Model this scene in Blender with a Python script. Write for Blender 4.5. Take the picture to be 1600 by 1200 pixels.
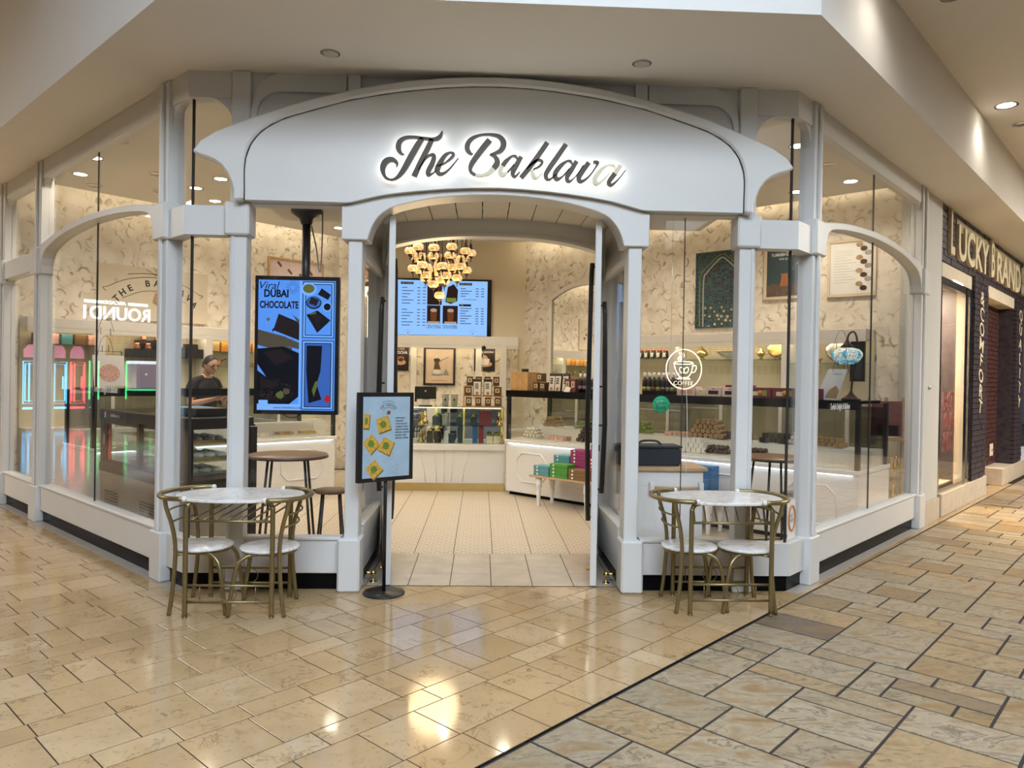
import bpy, bmesh, math, random
from mathutils import Vector, Matrix
random.seed(7)
for _o in list(bpy.data.objects): bpy.data.objects.remove(_o)
SC = bpy.context.scene
COL = SC.collection
PI = math.pi
Q2 = 2 ** .5
H2 = Q2 / 2

# ------------------------------------------------------------------ camera, world, light, exposure
cam = bpy.data.cameras.new('camera'); cam_o = bpy.data.objects.new('camera', cam); COL.objects.link(cam_o)
cam.sensor_width = 36.0; cam.lens = 1150.0 / 1600.0 * 36.0; cam.clip_end = 200
_yaw, _pit, _rol = math.radians(2.4), math.radians(-0.38), 0.0169
_fw = Vector((math.sin(_yaw) * math.cos(_pit), math.cos(_yaw) * math.cos(_pit), math.sin(_pit)))
_r0 = Vector((math.cos(_yaw), -math.sin(_yaw), 0)); _u0 = _r0.cross(_fw)
_rt = _r0 * math.cos(_rol) + _u0 * math.sin(_rol); _up = _rt.cross(_fw)
cam_o.matrix_world = Matrix(((_rt.x, _up.x, -_fw.x, 0), (_rt.y, _up.y, -_fw.y, 0), (_rt.z, _up.z, -_fw.z, 1.55), (0, 0, 0, 1)))
SC.camera = cam_o

w = bpy.data.worlds.new('sky'); SC.world = w; w.use_nodes = True
w.node_tree.nodes['Background'].inputs[0].default_value = (0.55, 0.72, 1.0, 1)
w.node_tree.nodes['Background'].inputs[1].default_value = 1.0

def area(name, loc, rot, sx, sy, power, col):
    l = bpy.data.lights.new(name, 'AREA'); l.shape = 'RECTANGLE'; l.size = sx; l.size_y = sy; l.energy = power; l.color = col
    o = bpy.data.objects.new(name, l); COL.objects.link(o); o.location = loc; o.rotation_euler = rot
    return o
# daylight through the glazed roof light above the concourse crossing
area('skylight_daylight', (0.6, -3.2, 6.9), (0, 0, 0), 6.4, 4.6, 900, (0.80, 0.90, 1.0))
# unseen fill lamps below both hall ceilings, added to brighten floor and soffit
area('hall_fill_east', (10.5, 7.5, 4.3), (0, 0, math.radians(45)), 4.5, 2.2, 520, (1.0, 0.93, 0.82))
area('hall_fill_west', (-12.5, 8.0, 5.1), (0, 0, math.radians(-45)), 6.0, 2.5, 420, (1.0, 0.93, 0.82))
SC.view_settings.view_transform = 'Standard'; SC.view_settings.look = 'None'
SC.view_settings.gamma = 1.0; SC.view_settings.use_curve_mapping = False
SC.view_settings.exposure = 0.62
SC.cycles.transparent_max_bounces = 40
SC.cycles.max_bounces = 9; SC.cycles.diffuse_bounces = 4; SC.cycles.glossy_bounces = 5
SC.cycles.caustics_reflective = False; SC.cycles.caustics_refractive = False
SC.cycles.sample_clamp_indirect = 6.0

# ------------------------------------------------------------------ materials
M = {}
def _nodes(name):
    m = bpy.data.materials.new(name); m.use_nodes = True; M[name] = m
    nt = m.node_tree; b = nt.nodes['Principled BSDF']
    return m, nt, b
def _n(nt, t, **kw):
    n = nt.nodes.new(t)
    for k, v in kw.items(): setattr(n, k, v)
    return n
def _mixc(nt, fac, a, b, blend='MIX'):
    n = _n(nt, 'ShaderNodeMix', data_type='RGBA', blend_type=blend)
    for sock, v in ((n.inputs[0], fac), (n.inputs[6], a), (n.inputs[7], b)):
        if isinstance(v, (int, float)): sock.default_value = v
        elif isinstance(v, tuple): sock.default_value = (*v[:3], 1)
        else: nt.links.new(v, sock)
    return n.outputs[2]
def _math(nt, op, a, b=None, c=None):
    n = _n(nt, 'ShaderNodeMath', operation=op)
    for i, v in enumerate((a, b, c)):
        if v is None: continue
        if isinstance(v, (int, float)): n.inputs[i].default_value = v
        else: nt.links.new(v, n.inputs[i])
    return n.outputs[0]
def _ramp(nt, fac, stops):
    r = _n(nt, 'ShaderNodeValToRGB'); cr = r.color_ramp
    cr.elements[0].position = stops[0][0]; cr.elements[0].color = (*stops[0][1], 1)
    cr.elements[1].position = stops[-1][0]; cr.elements[1].color = (*stops[-1][1], 1)
    for p, c in stops[1:-1]:
        e = cr.elements.new(p); e.color = (*c, 1)
    nt.links.new(fac, r.inputs[0])
    return r.outputs[0]
def _noise(nt, vec, scale, detail=4, rough=.55, dist=0):
    n = _n(nt, 'ShaderNodeTexNoise'); n.inputs['Scale'].default_value = scale; n.inputs['Detail'].default_value = detail
    n.inputs['Roughness'].default_value = rough; n.inputs['Distortion'].default_value = dist
    if vec is not None: nt.links.new(vec, n.inputs['Vector'])
    return n.outputs['Fac']
def mat(name, col, rough=.5, metal=0.0, var=.05, scale=6.0, bump=0.0, emit=0.0, ecol=None, coat=0.0):
    m, nt, b = _nodes(name)
    tc = _n(nt, 'ShaderNodeTexCoord'); nz = _noise(nt, tc.outputs['Object'], scale)
    dark = tuple(c * (1 - var) for c in col); lite = tuple(min(1, c * (1 + var)) for c in col)
    c = _ramp(nt, nz, [(.3, dark), (.7, lite)])
    nt.links.new(c, b.inputs['Base Color'])
    b.inputs['Roughness'].default_value = rough; b.inputs['Metallic'].default_value = metal
    b.inputs['Coat Weight'].default_value = coat
    if emit:
        b.inputs['Emission Color'].default_value = (*(ecol or col), 1); b.inputs['Emission Strength'].default_value = emit
    if bump:
        bp = _n(nt, 'ShaderNodeBump'); bp.inputs['Strength'].default_value = bump; bp.inputs['Distance'].default_value = .01
        nt.links.new(nz, bp.inputs['Height']); nt.links.new(bp.outputs[0], b.inputs['Normal'])
    return m
def glass(name, tint=(1, 1, 1), ior=1.45, rough=0.0):
    m = bpy.data.materials.new(name); m.use_nodes = True; M[name] = m
    nt = m.node_tree; nt.nodes.clear()
    out = _n(nt, 'ShaderNodeOutputMaterial'); mx = _n(nt, 'ShaderNodeMixShader')
    t = _n(nt, 'ShaderNodeBsdfTransparent'); t.inputs[0].default_value = (*tint, 1)
    g = _n(nt, 'ShaderNodeBsdfGlossy'); g.inputs['Roughness'].default_value = rough
    geo = _n(nt, 'ShaderNodeNewGeometry'); fr = _n(nt, 'ShaderNodeFresnel')
    i = _math(nt, 'MULTIPLY_ADD', geo.outputs['Backfacing'], 1 / ior - ior, ior)
    nt.links.new(i, fr.inputs['IOR']); nt.links.new(fr.outputs[0], mx.inputs[0])
    nt.links.new(t.outputs[0], mx.inputs[1]); nt.links.new(g.outputs[0], mx.inputs[2]); nt.links.new(mx.outputs[0], out.inputs[0])
    return m
def lamp_mat(name, col, strength):
    m, nt, b = _nodes(name)
    k = .08 if name[:4] in ('scre', 'menu') else 1.0
    b.inputs['Base Color'].default_value = (*[min(1, c * k) for c in col], 1)
    b.inputs['Emission Color'].default_value = (*col, 1); b.inputs['Emission Strength'].default_value = strength
    b.inputs['Roughness'].default_value = .4
    if k < 1: b.inputs['Specular IOR Level'].default_value = .05
    return m

mat('white_paint', (.70, .70, .69), .38, var=.015, scale=3)
mat('white_gloss', (.80, .80, .79), .25, var=.01)
mat('soffit_paint', (.80, .775, .73), .8, var=.015, scale=1.5)
mat('shop_ceiling', (.74, .70, .62), .8, var=.015)
mat('beige_wall', (.72, .63, .46), .7, var=.02, scale=2)
mat('cream_white', (.79, .75, .68), .4, var=.015)
mat('grey_paint', (.55, .55, .53), .6, var=.02)
mat('kick_black', (.005, .005, .006), .25, var=.2); M['kick_black'].node_tree.nodes['Principled BSDF'].inputs['Specular IOR Level'].default_value = .08
mat('black_metal', (.012, .012, .013), .38, var=.2)
mat('black_gloss', (.008, .008, .009), .1, var=.1)
mat('gold_metal', (.29, .235, .115), .38, metal=.85, var=.06)
mat('brass', (.72, .52, .2), .22, metal=1.0, var=.06)
mat('brass_kick', (.62, .47, .2), .32, metal=.9, var=.08, scale=2)
mat('bronze', (.045, .030, .012), .45, metal=.1, var=.15)
mat('pale_gold', (.78, .72, .52), .4, var=.06)
mat('chrome', (.7, .7, .7), .15, metal=1.0, var=.03)
mat('dark_bronze', (.05, .03, .02), .4, metal=.6, var=.2)
mat('copper', (.62, .27, .14), .3, metal=.8, var=.1)
mat('walnut', (.16, .085, .045), .4, var=.25, scale=9)
mat('bamboo', (.55, .34, .14), .45, var=.12, scale=14)
mat('oak', (.52, .36, .2), .45, var=.12, scale=10)
mat('rubber_black', (.02, .02, .02), .7, var=.1)
mat('limestone', (.56, .48, .38), .5, var=.1, scale=9)
mat('skin', (.55, .33, .23), .55, var=.06, scale=20)
mat('hair', (.02, .017, .015), .5, var=.3, scale=40)
mat('shirt', (.012, .012, .014), .8, var=.3, scale=10)
mat('trousers', (.03, .035, .05), .8, var=.2)
mat('grout_pale', (.05, .034, .022), .8, var=.1)
mat('grout_dark', (.06, .053, .048), .8, var=.2)
for _g in ('grout_pale', 'grout_dark'): M[_g].node_tree.nodes['Principled BSDF'].inputs['Specular IOR Level'].default_value = .03
glass('window_glass'); glass('case_glass', (.985, 1, .992)); glass('green_glass', (.86, .95, .90))
mirror = mat('mirror', (.9, .9, .88), .015, metal=1.0, var=.0)
M['case_grey'] = mat('case_grey', (.42, .40, .37), .35, metal=.5, var=.05)

def white_marble():
    m, nt, b = _nodes('white_marble')
    tc = _n(nt, 'ShaderNodeTexCoord')
    d = _noise(nt, tc.outputs['Object'], 5, 6, .6, 1.6)
    v = _math(nt, 'ABSOLUTE', _math(nt, 'SUBTRACT', d, .5))
    c = _ramp(nt, v, [(0, (.60, .56, .53)), (.02, (.76, .74, .72)), (.06, (.83, .82, .81)), (1, (.86, .85, .85))])
    nt.links.new(c, b.inputs['Base Color']); b.inputs['Roughness'].default_value = .22
white_marble()

def tile_rand(nt):
    oi = _n(nt, 'ShaderNodeObjectInfo'); g = _n(nt, 'ShaderNodeNewGeometry')
    r = _math(nt, 'FRACT', _math(nt, 'ADD', oi.outputs['Random'], _math(nt, 'MULTIPLY', g.outputs['Random Per Island'], 7.31)))
    off = _n(nt, 'ShaderNodeVectorMath', operation='MULTIPLY_ADD')
    cmb = _n(nt, 'ShaderNodeCombineXYZ')
    nt.links.new(r, cmb.inputs[0]); nt.links.new(_math(nt, 'FRACT', _math(nt, 'MULTIPLY', r, 13.7)), cmb.inputs[1]); nt.links.new(_math(nt, 'FRACT', _math(nt, 'MULTIPLY', r, 37.1)), cmb.inputs[2])
    nt.links.new(cmb.outputs[0], off.inputs[0]); off.inputs[1].default_value = (23, 17, 31); nt.links.new(g.outputs['Position'], off.inputs[2])
    return r, off.outputs[0]
def polished_stone():
    m, nt, b = _nodes('polished_stone')
    r, vec = tile_rand(nt)
    base = _ramp(nt, r, [(0, (.445, .305, .158)), (.5, (.50, .35, .19)), (.8, (.54, .395, .23)), (1, (.46, .31, .16))])
    cl = _noise(nt, vec, 3.5, 5, .6, .5)
    c1 = _mixc(nt, _math(nt, 'MULTIPLY', _ramp(nt, cl, [(.42, (0, 0, 0)), (.75, (1, 1, 1))]), .6), base, (.36, .245, .115))
    v = _noise(nt, vec, 7, 8, .72, 1.2)
    vm = _ramp(nt, _math(nt, 'ABSOLUTE', _math(nt, 'SUBTRACT', v, .58)), [(0, (1, 1, 1)), (.035, (0, 0, 0))])
    patch = _ramp(nt, _noise(nt, vec, 3.2, 2), [(.48, (0, 0, 0)), (.6, (1, 1, 1))])
    c2 = _mixc(nt, _math(nt, 'MULTIPLY', _math(nt, 'MULTIPLY', vm, patch), .8), c1, (.20, .105, .035))
    sp = _ramp(nt, _noise(nt, vec, 38, 3, .6), [(.6, (0, 0, 0)), (.68, (1, 1, 1))])
    c3 = _mixc(nt, _math(nt, 'MULTIPLY', sp, .45), c2, (.22, .145, .07))
    nt.links.new(c3, b.inputs['Base Color'])
    nt.links.new(_math(nt, 'MULTIPLY_ADD', cl, .11, .035), b.inputs['Roughness'])
    bp = _n(nt, 'ShaderNodeBump'); bp.inputs['Strength'].default_value = .05; bp.inputs['Distance'].default_value = .004
    nt.links.new(_noise(nt, vec, 2.2, 2), bp.inputs['Height']); nt.links.new(bp.outputs[0], b.inputs['Normal'])
polished_stone()
def slate():
    m, nt, b = _nodes('slate_stone')
    r, vec = tile_rand(nt)
    base = _ramp(nt, r, [(0, (.33, .26, .165)), (.2, (.40, .33, .23)), (.38, (.32, .265, .175)), (.52, (.41, .285, .145)), (.66, (.345, .285, .20)), (.78, (.395, .33, .23)), (.90, (.31, .21, .095)), (.97, (.24, .18, .115)), (1, (.11, .085, .065))])
    mp = _n(nt, 'ShaderNodeMapping'); mp.inputs['Scale'].default_value = (1, 2.6, 1); mp.inputs['Rotation'].default_value = (0, 0, .6)
    nt.links.new(vec, mp.inputs[0])
    band = _noise(nt, mp.outputs[0], 3.2, 7, .62, 1.0)
    c1 = _mixc(nt, _math(nt, 'MULTIPLY', _ramp(nt, band, [(.5, (0, 0, 0)), (.68, (1, 1, 1))]), .9), base, (.27, .16, .06))
    c2 = _mixc(nt, _math(nt, 'MULTIPLY', _ramp(nt, _math(nt, 'ABSOLUTE', _math(nt, 'SUBTRACT', band, .44)), [(0, (1, 1, 1)), (.03, (0, 0, 0))]), .85), c1, (.14, .10, .06))
    fine = _noise(nt, vec, 22, 6, .7)
    c3 = _mixc(nt, .55, c2, _mixc(nt, 1, c2, _ramp(nt, fine, [(.3, (.55, .54, .52)), (.7, (1.2, 1.2, 1.2))]), 'MULTIPLY'))
    nt.links.new(c3, b.inputs['Base Color'])
    nt.links.new(_math(nt, 'MULTIPLY_ADD', fine, .3, .28), b.inputs['Roughness'])
    bp = _n(nt, 'ShaderNodeBump'); bp.inputs['Strength'].default_value = .8; bp.inputs['Distance'].default_value = .008
    h = _math(nt, 'ADD', band, _math(nt, 'MULTIPLY', fine, .3))
    nt.links.new(h, bp.inputs['Height']); nt.links.new(bp.outputs[0], b.inputs['Normal'])
slate()
def shop_tile():
    m, nt, b = _nodes('shop_tile')
    tc = _n(nt, 'ShaderNodeTexCoord'); sx = _n(nt, 'ShaderNodeSeparateXYZ'); nt.links.new(tc.outputs['Object'], sx.inputs[0])
    k = 2 * PI / .115
    a = _math(nt, 'SINE', _math(nt, 'MULTIPLY', sx.outputs[0], k)); c = _math(nt, 'SINE', _math(nt, 'MULTIPLY', sx.outputs[1], k))
    rr = _math(nt, 'SINE', _math(nt, 'MULTIPLY', _math(nt, 'ADD', a, c), 3.6))
    r2 = _math(nt, 'SINE', _math(nt, 'MULTIPLY', _math(nt, 'MULTIPLY', a, c), 6.0))
    f = _math(nt, 'ADD', _math(nt, 'MULTIPLY', rr, .25), _math(nt, 'MULTIPLY_ADD', r2, .25, .5))
    col = _ramp(nt, f, [(.25, (.40, .32, .22)), (.5, (.56, .48, .37)), (.75, (.66, .58, .47))])
    nt.links.new(col, b.inputs['Base Color']); b.inputs['Roughness'].default_value = .33
shop_tile()
mat('entry_tile', (.55, .46, .36), .22, var=.09, scale=5)
def wallpaper():
    m, nt, b = _nodes('wallpaper')
    tc = _n(nt, 'ShaderNodeTexCoord')
    dn = _n(nt, 'ShaderNodeTexNoise'); dn.inputs['Scale'].default_value = 5; dn.inputs['Detail'].default_value = 1
    nt.links.new(tc.outputs['Object'], dn.inputs['Vector'])
    vm = _n(nt, 'ShaderNodeVectorMath', operation='MULTIPLY_ADD'); nt.links.new(dn.outputs['Color'], vm.inputs[0]); vm.inputs[1].default_value = (.1, .1, .1); nt.links.new(tc.outputs['Object'], vm.inputs[2])
    col = None; marks = []
    for sc, r0, ph in ((6.2, .075, 0.0), (8.5, .055, 3.7), (7.2, .06, 7.1)):
        of = _n(nt, 'ShaderNodeVectorMath', operation='ADD'); nt.links.new(vm.outputs[0], of.inputs[0]); of.inputs[1].default_value = (ph, ph, ph)
        v = _n(nt, 'ShaderNodeTexVoronoi'); v.inputs['Scale'].default_value = sc; nt.links.new(of.outputs[0], v.inputs['Vector'])
        d = _n(nt, 'ShaderNodeVectorMath', operation='SUBTRACT'); nt.links.new(of.outputs[0], d.inputs[0]); nt.links.new(v.outputs['Position'], d.inputs[1])
        ln = _n(nt, 'ShaderNodeVectorMath', operation='LENGTH'); nt.links.new(d.outputs[0], ln.inputs[0])
        dr = _n(nt, 'ShaderNodeVectorMath', operation='SUBTRACT'); nt.links.new(v.outputs['Color'], dr.inputs[0]); dr.inputs[1].default_value = (.5, .5, .5)
        n1 = _n(nt, 'ShaderNodeVectorMath', operation='NORMALIZE'); nt.links.new(dr.outputs[0], n1.inputs[0]); n2 = _n(nt, 'ShaderNodeVectorMath', operation='NORMALIZE'); nt.links.new(d.outputs[0], n2.inputs[0])
        dt = _n(nt, 'ShaderNodeVectorMath', operation='DOT_PRODUCT'); nt.links.new(n1.outputs[0], dt.inputs[0]); nt.links.new(n2.outputs[0], dt.inputs[1])
        ring = _ramp(nt, ln.outputs['Value'], [(r0 * .62, (0, 0, 0)), (r0 * .9, (.75, .75, .75)), (r0, (1, 1, 1)), (r0 * 1.07, (0, 0, 0))])
        side = _ramp(nt, dt.outputs['Value'], [(.25, (0, 0, 0)), (.85, (1, 1, 1))])
        marks.append((_math(nt, 'MULTIPLY', ring, side), ln.outputs['Value'], r0))
    petal = _ramp(nt, marks[0][1], [(0, (.86, .81, .72)), (.09, (.79, .72, .61)), (.13, (.71, .63, .51))])
    c1 = _mixc(nt, _math(nt, 'MULTIPLY', marks[1][0], .75), petal, (.50, .40, .27)); c1 = _mixc(nt, _math(nt, 'MULTIPLY', marks[2][0], .9), c1, (.30, .21, .11)); c2 = _mixc(nt, _math(nt, 'MULTIPLY', marks[0][0], .95), c1, (.26, .18, .09))
    nt.links.new(c2, b.inputs['Base Color']); b.inputs['Roughness'].default_value = .65
wallpaper()
def brick_paint(name, col, var):
    mat(name, col, .45, var=var, scale=14, bump=.35)
brick_paint('brick_dark', (.040, .030, .038), .5); brick_paint('brick_red', (.060, .022, .020), .55)

# ------------------------------------------------------------------ geometry helpers
class MB:
    def __init__(s): s.v = []; s.f = []; s.mi = []; s.sm = []; s.cur = 0
    def add(s, vs, fs, smooth=False):
        n = len(s.v); s.v += [tuple(v) for v in vs]
        for f in fs: s.f.append([i + n for i in f]); s.mi.append(s.cur); s.sm.append(smooth)
        return s
    def box(s, x0, x1, y0, y1, z0, z1):
        return s.add([(x0, y0, z0), (x1, y0, z0), (x1, y1, z0), (x0, y1, z0), (x0, y0, z1), (x1, y0, z1), (x1, y1, z1), (x0, y1, z1)],
                     [(0, 3, 2, 1), (4, 5, 6, 7), (0, 1, 5, 4), (1, 2, 6, 5), (2, 3, 7, 6), (3, 0, 4, 7)])
    def hexa(s, bot, top):
        return s.add(list(bot) + list(top), [(0, 3, 2, 1), (4, 5, 6, 7), (0, 1, 5, 4), (1, 2, 6, 5), (2, 3, 7, 6), (3, 0, 4, 7)])
    def prism(s, poly, y0, y1):            # polygon in x,z extruded along y
        n = len(poly); a = sum(poly[i][0] * poly[(i + 1) % n][1] - poly[(i + 1) % n][0] * poly[i][1] for i in range(n))
        if a < 0: poly = poly[::-1]
        vs = [(x, y0, z) for x, z in poly] + [(x, y1, z) for x, z in poly]
        return s.add(vs, [tuple(range(n)), tuple(range(2 * n - 1, n - 1, -1))] + [(i, n + i, n + (i + 1) % n, (i + 1) % n) for i in range(n)])
    def slab(s, poly, z0, z1):             # polygon in x,y extruded along z
        n = len(poly); a = sum(poly[i][0] * poly[(i + 1) % n][1] - poly[(i + 1) % n][0] * poly[i][1] for i in range(n))
        if a < 0: poly = poly[::-1]
        vs = [(x, y, z0) for x, y in poly] + [(x, y, z1) for x, y in poly]
        return s.add(vs, [tuple(range(n - 1, -1, -1)), tuple(range(n, 2 * n))] + [(i, (i + 1) % n, n + (i + 1) % n, n + i) for i in range(n)])
    def strip(s, A, B, y0, y1):            # band between two x,z polylines of equal length, extruded along y
        n = len(A)
        vs = [(x, y0, z) for x, z in A] + [(x, y0, z) for x, z in B] + [(x, y1, z) for x, z in A] + [(x, y1, z) for x, z in B]
        fs = []
        for i in range(n - 1):
            fs += [(i, i + 1, n + i + 1, n + i), (2 * n + i, 3 * n + i, 3 * n + i + 1, 2 * n + i + 1), (i, 2 * n + i, 2 * n + i + 1, i + 1), (n + i, n + i + 1, 3 * n + i + 1, 3 * n + i)]
        fs += [(0, n, 3 * n, 2 * n), (n - 1, 3 * n - 1, 4 * n - 1, 2 * n - 1)]
        return s.add(vs, fs)
    def tube(s, pts, r, seg=8, radii=None, closed=False):
        P = [Vector(p) for p in pts]; n = len(P); vs = []; up = None
        for i in range(n):
            if closed: t = P[(i + 1) % n] - P[i - 1]
            else: t = P[min(i + 1, n - 1)] - P[max(i - 1, 0)]
            if t.length < 1e-9: t = Vector((0, 0, 1))
            t.normalize()
            if up is None:
                up = Vector((0, 0, 1)) if abs(t.z) < .9 else Vector((1, 0, 0))
            a = t.cross(up)
            if a.length < 1e-6: a = t.orthogonal()
            a.normalize(); up = a.cross(t); rr = radii[i] if radii else r
            for k in range(seg):
                an = 2 * PI * k / seg; vs.append(P[i] + (a * math.cos(an) + up * math.sin(an)) * rr)
        fs = []
        for i in range(n if closed else n - 1):
            j = (i + 1) % n
            for k in range(seg):
                l = (k + 1) % seg; fs.append((i * seg + k, i * seg + l, j * seg + l, j * seg + k))
        s.add(vs, fs, True)
        if not closed:
            m = len(s.v) - len(vs)
            s.f += [[m + k for k in range(seg - 1, -1, -1)], [m + (n - 1) * seg + k for k in range(seg)]]; s.mi += [s.cur] * 2; s.sm += [False] * 2
        return s
    def lathe(s, prof, c=(0, 0, 0), seg=16, smooth=True, sx=1, sy=1):
        vs = []; fs = []; n = len(prof)
        for r, z in prof:
            for k in range(seg):
                a = 2 * PI * k / seg; vs.append((c[0] + r * math.cos(a) * sx, c[1] + r * math.sin(a) * sy, c[2] + z))
        for i in range(n - 1):
            for k in range(seg):
                l = (k + 1) % seg; fs.append((i * seg + k, i * seg + l, (i + 1) * seg + l, (i + 1) * seg + k))
        fs += [tuple(range(seg - 1, -1, -1)), tuple((n - 1) * seg + k for k in range(seg))]
        return s.add(vs, fs, smooth)
    def ball(s, c, r, seg=10, rings=6, sc=(1, 1, 1)):
        pr = [(max(1e-4, math.sin(PI * i / rings)) * r, -math.cos(PI * i / rings) * r * sc[2]) for i in range(rings + 1)]
        return s.lathe(pr, c, seg, True, sc[0], sc[1])
    def build(s, name, mat, parent=None, loc=(0, 0, 0), rot=(0, 0, 0), bev=0.0, bseg=1, smooth=None):
        me = bpy.data.meshes.new(name); me.from_pydata(s.v, [], s.f)
        mats = mat if isinstance(mat, (list, tuple)) else [mat]
        for m in mats: me.materials.append(M[m])
        me.polygons.foreach_set('material_index', s.mi)
        me.polygons.foreach_set('use_smooth', [bool(x) if smooth is None else smooth for x in s.sm])
        if bev:
            bm = bmesh.new(); bm.from_mesh(me); bmesh.ops.remove_doubles(bm, verts=bm.verts, dist=1e-5)
            ed = [e for e in bm.edges if len(e.link_faces) == 2 and e.calc_face_angle(0) > .6]
            bmesh.ops.bevel(bm, geom=ed, offset=bev, segments=bseg, affect='EDGES', clamp_overlap=True); bm.to_mesh(me); bm.free()
        me.update()
        o = bpy.data.objects.new(name, me); COL.objects.link(o); o.location = loc; o.rotation_euler = rot
        if parent is not None: o.parent = parent
        return o
def tag(o, label=None, cat=None, group=None, kind=None):
    if label: o['label'] = label
    if cat: o['category'] = cat
    if group: o['group'] = group
    if kind: o['kind'] = kind
    return o
def empty(name, loc=(0, 0, 0), rz=0.0, label=None, cat=None, group=None, kind=None, parent=None):
    o = bpy.data.objects.new(name, None); COL.objects.link(o); o.location = loc; o.rotation_euler = (0, 0, rz); o.empty_display_size = .1
    if parent is not None: o.parent = parent
    return tag(o, label, cat, group, kind)
def struct(o): o['kind'] = 'structure'; return o
def copy_tree(o, parent=None):
    c = o.copy(); COL.objects.link(c)
    if parent is not None: c.parent = parent
    for ch in list(o.children): copy_tree(ch, c)
    return c
def place(o, loc, rz=None, label=None, group=None):
    o.location = loc
    if rz is not None: o.rotation_euler = (0, 0, rz)
    return tag(o, label, None, group)
def text(name, body, size, m, parent, loc, rot=(PI / 2, 0, 0), ext=.002, align='CENTER', sx=1.0, bold=0.0, shear=0.0, flip=False, spacing=1.0):
    cu = bpy.data.curves.new('t', 'FONT'); cu.body = body; cu.size = size; cu.extrude = ext; cu.align_x = align; cu.align_y = 'CENTER'
    cu.offset = bold; cu.shear = shear; cu.space_character = spacing; cu.resolution_u = 3; cu.space_line = .9
    t = bpy.data.objects.new('t', cu); COL.objects.link(t)
    dg = bpy.context.evaluated_depsgraph_get(); me = bpy.data.meshes.new_from_object(t.evaluated_get(dg))
    bpy.data.objects.remove(t); bpy.data.curves.remove(cu)
    me.name = name; me.materials.clear(); me.materials.append(M[m])
    if sx != 1.0: me.transform(Matrix.Diagonal((sx, 1, 1, 1)))
    o = bpy.data.objects.new(name, me); COL.objects.link(o); o.location = loc; o.rotation_euler = rot
    if parent is not None: o.parent = parent
    return o
def lerp(a, b, t): return a + (b - a) * t
def interp(pts, x):
    for (a, b), (c, d) in zip(pts, pts[1:]):
        if a <= x <= c: return lerp(b, d, (x - a) / (c - a))
    return pts[0][1] if x < pts[0][0] else pts[-1][1]
def smooth_pts(pts, k=5, closed=False):
    out = []; n = len(pts)
    for i in range(n if closed else n - 1):
        p = [pts[(i + j) % n] if closed else pts[max(0, min(n - 1, i + j))] for j in (-1, 0, 1, 2)]
        for q in range(k):
            t = q / k; out.append(tuple(.5 * (2 * b + (c - a) * t + (2 * a - 5 * b + 4 * c - d) * t * t + (3 * b - a - 3 * c + d) * t ** 3) for a, b, c, d in zip(*p)))
    if not closed: out.append(tuple(pts[-1]))
    return out
XC = .095; YF = 5.37                      # middle of the shop front and its plane
EL = (XC - 2.22, YF); ER = (XC + 2.22, YF)  # its two corners
# ------------------------------------------------------------------ floors
def to_xy(s, t): return ((s + t) / Q2, (t - s) / Q2)          # s across, t along the right-hand shop front
def seen(x, y, z=0.0):
    v = Vector((x, y, z)) - Vector((0, 0, 1.55)); d = v.dot(_fw)
    if d < .5: return None
    return 800 + 1150 * v.dot(_rt) / d, 600 - 1150 * v.dot(_up) / d, d
def clip(poly, n, c):                                          # keep n.p <= c
    out = []
    for i in range(len(poly)):
        a, b = poly[i], poly[(i + 1) % len(poly)]; da, db = a[0] * n[0] + a[1] * n[1] - c, b[0] * n[0] + b[1] * n[1] - c
        if da <= 0: out.append(a)
        if da * db < 0: t = da / (da - db); out.append((lerp(a[0], b[0], t), lerp(a[1], b[1], t)))
    return out
base = MB(); base.slab([to_xy(-14, -14), to_xy(-2.07, -14), to_xy(-2.07, 40), to_xy(-14, 40)], -.05, -.0016)
FLOOR = struct(base.build('floor', 'grout_pale')); FLOOR['label'] = 'polished beige limestone tile floor of the mall concourse'
b2 = MB(); b2.slab([to_xy(-2.07, -14), to_xy(16, -14), to_xy(16, 40), to_xy(-2.07, 40)], -.05, -.0042)
hf = MB(); hf.slab([to_xy(-10.4, -6.8), to_xy(-27, -6.8), to_xy(-27, 2.3), to_xy(-10.4, 2.3)], -.05, -.001); o = struct(hf.build('floor_hall', 'polished_stone')); o['label'] = 'polished stone floor far down the left hall'
FLOOR_S = struct(b2.build('floor_slate', 'grout_dark')); FLOOR_S['label'] = 'random ashlar slate paving beside the beige limestone floor'
def in_shop(x, y, m=0.0): return (x + y) > 3.24 + m and (x - y) < -3.06 - m and y > YF + m
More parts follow.
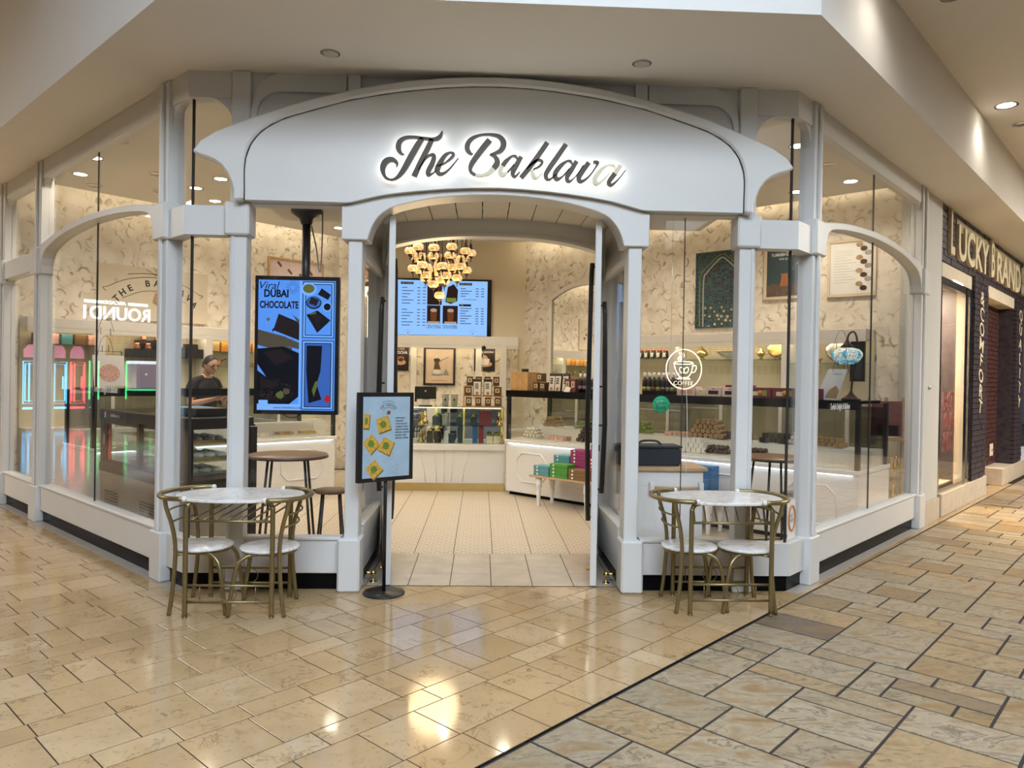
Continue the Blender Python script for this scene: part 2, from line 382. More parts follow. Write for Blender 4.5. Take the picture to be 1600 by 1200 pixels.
def lay(tiles, parent, m, name, gap, limit, z_j=0.0):
    cand = []; rest = []
    for (s0, s1, t0, t1) in tiles:
        cx, cy = to_xy((s0 + s1) / 2, (t0 + t1) / 2)
        if in_shop(cx, cy, .32): continue
        p = seen(cx, cy)
        if p and -60 < p[0] < 1660 and p[1] < 1260 and p[2] < 30: cand.append(((s1 - s0) * (t1 - t0) / p[2] ** 3, s0, s1, t0, t1, cx, cy))
        elif p and -700 < p[0] < 2300 and p[2] < 22: rest.append((s0, s1, t0, t1, cx, cy))
        elif not p and abs(cx) < 5 and cy > -3: rest.append((s0, s1, t0, t1, cx, cy))
    cand.sort(reverse=True); cache = {}
    for c in cand[:limit]:
        key = (round(c[2] - c[1], 3), round(c[4] - c[3], 3))
        if key not in cache:
            a, b = key[0] / 2 - gap, key[1] / 2 - gap
            mb = MB(); e = .0008
            mb.add([(-a, -b, -.012), (a, -b, -.012), (a, b, -.012), (-a, b, -.012), (-a, -b, -e), (a, -b, -e), (a, b, -e), (-a, b, -e), (-a + e, -b + e, 0), (a - e, -b + e, 0), (a - e, b - e, 0), (-a + e, b - e, 0)],
                   [(0, 1, 5, 4), (1, 2, 6, 5), (2, 3, 7, 6), (3, 0, 4, 7), (4, 5, 9, 8), (5, 6, 10, 9), (6, 7, 11, 10), (7, 4, 8, 11), (8, 9, 10, 11)])
            o = mb.build(name, m, parent); cache[key] = o.data
        else:
            o = bpy.data.objects.new(name, cache[key]); COL.objects.link(o); o.parent = parent
        # local x of a tile runs across the rows (s), local y along them (t)
        o.location = (c[5], c[6], random.uniform(-z_j, 0)); o.rotation_euler = (0, 0, -PI / 4)
    mb = MB()
    for (s0, s1, t0, t1) in [c[1:5] for c in cand[limit:]] + [r[:4] for r in rest]:
        g = gap; q = [to_xy(s0 + g, t0 + g), to_xy(s1 - g, t0 + g), to_xy(s1 - g, t1 - g), to_xy(s0 + g, t1 - g)]; z = random.uniform(-z_j, 0)
        mb.add([(x, y, -.012) for x, y in q] + [(x, y, z) for x, y in q], [(4, 5, 6, 7), (0, 1, 5, 4), (1, 2, 6, 5), (2, 3, 7, 6), (3, 0, 4, 7)])
    o = mb.build(name, m, parent); o['kind'] = 'stuff'
    return o
W, N = .3145, .157
tiles = []; s = -2.062; rows = [.25, W, N, W, N, W, N, W, W, N, N, W]; i = 0
while s > -10.5:
    wd = rows[i] if i < len(rows) else [W, N, W, W, N][(i - len(rows)) % 5]
    t = -4 + random.random() * W
    while t < 14:
        ln = W if (wd == N or random.random() < .74) else N
        if wd != N and random.random() < .12: ln = W + N
        tiles.append((s - wd, s, t, t + ln)); t += ln
    s -= wd; i += 1
lay(tiles, FLOOR, 'polished_stone', 'tile', .0029, 300)
# slate: random rectangles packed on a grid
g = .157; NS, NT = 62, 100; occ = [[False] * NT for _ in range(NS)]; tiles = []
kinds = [(2, 2)] * 6 + [(3, 2)] * 4 + [(2, 1)] * 4 + [(3, 1)] * 1 + [(2, 3)] * 2 + [(1, 1)] * 1 + [(1, 2)] * 1 + [(3, 3)] * 1
for a in range(NS):
    for b in range(NT):
        if occ[a][b]: continue
        random.shuffle(kinds)
        for (da, db) in kinds + [(2, 1), (1, 2), (1, 1)]:
            if a + da <= NS and b + db <= NT and not any(occ[a + i][b + j] for i in range(da) for j in range(db)): break
        for i in range(da):
            for j in range(db): occ[a + i][b + j] = True
        tiles.append((-2.052 + a * g, -2.052 + (a + da) * g, 1.6 + b * g, 1.6 + (b + db) * g))
lay(tiles, FLOOR_S, 'slate_stone', 'slate_tile', .0075, 300, .0015)
mb = MB(); mb.slab([to_xy(-2.068, -4), to_xy(-2.058, -4), to_xy(-2.058, 4.9), to_xy(-2.068, 4.9)], -.012, .001); mb.build('seam_strip', 'kick_black', FLOOR)

# shop floor and entry floor
fl = MB(); fl.slab([(EL[0] + .02, YF + .115), (ER[0] - .02, YF + .115), (5.25, 8.45), (4, 14), (-4, 14), (-7.5, 10.9)], -.011, .0022)
FLOOR_SHOP = struct(fl.build('floor_shop', 'grout_pale')); FLOOR_SHOP['label'] = 'patterned cream tile floor inside the sweet shop'
cache = {}; far = MB()
for i in range(-18, 16):
    for j in range(-4, 17):
        x0 = .125 + i * .345; y0 = 6.49 + j * .36
        if abs(x0 + .17 - XC) < .95 and y0 < 6.4: continue
        p = [(x0 + .0028, y0 + .001), (x0 + .3422, y0 + .001), (x0 + .3422, y0 + .359), (x0 + .0028, y0 + .359)]
        cx, cy = x0 + .1725, y0 + .18
        if cx + cy < 3.0 or cx - cy > -2.9 or cy < 5.3 or cy - cx > 14.7 or cx + cy > 13.0 or cy > 12.3: continue
        for n, c in (((-H2, -H2), -3.34 / Q2), ((H2, -H2), -3.16 / Q2), ((0, -1), -(YF + .07))): p = clip(p, n, c) if len(p) > 2 else p
        if len(p) < 3: continue
        if cy - cx > 12.4 or cx + cy > 11.3 or cy > 10.4: far.slab(p, -.002, .004); continue
        q = [(x - cx, y - cy) for x, y in p]
        if len(q) == 4 and abs(q[0][0] + .1697) < 1e-4 and abs(q[2][1] - .179) < 1e-4:
            if 'full' not in cache: o = MB().slab(q, -.006, 0).build('tile', 'shop_tile', FLOOR_SHOP); cache['full'] = o.data
            else: o = bpy.data.objects.new('tile', cache['full']); COL.objects.link(o); o.parent = FLOOR_SHOP
        else: o = MB().slab(q, -.006, 0).build('tile', 'shop_tile', FLOOR_SHOP)
        o.location = (cx, cy, .004)
o = far.build('tile', 'shop_tile', FLOOR_SHOP); o['kind'] = 'stuff'
fe = MB(); fe.box(XC - .99, XC + .99, 5.49, 6.49, -.011, .002)
FLOOR_E = struct(fe.build('floor_entry', 'grout_dark')); FLOOR_E['label'] = 'honed stone tiles in the shop doorway'
for i in range(-4, 4):
    for j in range(3):
        x0 = .10 + i * .3105; y0 = 5.49 + j * .333
        p = [(max(x0, XC - .985) + .003, y0 + .001), (min(x0 + .3105, XC + .985) - .003, y0 + .001), (min(x0 + .3105, XC + .985) - .003, y0 + .332), (max(x0, XC - .985) + .003, y0 + .332)]
        if p[1][0] - p[0][0] < .03: continue
        MB().slab(p, -.004, .004).build('tile', 'entry_tile', FLOOR_E)

# ------------------------------------------------------------------ mall ceilings
sf = MB()
sf.slab([(-40, 42.45), (-1.81, 4.26), (1.96, 4.26), (30, 32.3), (30, 34), ER, EL, (-40, 43.4)], 3.72, 3.7205)
SOFFIT = struct(sf.build('ceiling_soffit', 'soffit_paint')); SOFFIT['label'] = 'plain painted soffit over the shop front'
def wallbox(name, x0, y0, x1, y1, th, z0, z1, m):       # vertical slab; thickness to the left of the direction
    d = Vector((x1 - x0, y1 - y0)).normalized(); n = Vector((-d.y, d.x)) * th
    return struct(MB().slab([(x0, y0), (x1, y1), (x1 + n.x, y1 + n.y), (x0 + n.x, y0 + n.y)], z0, z1).build(name, m))
f1 = wallbox('trim_1', 1.96, 4.26, 30, 32.3, .12, 3.721, 4.37, 'soffit_paint'); f1['label'] = 'painted bulkhead above the right hall'
f2 = wallbox('trim_2', -1.81, 4.26, 1.96, 4.26, .12, 3.721, 6.9, 'soffit_paint'); f2['label'] = 'painted bulkhead above the shop entrance'
f3 = wallbox('trim_3', -40, 42.45, -1.81, 4.26, .12, 3.721, 5.25, 'soffit_paint'); f3['label'] = 'painted bulkhead above the left hall'
# roof-light well: opening x -2.9..4.1, y -5.6..3.2 on the right and front
uc = MB()
uc.slab([(1.96, 4.26), (30, 32.3), (44, 18.3), (4.1, -6), (4.1, 3.2), (1.96, 3.2)], 4.37, 4.5)
o = struct(uc.build('ceiling_right', 'soffit_paint')); o['label'] = 'plain painted ceiling of the right hall'
uc = MB(); uc.slab([(-1.81, 4.26), (-40, 42.45), (-52, 30), (-9, -12), (-2.9, -6), (-2.9, 3.2), (-1.81, 3.2)], 5.25, 5.4)
o = struct(uc.build('ceiling_left', 'soffit_paint')); o['label'] = 'plain painted ceiling of the left hall'
uc = MB(); uc.slab([(-9, -12), (9, -12), (4.1, -5.6), (-2.9, -5.6)], 5.25, 5.4); struct(uc.build('ceiling_rear', 'soffit_paint'))
well = MB()
well.box(4.1, 4.25, -5.6, 3.2, 4.37, 7.0); well.box(-3.05, -2.9, -5.6, 3.2, 5.25, 7.0); well.box(-2.9, 4.1, -5.75, -5.6, 5.25, 7.0)
well.box(-2.9, -1.81, 3.2, 3.35, 5.25, 7.0); well.box(1.96, 4.1, 3.2, 3.35, 4.37, 7.0)
struct(well.build('wall_skylight', 'soffit_paint'))
fr = empty('window_skylight', (0, 0, 6.75), kind='structure')
for k in range(6):
    x = -2.9 + 7.0 * k / 5; MB().box(x - .05, x + .05, -5.6, 4.26, 0, .12).build('glazing_bar', 'white_paint', fr)
for k in range(5):
    y = -5.6 + 9.0 * k / 4; MB().box(-2.9, 4.1, y - .04, y + .04, .01, .1).build('cross_bar', 'white_paint', fr)
# hall walls behind the viewer and at the far ends
def hall_wall(name, x0, y0, x1, y1, m, z1=5.4): return wallbox(name, x0, y0, x1, y1, .2, 0, z1, m)
mat('hall_wall', (.11, .10, .09), .7, var=.03, scale=.5); mat('hall_dark', (.045, .04, .05), .6, var=.2)
hall_wall('wall_hall_left', .1, -9.6, -30, 20.5, 'hall_wall')
hall_wall('wall_hall_right', 32, 22.3, .1, -9.6, 'hall_wall')
hall_wall('wall_hall_end', 20, 34, 36, 18, 'hall_wall')
# arcade that closes the left hall; it is what the left shop window mirrors
def vw(v, w_): return ((w_ - v) / Q2, (w_ + v) / Q2)
a, b = vw(26.9, -8), vw(26.9, 5)
wl = wallbox('wall_hall_far', a[0], a[1], b[0], b[1], .2, 0, 5.4, 'hall_dark')
# ------------------------------------------------------------------ shop front
WF = empty('wall_front', (XC, YF, 0), 0, kind='structure', label='white joinery shop front facing the concourse corner')
WL = empty('wall_left', (EL[0], EL[1], 0), -PI / 4, kind='structure', label='white framed shop window along the left hall')
WR = empty('wall_right', (ER[0], ER[1], 0), PI / 4, kind='structure', label='white framed shop window along the right hall')
WP = 'white_paint'
def fillet(cx, cz, r, dx, dz, n=8):          # corner filler: corner point cx,cz, opening lies towards dx,dz
    ox, oz = cx + dx * r, cz + dz * r
    return [(cx, cz)] + [(ox - dx * r * math.cos(PI / 2 * k / n), oz - dz * r * math.sin(PI / 2 * k / n)) for k in range(n + 1)]
def pane(par, x0, x1, z0, z1, y=.05):
    return MB().box(min(x0, x1), max(x0, x1), y, y + .008, z0, z1).build('glass_pane', 'window_glass', par)
def bar(par, name, x0, x1, y0, y1, z0, z1, bev=.006, m=WP):
    return MB().box(min(x0, x1), max(x0, x1), y0, y1, z0, z1).build(name, m, par, bev=bev)
for sg in (-1, 1):
    P = WF
    bar(P, 'post', sg * .965, sg * 1.065, -.03, .13, .36, 2.56)
    bar(P, 'post_base', sg * .945, sg * 1.105, -.075, .14, 0, .385, .014)
    bar(P, 'post', sg * 1.79, sg * 1.91, -.02, .1, .34, 2.56)
    bar(P, 'post_bead', sg * 1.875, sg * 1.893, -.032, -.02, .37, 2.54, .004)
    bar(P, 'post_base', sg * 1.78, sg * 1.925, -.03, .1, 0, .365, .01)
    bar(P, 'post_capital', sg * 1.765, sg * 1.94, -.055, .12, 2.545, 2.78, .012)
    # base panels, kick plates, sills
    bar(P, 'base_panel', sg * 1.105, sg * 1.78, 0, .1, .12, .36); bar(P, 'kick_plate', sg * 1.105, sg * 1.78, .03, .1, 0, .12, 0, 'kick_black')
    bar(P, 'sill', sg * 1.075, sg * 1.79, -.012, .09, .36, .385, .006)
    MB().prism([(sg * 1.06, 2.77), (sg * 1.79, 2.77), (sg * 1.79, 2.82), (sg * 1.06, 2.82)], -.02, .09).build('head_rail', WP, P, bev=.004)
    # corner part of the front: mitred
    for nm, y0, y1, z0, z1, mm in (('base_panel', 0, .1, .12, .36, WP), ('kick_plate', .03, .1, 0, .12, 'kick_black'), ('transom_beam', -.02, .1, 2.545, 2.755, WP), ('header_beam', 0, .1, 3.53, 3.719, WP)):
        k = math.tan(PI / 8)
        MB().slab([(sg * 1.915, y0), (sg * (2.22 - y0 * k), y0), (sg * (2.22 - y1 * k), y1), (sg * 1.915, y1)], z0, z1).build(nm, mm, P)
    MB().prism(fillet(sg * 1.905, 3.535, .2, sg, -1), .01, .07).build('corner_fillet', WP, P)
    if sg < 0: pane(P, sg * 1.06, sg * 1.80, .38, 2.8)
    else: pane(P, sg * 1.06, sg * 1.40, .38, 2.8); pane(P, sg * 1.403, sg * 1.80, .38, 2.8)
    if sg > 0: MB().box(sg * 1.4015 - .002, sg * 1.4015 + .002, .047, .061, .385, 2.78).build('glass_joint', 'rubber_black', P)
    pane(P, sg * 1.9, sg * 2.2, .36, 2.56); pane(P, sg * 1.9, sg * 2.2, 2.74, 3.55)
    for z0, z1 in ((.36, 2.55), (2.75, 3.54)):
        MB().box(sg * 2.2 - .007, sg * 2.2 + .007, .044, .066, z0, z1).build('corner_joint', 'rubber_black', P)
    # upper storey of the front
    bar(P, 'post', sg * 1.775, sg * 1.905, -.03, .1, 2.78, 3.719); bar(P, 'post', sg * .995, sg * 1.085, -.03, .06, 3.45, 3.719, .004)
    bar(P, 'upper_panel', 0, sg * 1.775, .02, .08, 2.925, 3.719, 0); bar(P, 'upper_panel', sg * 1.11, sg * 1.775, .02, .08, 2.82, 2.925, 0)
    R_ = [(sg * 1.735, 3.3)] + [(sg * (1.735 - .17 + .17 * math.cos(a)), 3.42 + .17 * math.sin(a)) for a in [PI / 2 * k / 8 for k in range(9)]] + [(sg * 1.1, 3.59)]
    I_ = [(sg * 1.775, 3.3)] + [(sg * (1.735 - .17 + .21 * math.cos(a)), 3.42 + .3 * math.sin(a)) for a in [PI / 2 * k / 8 for k in range(9)]] + [(sg * 1.1, 3.72)]
    MB().strip(R_, I_, -.005, .02).build('panel_frame', WP, P)
    # vestibule side screen
    bar(P, 'base_panel', sg * .955, sg * 1.02, .14, 1.15, .1, .44); bar(P, 'kick_plate', sg * .97, sg * 1.02, .14, 1.15, 0, .1, 0, 'kick_black')
    bar(P, 'sill', sg * .945, sg * 1.03, .13, 1.15, .44, .465); bar(P, 'side_rail', sg * .965, sg * 1.015, .13, 1.15, 2.42, 2.48)
    MB().box(min(sg * .985, sg * .993), max(sg * .985, sg * .993), .13, 1.15, .46, 2.43).build('glass_pane', 'window_glass', P)
    bar(P, 'side_panel', sg * .975, sg * 1.01, .13, 1.15, 2.48, 2.95, 0)
    bar(P, 'jamb', sg * .93, sg * 1.04, 1.12, 1.25, 0, 2.9)
    bar(P, 'jamb_face', sg * 1.04, sg * 1.16, 1.13, 1.24, 0, 2.9)
    MB().lathe([(.03, 0), (.03, .006), (.008, .012), (.008, .05), (.02, .055), (.022, .075), (.012, .09)], (sg * .885, .22, 0), 12).build('door_stop', 'brass', P)
    MB().tube([(sg * .885, .22, .07), (sg * .93, .22, .07), (sg * .95, .22, .07)], .011).build('door_stop_arm', 'brass', P)
# doorway arch
inner = [(-.925, 2.53), (-.905, 2.6), (-.87, 2.67), (-.815, 2.73), (-.75, 2.765), (-.675, 2.79), (-.52, 2.828), (-.355, 2.853), (-.18, 2.869), (0, 2.874)]
outer = [(-1.11, 2.53), (-1.11, 2.65), (-1.11, 2.765), (-.96, 2.805), (-.82, 2.84), (-.68, 2.862), (-.52, 2.881), (-.355, 2.897), (-.18, 2.908), (0, 2.913)]
inner = smooth_pts(inner, 2); outer2 = [outer[0]]
outer = [p for i in range(len(outer) - 1) for p in (outer[i], (lerp(outer[i][0], outer[i + 1][0], .5), lerp(outer[i][1], outer[i + 1][1], .5)))] + [outer[-1]]
inner = inner + [(-x, z) for x, z in inner[-2::-1]]; outer = outer + [(-x, z) for x, z in outer[-2::-1]]
MB().strip(inner, outer, -.06, .15).build('door_arch', WP, WF, bev=.005)
# inner arch with flat bulkhead over it
ia = [(-.93 + 1.86 * k / 24, 2.80 - .115 * abs((-.93 + 1.86 * k / 24) / .93) ** 2.6) for k in range(25)]
MB().strip(ia, [(x, 2.97) for x, z in ia], 1.12, 1.25).build('inner_arch', WP, WF)
ib = [(x, z + .028) for x, z in ia]; MB().strip(ia, ib, 1.105, 1.12).build('inner_arch_bead', WP, WF)
CE = empty('ceiling_entry', (XC, YF, 0), kind='structure', label='curved panelled ceiling of the doorway')
zc = lambda x: 2.955 - .075 * (x / .97) ** 2
for k in range(9):
    x0 = -.97 + 1.94 * k / 9; x1 = x0 + 1.94 / 9; gp = .004
    MB().hexa([(x0 + gp, .15, zc(x0) - .02), (x1 - gp, .15, zc(x1) - .02), (x1 - gp, 1.12, zc(x1) + .02 - .02), (x0 + gp, 1.12, zc(x0))],
              [(x0 + gp, .15, zc(x0)), (x1 - gp, .15, zc(x1)), (x1 - gp, 1.12, zc(x1) + .02), (x0 + gp, 1.12, zc(x0) + .02)]).build('ceiling_panel', 'shop_ceiling', CE)
MB().box(-.99, .99, .1, 1.15, 3.0, 3.02).build('ceiling_backing', 'kick_black', CE)
bk = MB(); bk.box(-1.78, -1.02, .09, .95, 2.86, 3.0); bk.box(1.02, 1.78, .09, .95, 2.86, 3.0); bk.box(-1.78, 1.78, .85, .95, 3.0, 3.78); bk.box(-1.02, 1.02, 1.13, 1.2, 2.97, 3.78)
bk.build('bulkhead', 'shop_ceiling', CE)

# side windows
archT = [(.45, 2.82), (.88, 2.885), (1.3, 2.925), (1.93, 2.955), (2.45, 2.94), (2.9, 2.905), (3.38, 2.845), (3.69, 2.80)]
archB = [(.45, 2.55), (.5, 2.58), (.56, 2.70), (.66, 2.79), (1.2, 2.86), (1.9, 2.892), (2.6, 2.87), (3.05, 2.81), (3.24, 2.755), (3.33, 2.67), (3.36, 2.55)]
def res(pts, n):
    pts = smooth_pts(pts, 6); L = [0]
    for a, b in zip(pts, pts[1:]): L.append(L[-1] + math.hypot(b[0] - a[0], b[1] - a[1]))
    out = []
    for k in range(n):
        d = L[-1] * k / (n - 1); i = max(j for j in range(len(L)) if L[j] <= d + 1e-9); i = min(i, len(pts) - 2); t = (d - L[i]) / max(1e-9, L[i + 1] - L[i]); out.append((lerp(pts[i][0], pts[i + 1][0], t), lerp(pts[i][1], pts[i + 1][1], t)))
    return out
def side_wall(P, sg, bays):
    k = math.tan(PI / 8)
    for nm, y0, y1, z0, z1, mm in (('base_panel', 0, .1, .12, .36, WP), ('kick_plate', .03, .1, 0, .12, 'kick_black'), ('transom_beam', -.02, .1, 2.545, 2.755, WP), ('header_beam', 0, .1, 3.53, 3.719, WP)):
        MB().slab([(sg * y0 * k, y0), (sg * .3, y0), (sg * .3, y1), (sg * y1 * k, y1)], z0, z1).build(nm, mm, P)
    MB().prism(fillet(sg * .29, 3.535, .2, -sg, -1), .01, .07).build('corner_fillet', WP, P)
    pane(P, sg * .02, sg * .3, .36, 2.56); pane(P, sg * .02, sg * .3, 2.74, 3.55)
    def post(u, w_=.17, hi=True):
        bar(P, 'post', sg * (u), sg * (u + w_), -.02, .1, .34, 3.719); bar(P, 'post_bead', sg * (u + w_ * .38), sg * (u + w_ * .62), -.042, -.02, .37, 3.70, .006)
        bar(P, 'post_capital', sg * (u - .02), sg * (u + w_ + .02), -.055, .1, 2.545, 2.82, .012); bar(P, 'post_base', sg * (u - .012), sg * (u + w_ + .012), -.05, .1, 0, .37, .01)
    post(.285); post(3.4, .2)
    def bay(u0, u1, arched=True):
        bar(P, 'base_panel', sg * u0, sg * u1, 0, .1, .12, .36); bar(P, 'kick_plate', sg * u0, sg * u1, .03, .1, 0, .12, 0, 'kick_black'); bar(P, 'sill', sg * u0, sg * u1, -.012, .09, .36, .385)
        bar(P, 'header_beam', sg * u0, sg * u1, 0, .1, 3.53, 3.719, .004)
        MB().prism(fillet(sg * (u0 - .005), 3.535, .09, sg, -1), .01, .07).build('corner_fillet', WP, P); MB().prism(fillet(sg * (u1 + .005), 3.535, .13, -sg, -1), .01, .07).build('corner_fillet', WP, P)
        if arched:
            A, B = res(archT, 40), res(archB, 40)
            MB().strip([(sg * x, z) for x, z in A], [(sg * x, z) for x, z in B], -.03, .09).build('transom_arch', WP, P, bev=.006)
            um = (u0 + u1) / 2 + .03
            for a, b in ((u0, um - .003), (um + .003, u1)):
                pane(P, sg * a, sg * b, .37, 3.54)
            MB().box(sg * um - .0025, sg * um + .0025, .047, .061, .385, 3.53).build('glass_joint', 'rubber_black', P)
        else:
            bar(P, 'transom_beam', sg * u0, sg * u1, -.02, .1, 2.60, 2.80); pane(P, sg * u0, sg * u1, .37, 3.54)
            MB().prism(fillet(sg * (u1 + .005), 2.6, .1, -sg, -1), .01, .07).build('corner_fillet', WP, P)
    bay(.455, 3.4)
    if bays > 1:
        bay(3.6, 4.78, False); post(4.78, .2)
side_wall(WL, -1, 2); side_wall(WR, 1, 1)
# stone strip along the foot of the windows
mat('pale_strip', (.42, .38, .34), .3, var=.08)
MB().box(-4.98, 0, -.062, .04, -.011, .0015).build('foot_strip', 'pale_strip', WL); MB().box(0, 3.66, -.062, .04, -.011, .0015).build('foot_strip', 'pale_strip', WR)

# ------------------------------------------------------------------ sign board with back-lit lettering
SB = empty('sign_board', (XC, YF, 2.77), 0, 'long white arched fascia board with winged tips above the doorway', 'sign board')
par = lambda x: 3.692 - .113 * x * x - 2.77
half_o = [(1.845, 0), (1.85, .06), (1.866, .12), (1.895, .185), (1.935, .24), (1.985, .275), (2.04, .298), (2.09, .31), (2.14, .335), (2.09, par(2.09) - .02)] + [(x, par(x)) for x in (1.98, 1.845, 1.7, 1.5, 1.3, 1.045, .8, .65, .4, .2, 0)]
half_i = [(1.785, .01), (1.785, .09), (1.786, .15), (1.787, .2), (1.786, .24), (1.783, .27), (1.779, .30), (1.772, .33), (1.762, .36), (1.745, .40)] + [(1.715, .445), (1.67, .495), (1.60, .545), (1.5, .595), (1.3, .66), (1.045, .737), (.8, .787), (.65, .812), (.4, .842), (.2, .857), (0, .862)]
oo = half_o + [(-x, z) for x, z in half_o[-2::-1]]; ii = half_i + [(-x, z) for x, z in half_i[-2::-1]]
MB().strip(oo, ii, -.135, .03).build('board_moulding', WP, SB, bev=.012)
_lo = sorted((x, z - 2.77) for x, z in outer if z > 2.74); _hi = sorted(smooth_pts(ii, 3)); xs = [-1.782 + 3.564 * k / 72 for k in range(73)]
MB().strip([(x, interp(_hi, x) - .002) for x in xs], [(x, max(.012, interp(_lo, x) + .002) if abs(x) < 1.11 else .012) for x in xs], -.105, .015).build('board_face', WP, SB)
MB().tube([(x * .9985, -.1065, z - .001) for x, z in smooth_pts(ii, 3)], .004, 5).build('drawn_gap_shadow', 'rubber_black', SB)  # dark tube draws the caulk gap and strengthens its weak shadow line
STROKES = [
('T', [(-.66, 3.115, .0029), (-.677, 3.115, .007), (-.701, 3.15, .014), (-.693, 3.2, .0128), (-.65, 3.229, .0093), (-.587, 3.234, .0076), (-.518, 3.227, .0082), (-.454, 3.223, .0099), (-.414, 3.243, .0105), (-.396, 3.283, .0029)]),
('T', [(-.532, 3.228, .0117), (-.558, 3.195, .0163), (-.614, 3.095, .0175), (-.658, 3.013, .0152), (-.704, 2.953, .0087), (-.749, 2.933, .0047), (-.792, 2.954, .0082), (-.809, 3.008, .014), (-.789, 3.057, .0163), (-.746, 3.074, .0128), (-.711, 3.051, .0087), (-.713, 3.021, .0017)]),
('h', [(-.469, 3.223, .0128), (-.499, 3.156, .0146), (-.55, 3.05, .0146), (-.59, 2.96, .0146)]),
('h', [(-.56, 3.004, .0029), (-.515, 3.08, .0052), (-.481, 3.111, .0076), (-.453, 3.108, .0117), (-.462, 3.059, .014), (-.489, 3.002, .014), (-.491, 2.975, .0105), (-.468, 2.98, .0047), (-.433, 3.007, .0023)]),
('e', [(-.428, 3.034, .0035), (-.376, 3.059, .0047), (-.333, 3.095, .0076), (-.316, 3.123, .0082), (-.34, 3.133, .0058), (-.377, 3.11, .0105), (-.413, 3.051, .0146), (-.428, 3.008, .0152), (-.404, 2.982, .0093), (-.352, 3.01, .0047), (-.282, 3.096, .0023)]),
('B', [(-.178, 3.13, .0029), (-.197, 3.133, .0082), (-.22, 3.164, .014), (-.214, 3.205, .0128), (-.182, 3.241, .0093), (-.119, 3.265, .0058), (-.049, 3.268, .0076), (.009, 3.253, .0117), (.035, 3.207, .0163), (.011, 3.156, .0128), (-.058, 3.129, .0035)]),
('B', [(-.062, 3.128, .0035), (-.023, 3.113, .0105), (-.008, 3.072, .0163), (-.033, 3.031, .0152)]),
('Bp', [(-.033, 3.031, .0152), (-.068, 2.998, .0105), (-.12, 2.98, .007), (-.16, 2.982, .007)]),
('B', [(-.16, 2.982, .007), (-.192, 3.006, .0082), (-.193, 3.046, .0128), (-.157, 3.108, .0152), (-.1, 3.185, .0163), (-.063, 3.231, .0163)]),
('a', [(.134, 3.099, .0029), (.122, 3.12, .007), (.093, 3.119, .0058), (.053, 3.083, .0117), (.03, 3.05, .0128)]),
('ap', [(.03, 3.05, .0128), (.013, 3.014, .0128), (.031, 2.989, .0117), (.066, 3.007, .0052)]),
('a', [(.066, 3.007, .0052), (.112, 3.064, .0041)]),
('a', [(.16, 3.12, .0117), (.124, 3.052, .014), (.103, 3.005, .0128), (.119, 2.979, .007), (.153, 3.013, .0029)]),
('k', [(.343, 3.225, .0128), (.274, 3.121, .014), (.206, 3.026, .014), (.162, 2.972, .0128)]),
('k', [(.2, 3.031, .0029), (.246, 3.079, .0064), (.286, 3.099, .0076), (.31, 3.086, .0076), (.289, 3.055, .0064), (.247, 3.033, .0047)]),
('kp', [(.235, 3.03, .007), (.247, 2.992, .0117), (.271, 2.973, .007), (.317, 3.011, .0029)]),
('l', [(.476, 3.217, .0128), (.415, 3.125, .014), (.352, 3.03, .014), (.337, 2.989, .0117), (.361, 2.964, .0064), (.411, 3.002, .0029)]),
('a', [(.523, 3.076, .0029), (.511, 3.096, .007), (.486, 3.097, .0058), (.442, 3.064, .0117), (.403, 3.008, .014), (.415, 2.97, .0105), (.452, 2.986, .0052), (.504, 3.046, .0041)]),
('a', [(.554, 3.099, .0117), (.516, 3.035, .014), (.488, 2.984, .0128), (.503, 2.955, .0076), (.546, 2.989, .0029), (.603, 3.072, .0047)]),
('v', [(.641, 3.092, .0128), (.598, 3.031, .014), (.572, 2.984, .014), (.588, 2.957, .0087), (.64, 2.991, .0052), (.688, 3.057, .0047), (.704, 3.093, .0082), (.674, 3.096, .0082)]),
('ap', [(.828, 3.055, .0029), (.813, 3.075, .007), (.774, 3.074, .0058), (.728, 3.041, .0117), (.687, 2.981, .014), (.697, 2.946, .0105), (.735, 2.963, .0052), (.793, 3.023, .0041)]),
('ap', [(.868, 3.079, .0117), (.828, 3.02, .014)]),
('ag', [(.828, 3.02, .014), (.788, 2.961, .0128), (.806, 2.939, .0082), (.853, 2.98, .0041), (.904, 3.046, .0023)]),
]
def ribbon(mb, pts, y0, y1, k=1.0):
    P = smooth_pts(pts, 6); A, B = [], []
    for i, (x, z, r) in enumerate(P):
        a, b = P[max(0, i - 1)], P[min(len(P) - 1, i + 1)]; dx, dz = b[0] - a[0], b[1] - a[1]; L = math.hypot(dx, dz) or 1
        r = max(r, .0012) * k; A.append((x - dz / L * r, z + dx / L * r)); B.append((x + dz / L * r, z - dx / L * r))
    mb.strip(A, B, y0, y1)
lamp_mat('halo_white', (1.0, .98, .92), 3.4)
SG = empty('lit_sign', (XC, YF - .105, 2.77), 0, 'bronze script lettering on the arched fascia, lit white from behind', 'sign')
letters = {}; order = ['T', 'h', 'e', 'B', 'a1', 'k', 'l', 'a2', 'v', 'a3']
halo = MB()
for i, (ch, pts) in enumerate(STROKES):
    c = ch[0]
    if c == 'a': c = 'a1' if i < 14 else ('a2' if i < 19 else 'a3')
    L = letters.setdefault(c, MB()); L.cur = {'p': 1, 'g': 0}.get(ch[1:], 0)
    p2 = [(x, z - 2.77, r) for x, z, r in pts]
    ribbon(L, p2, -.075, -.045, 1.28); ribbon(halo, p2, -.043, -.03, .85)
for c in order:
    letters[c].build('letter', ['bronze', 'pale_gold'], SG)
halo.build('light_strip', 'halo_white', SG)

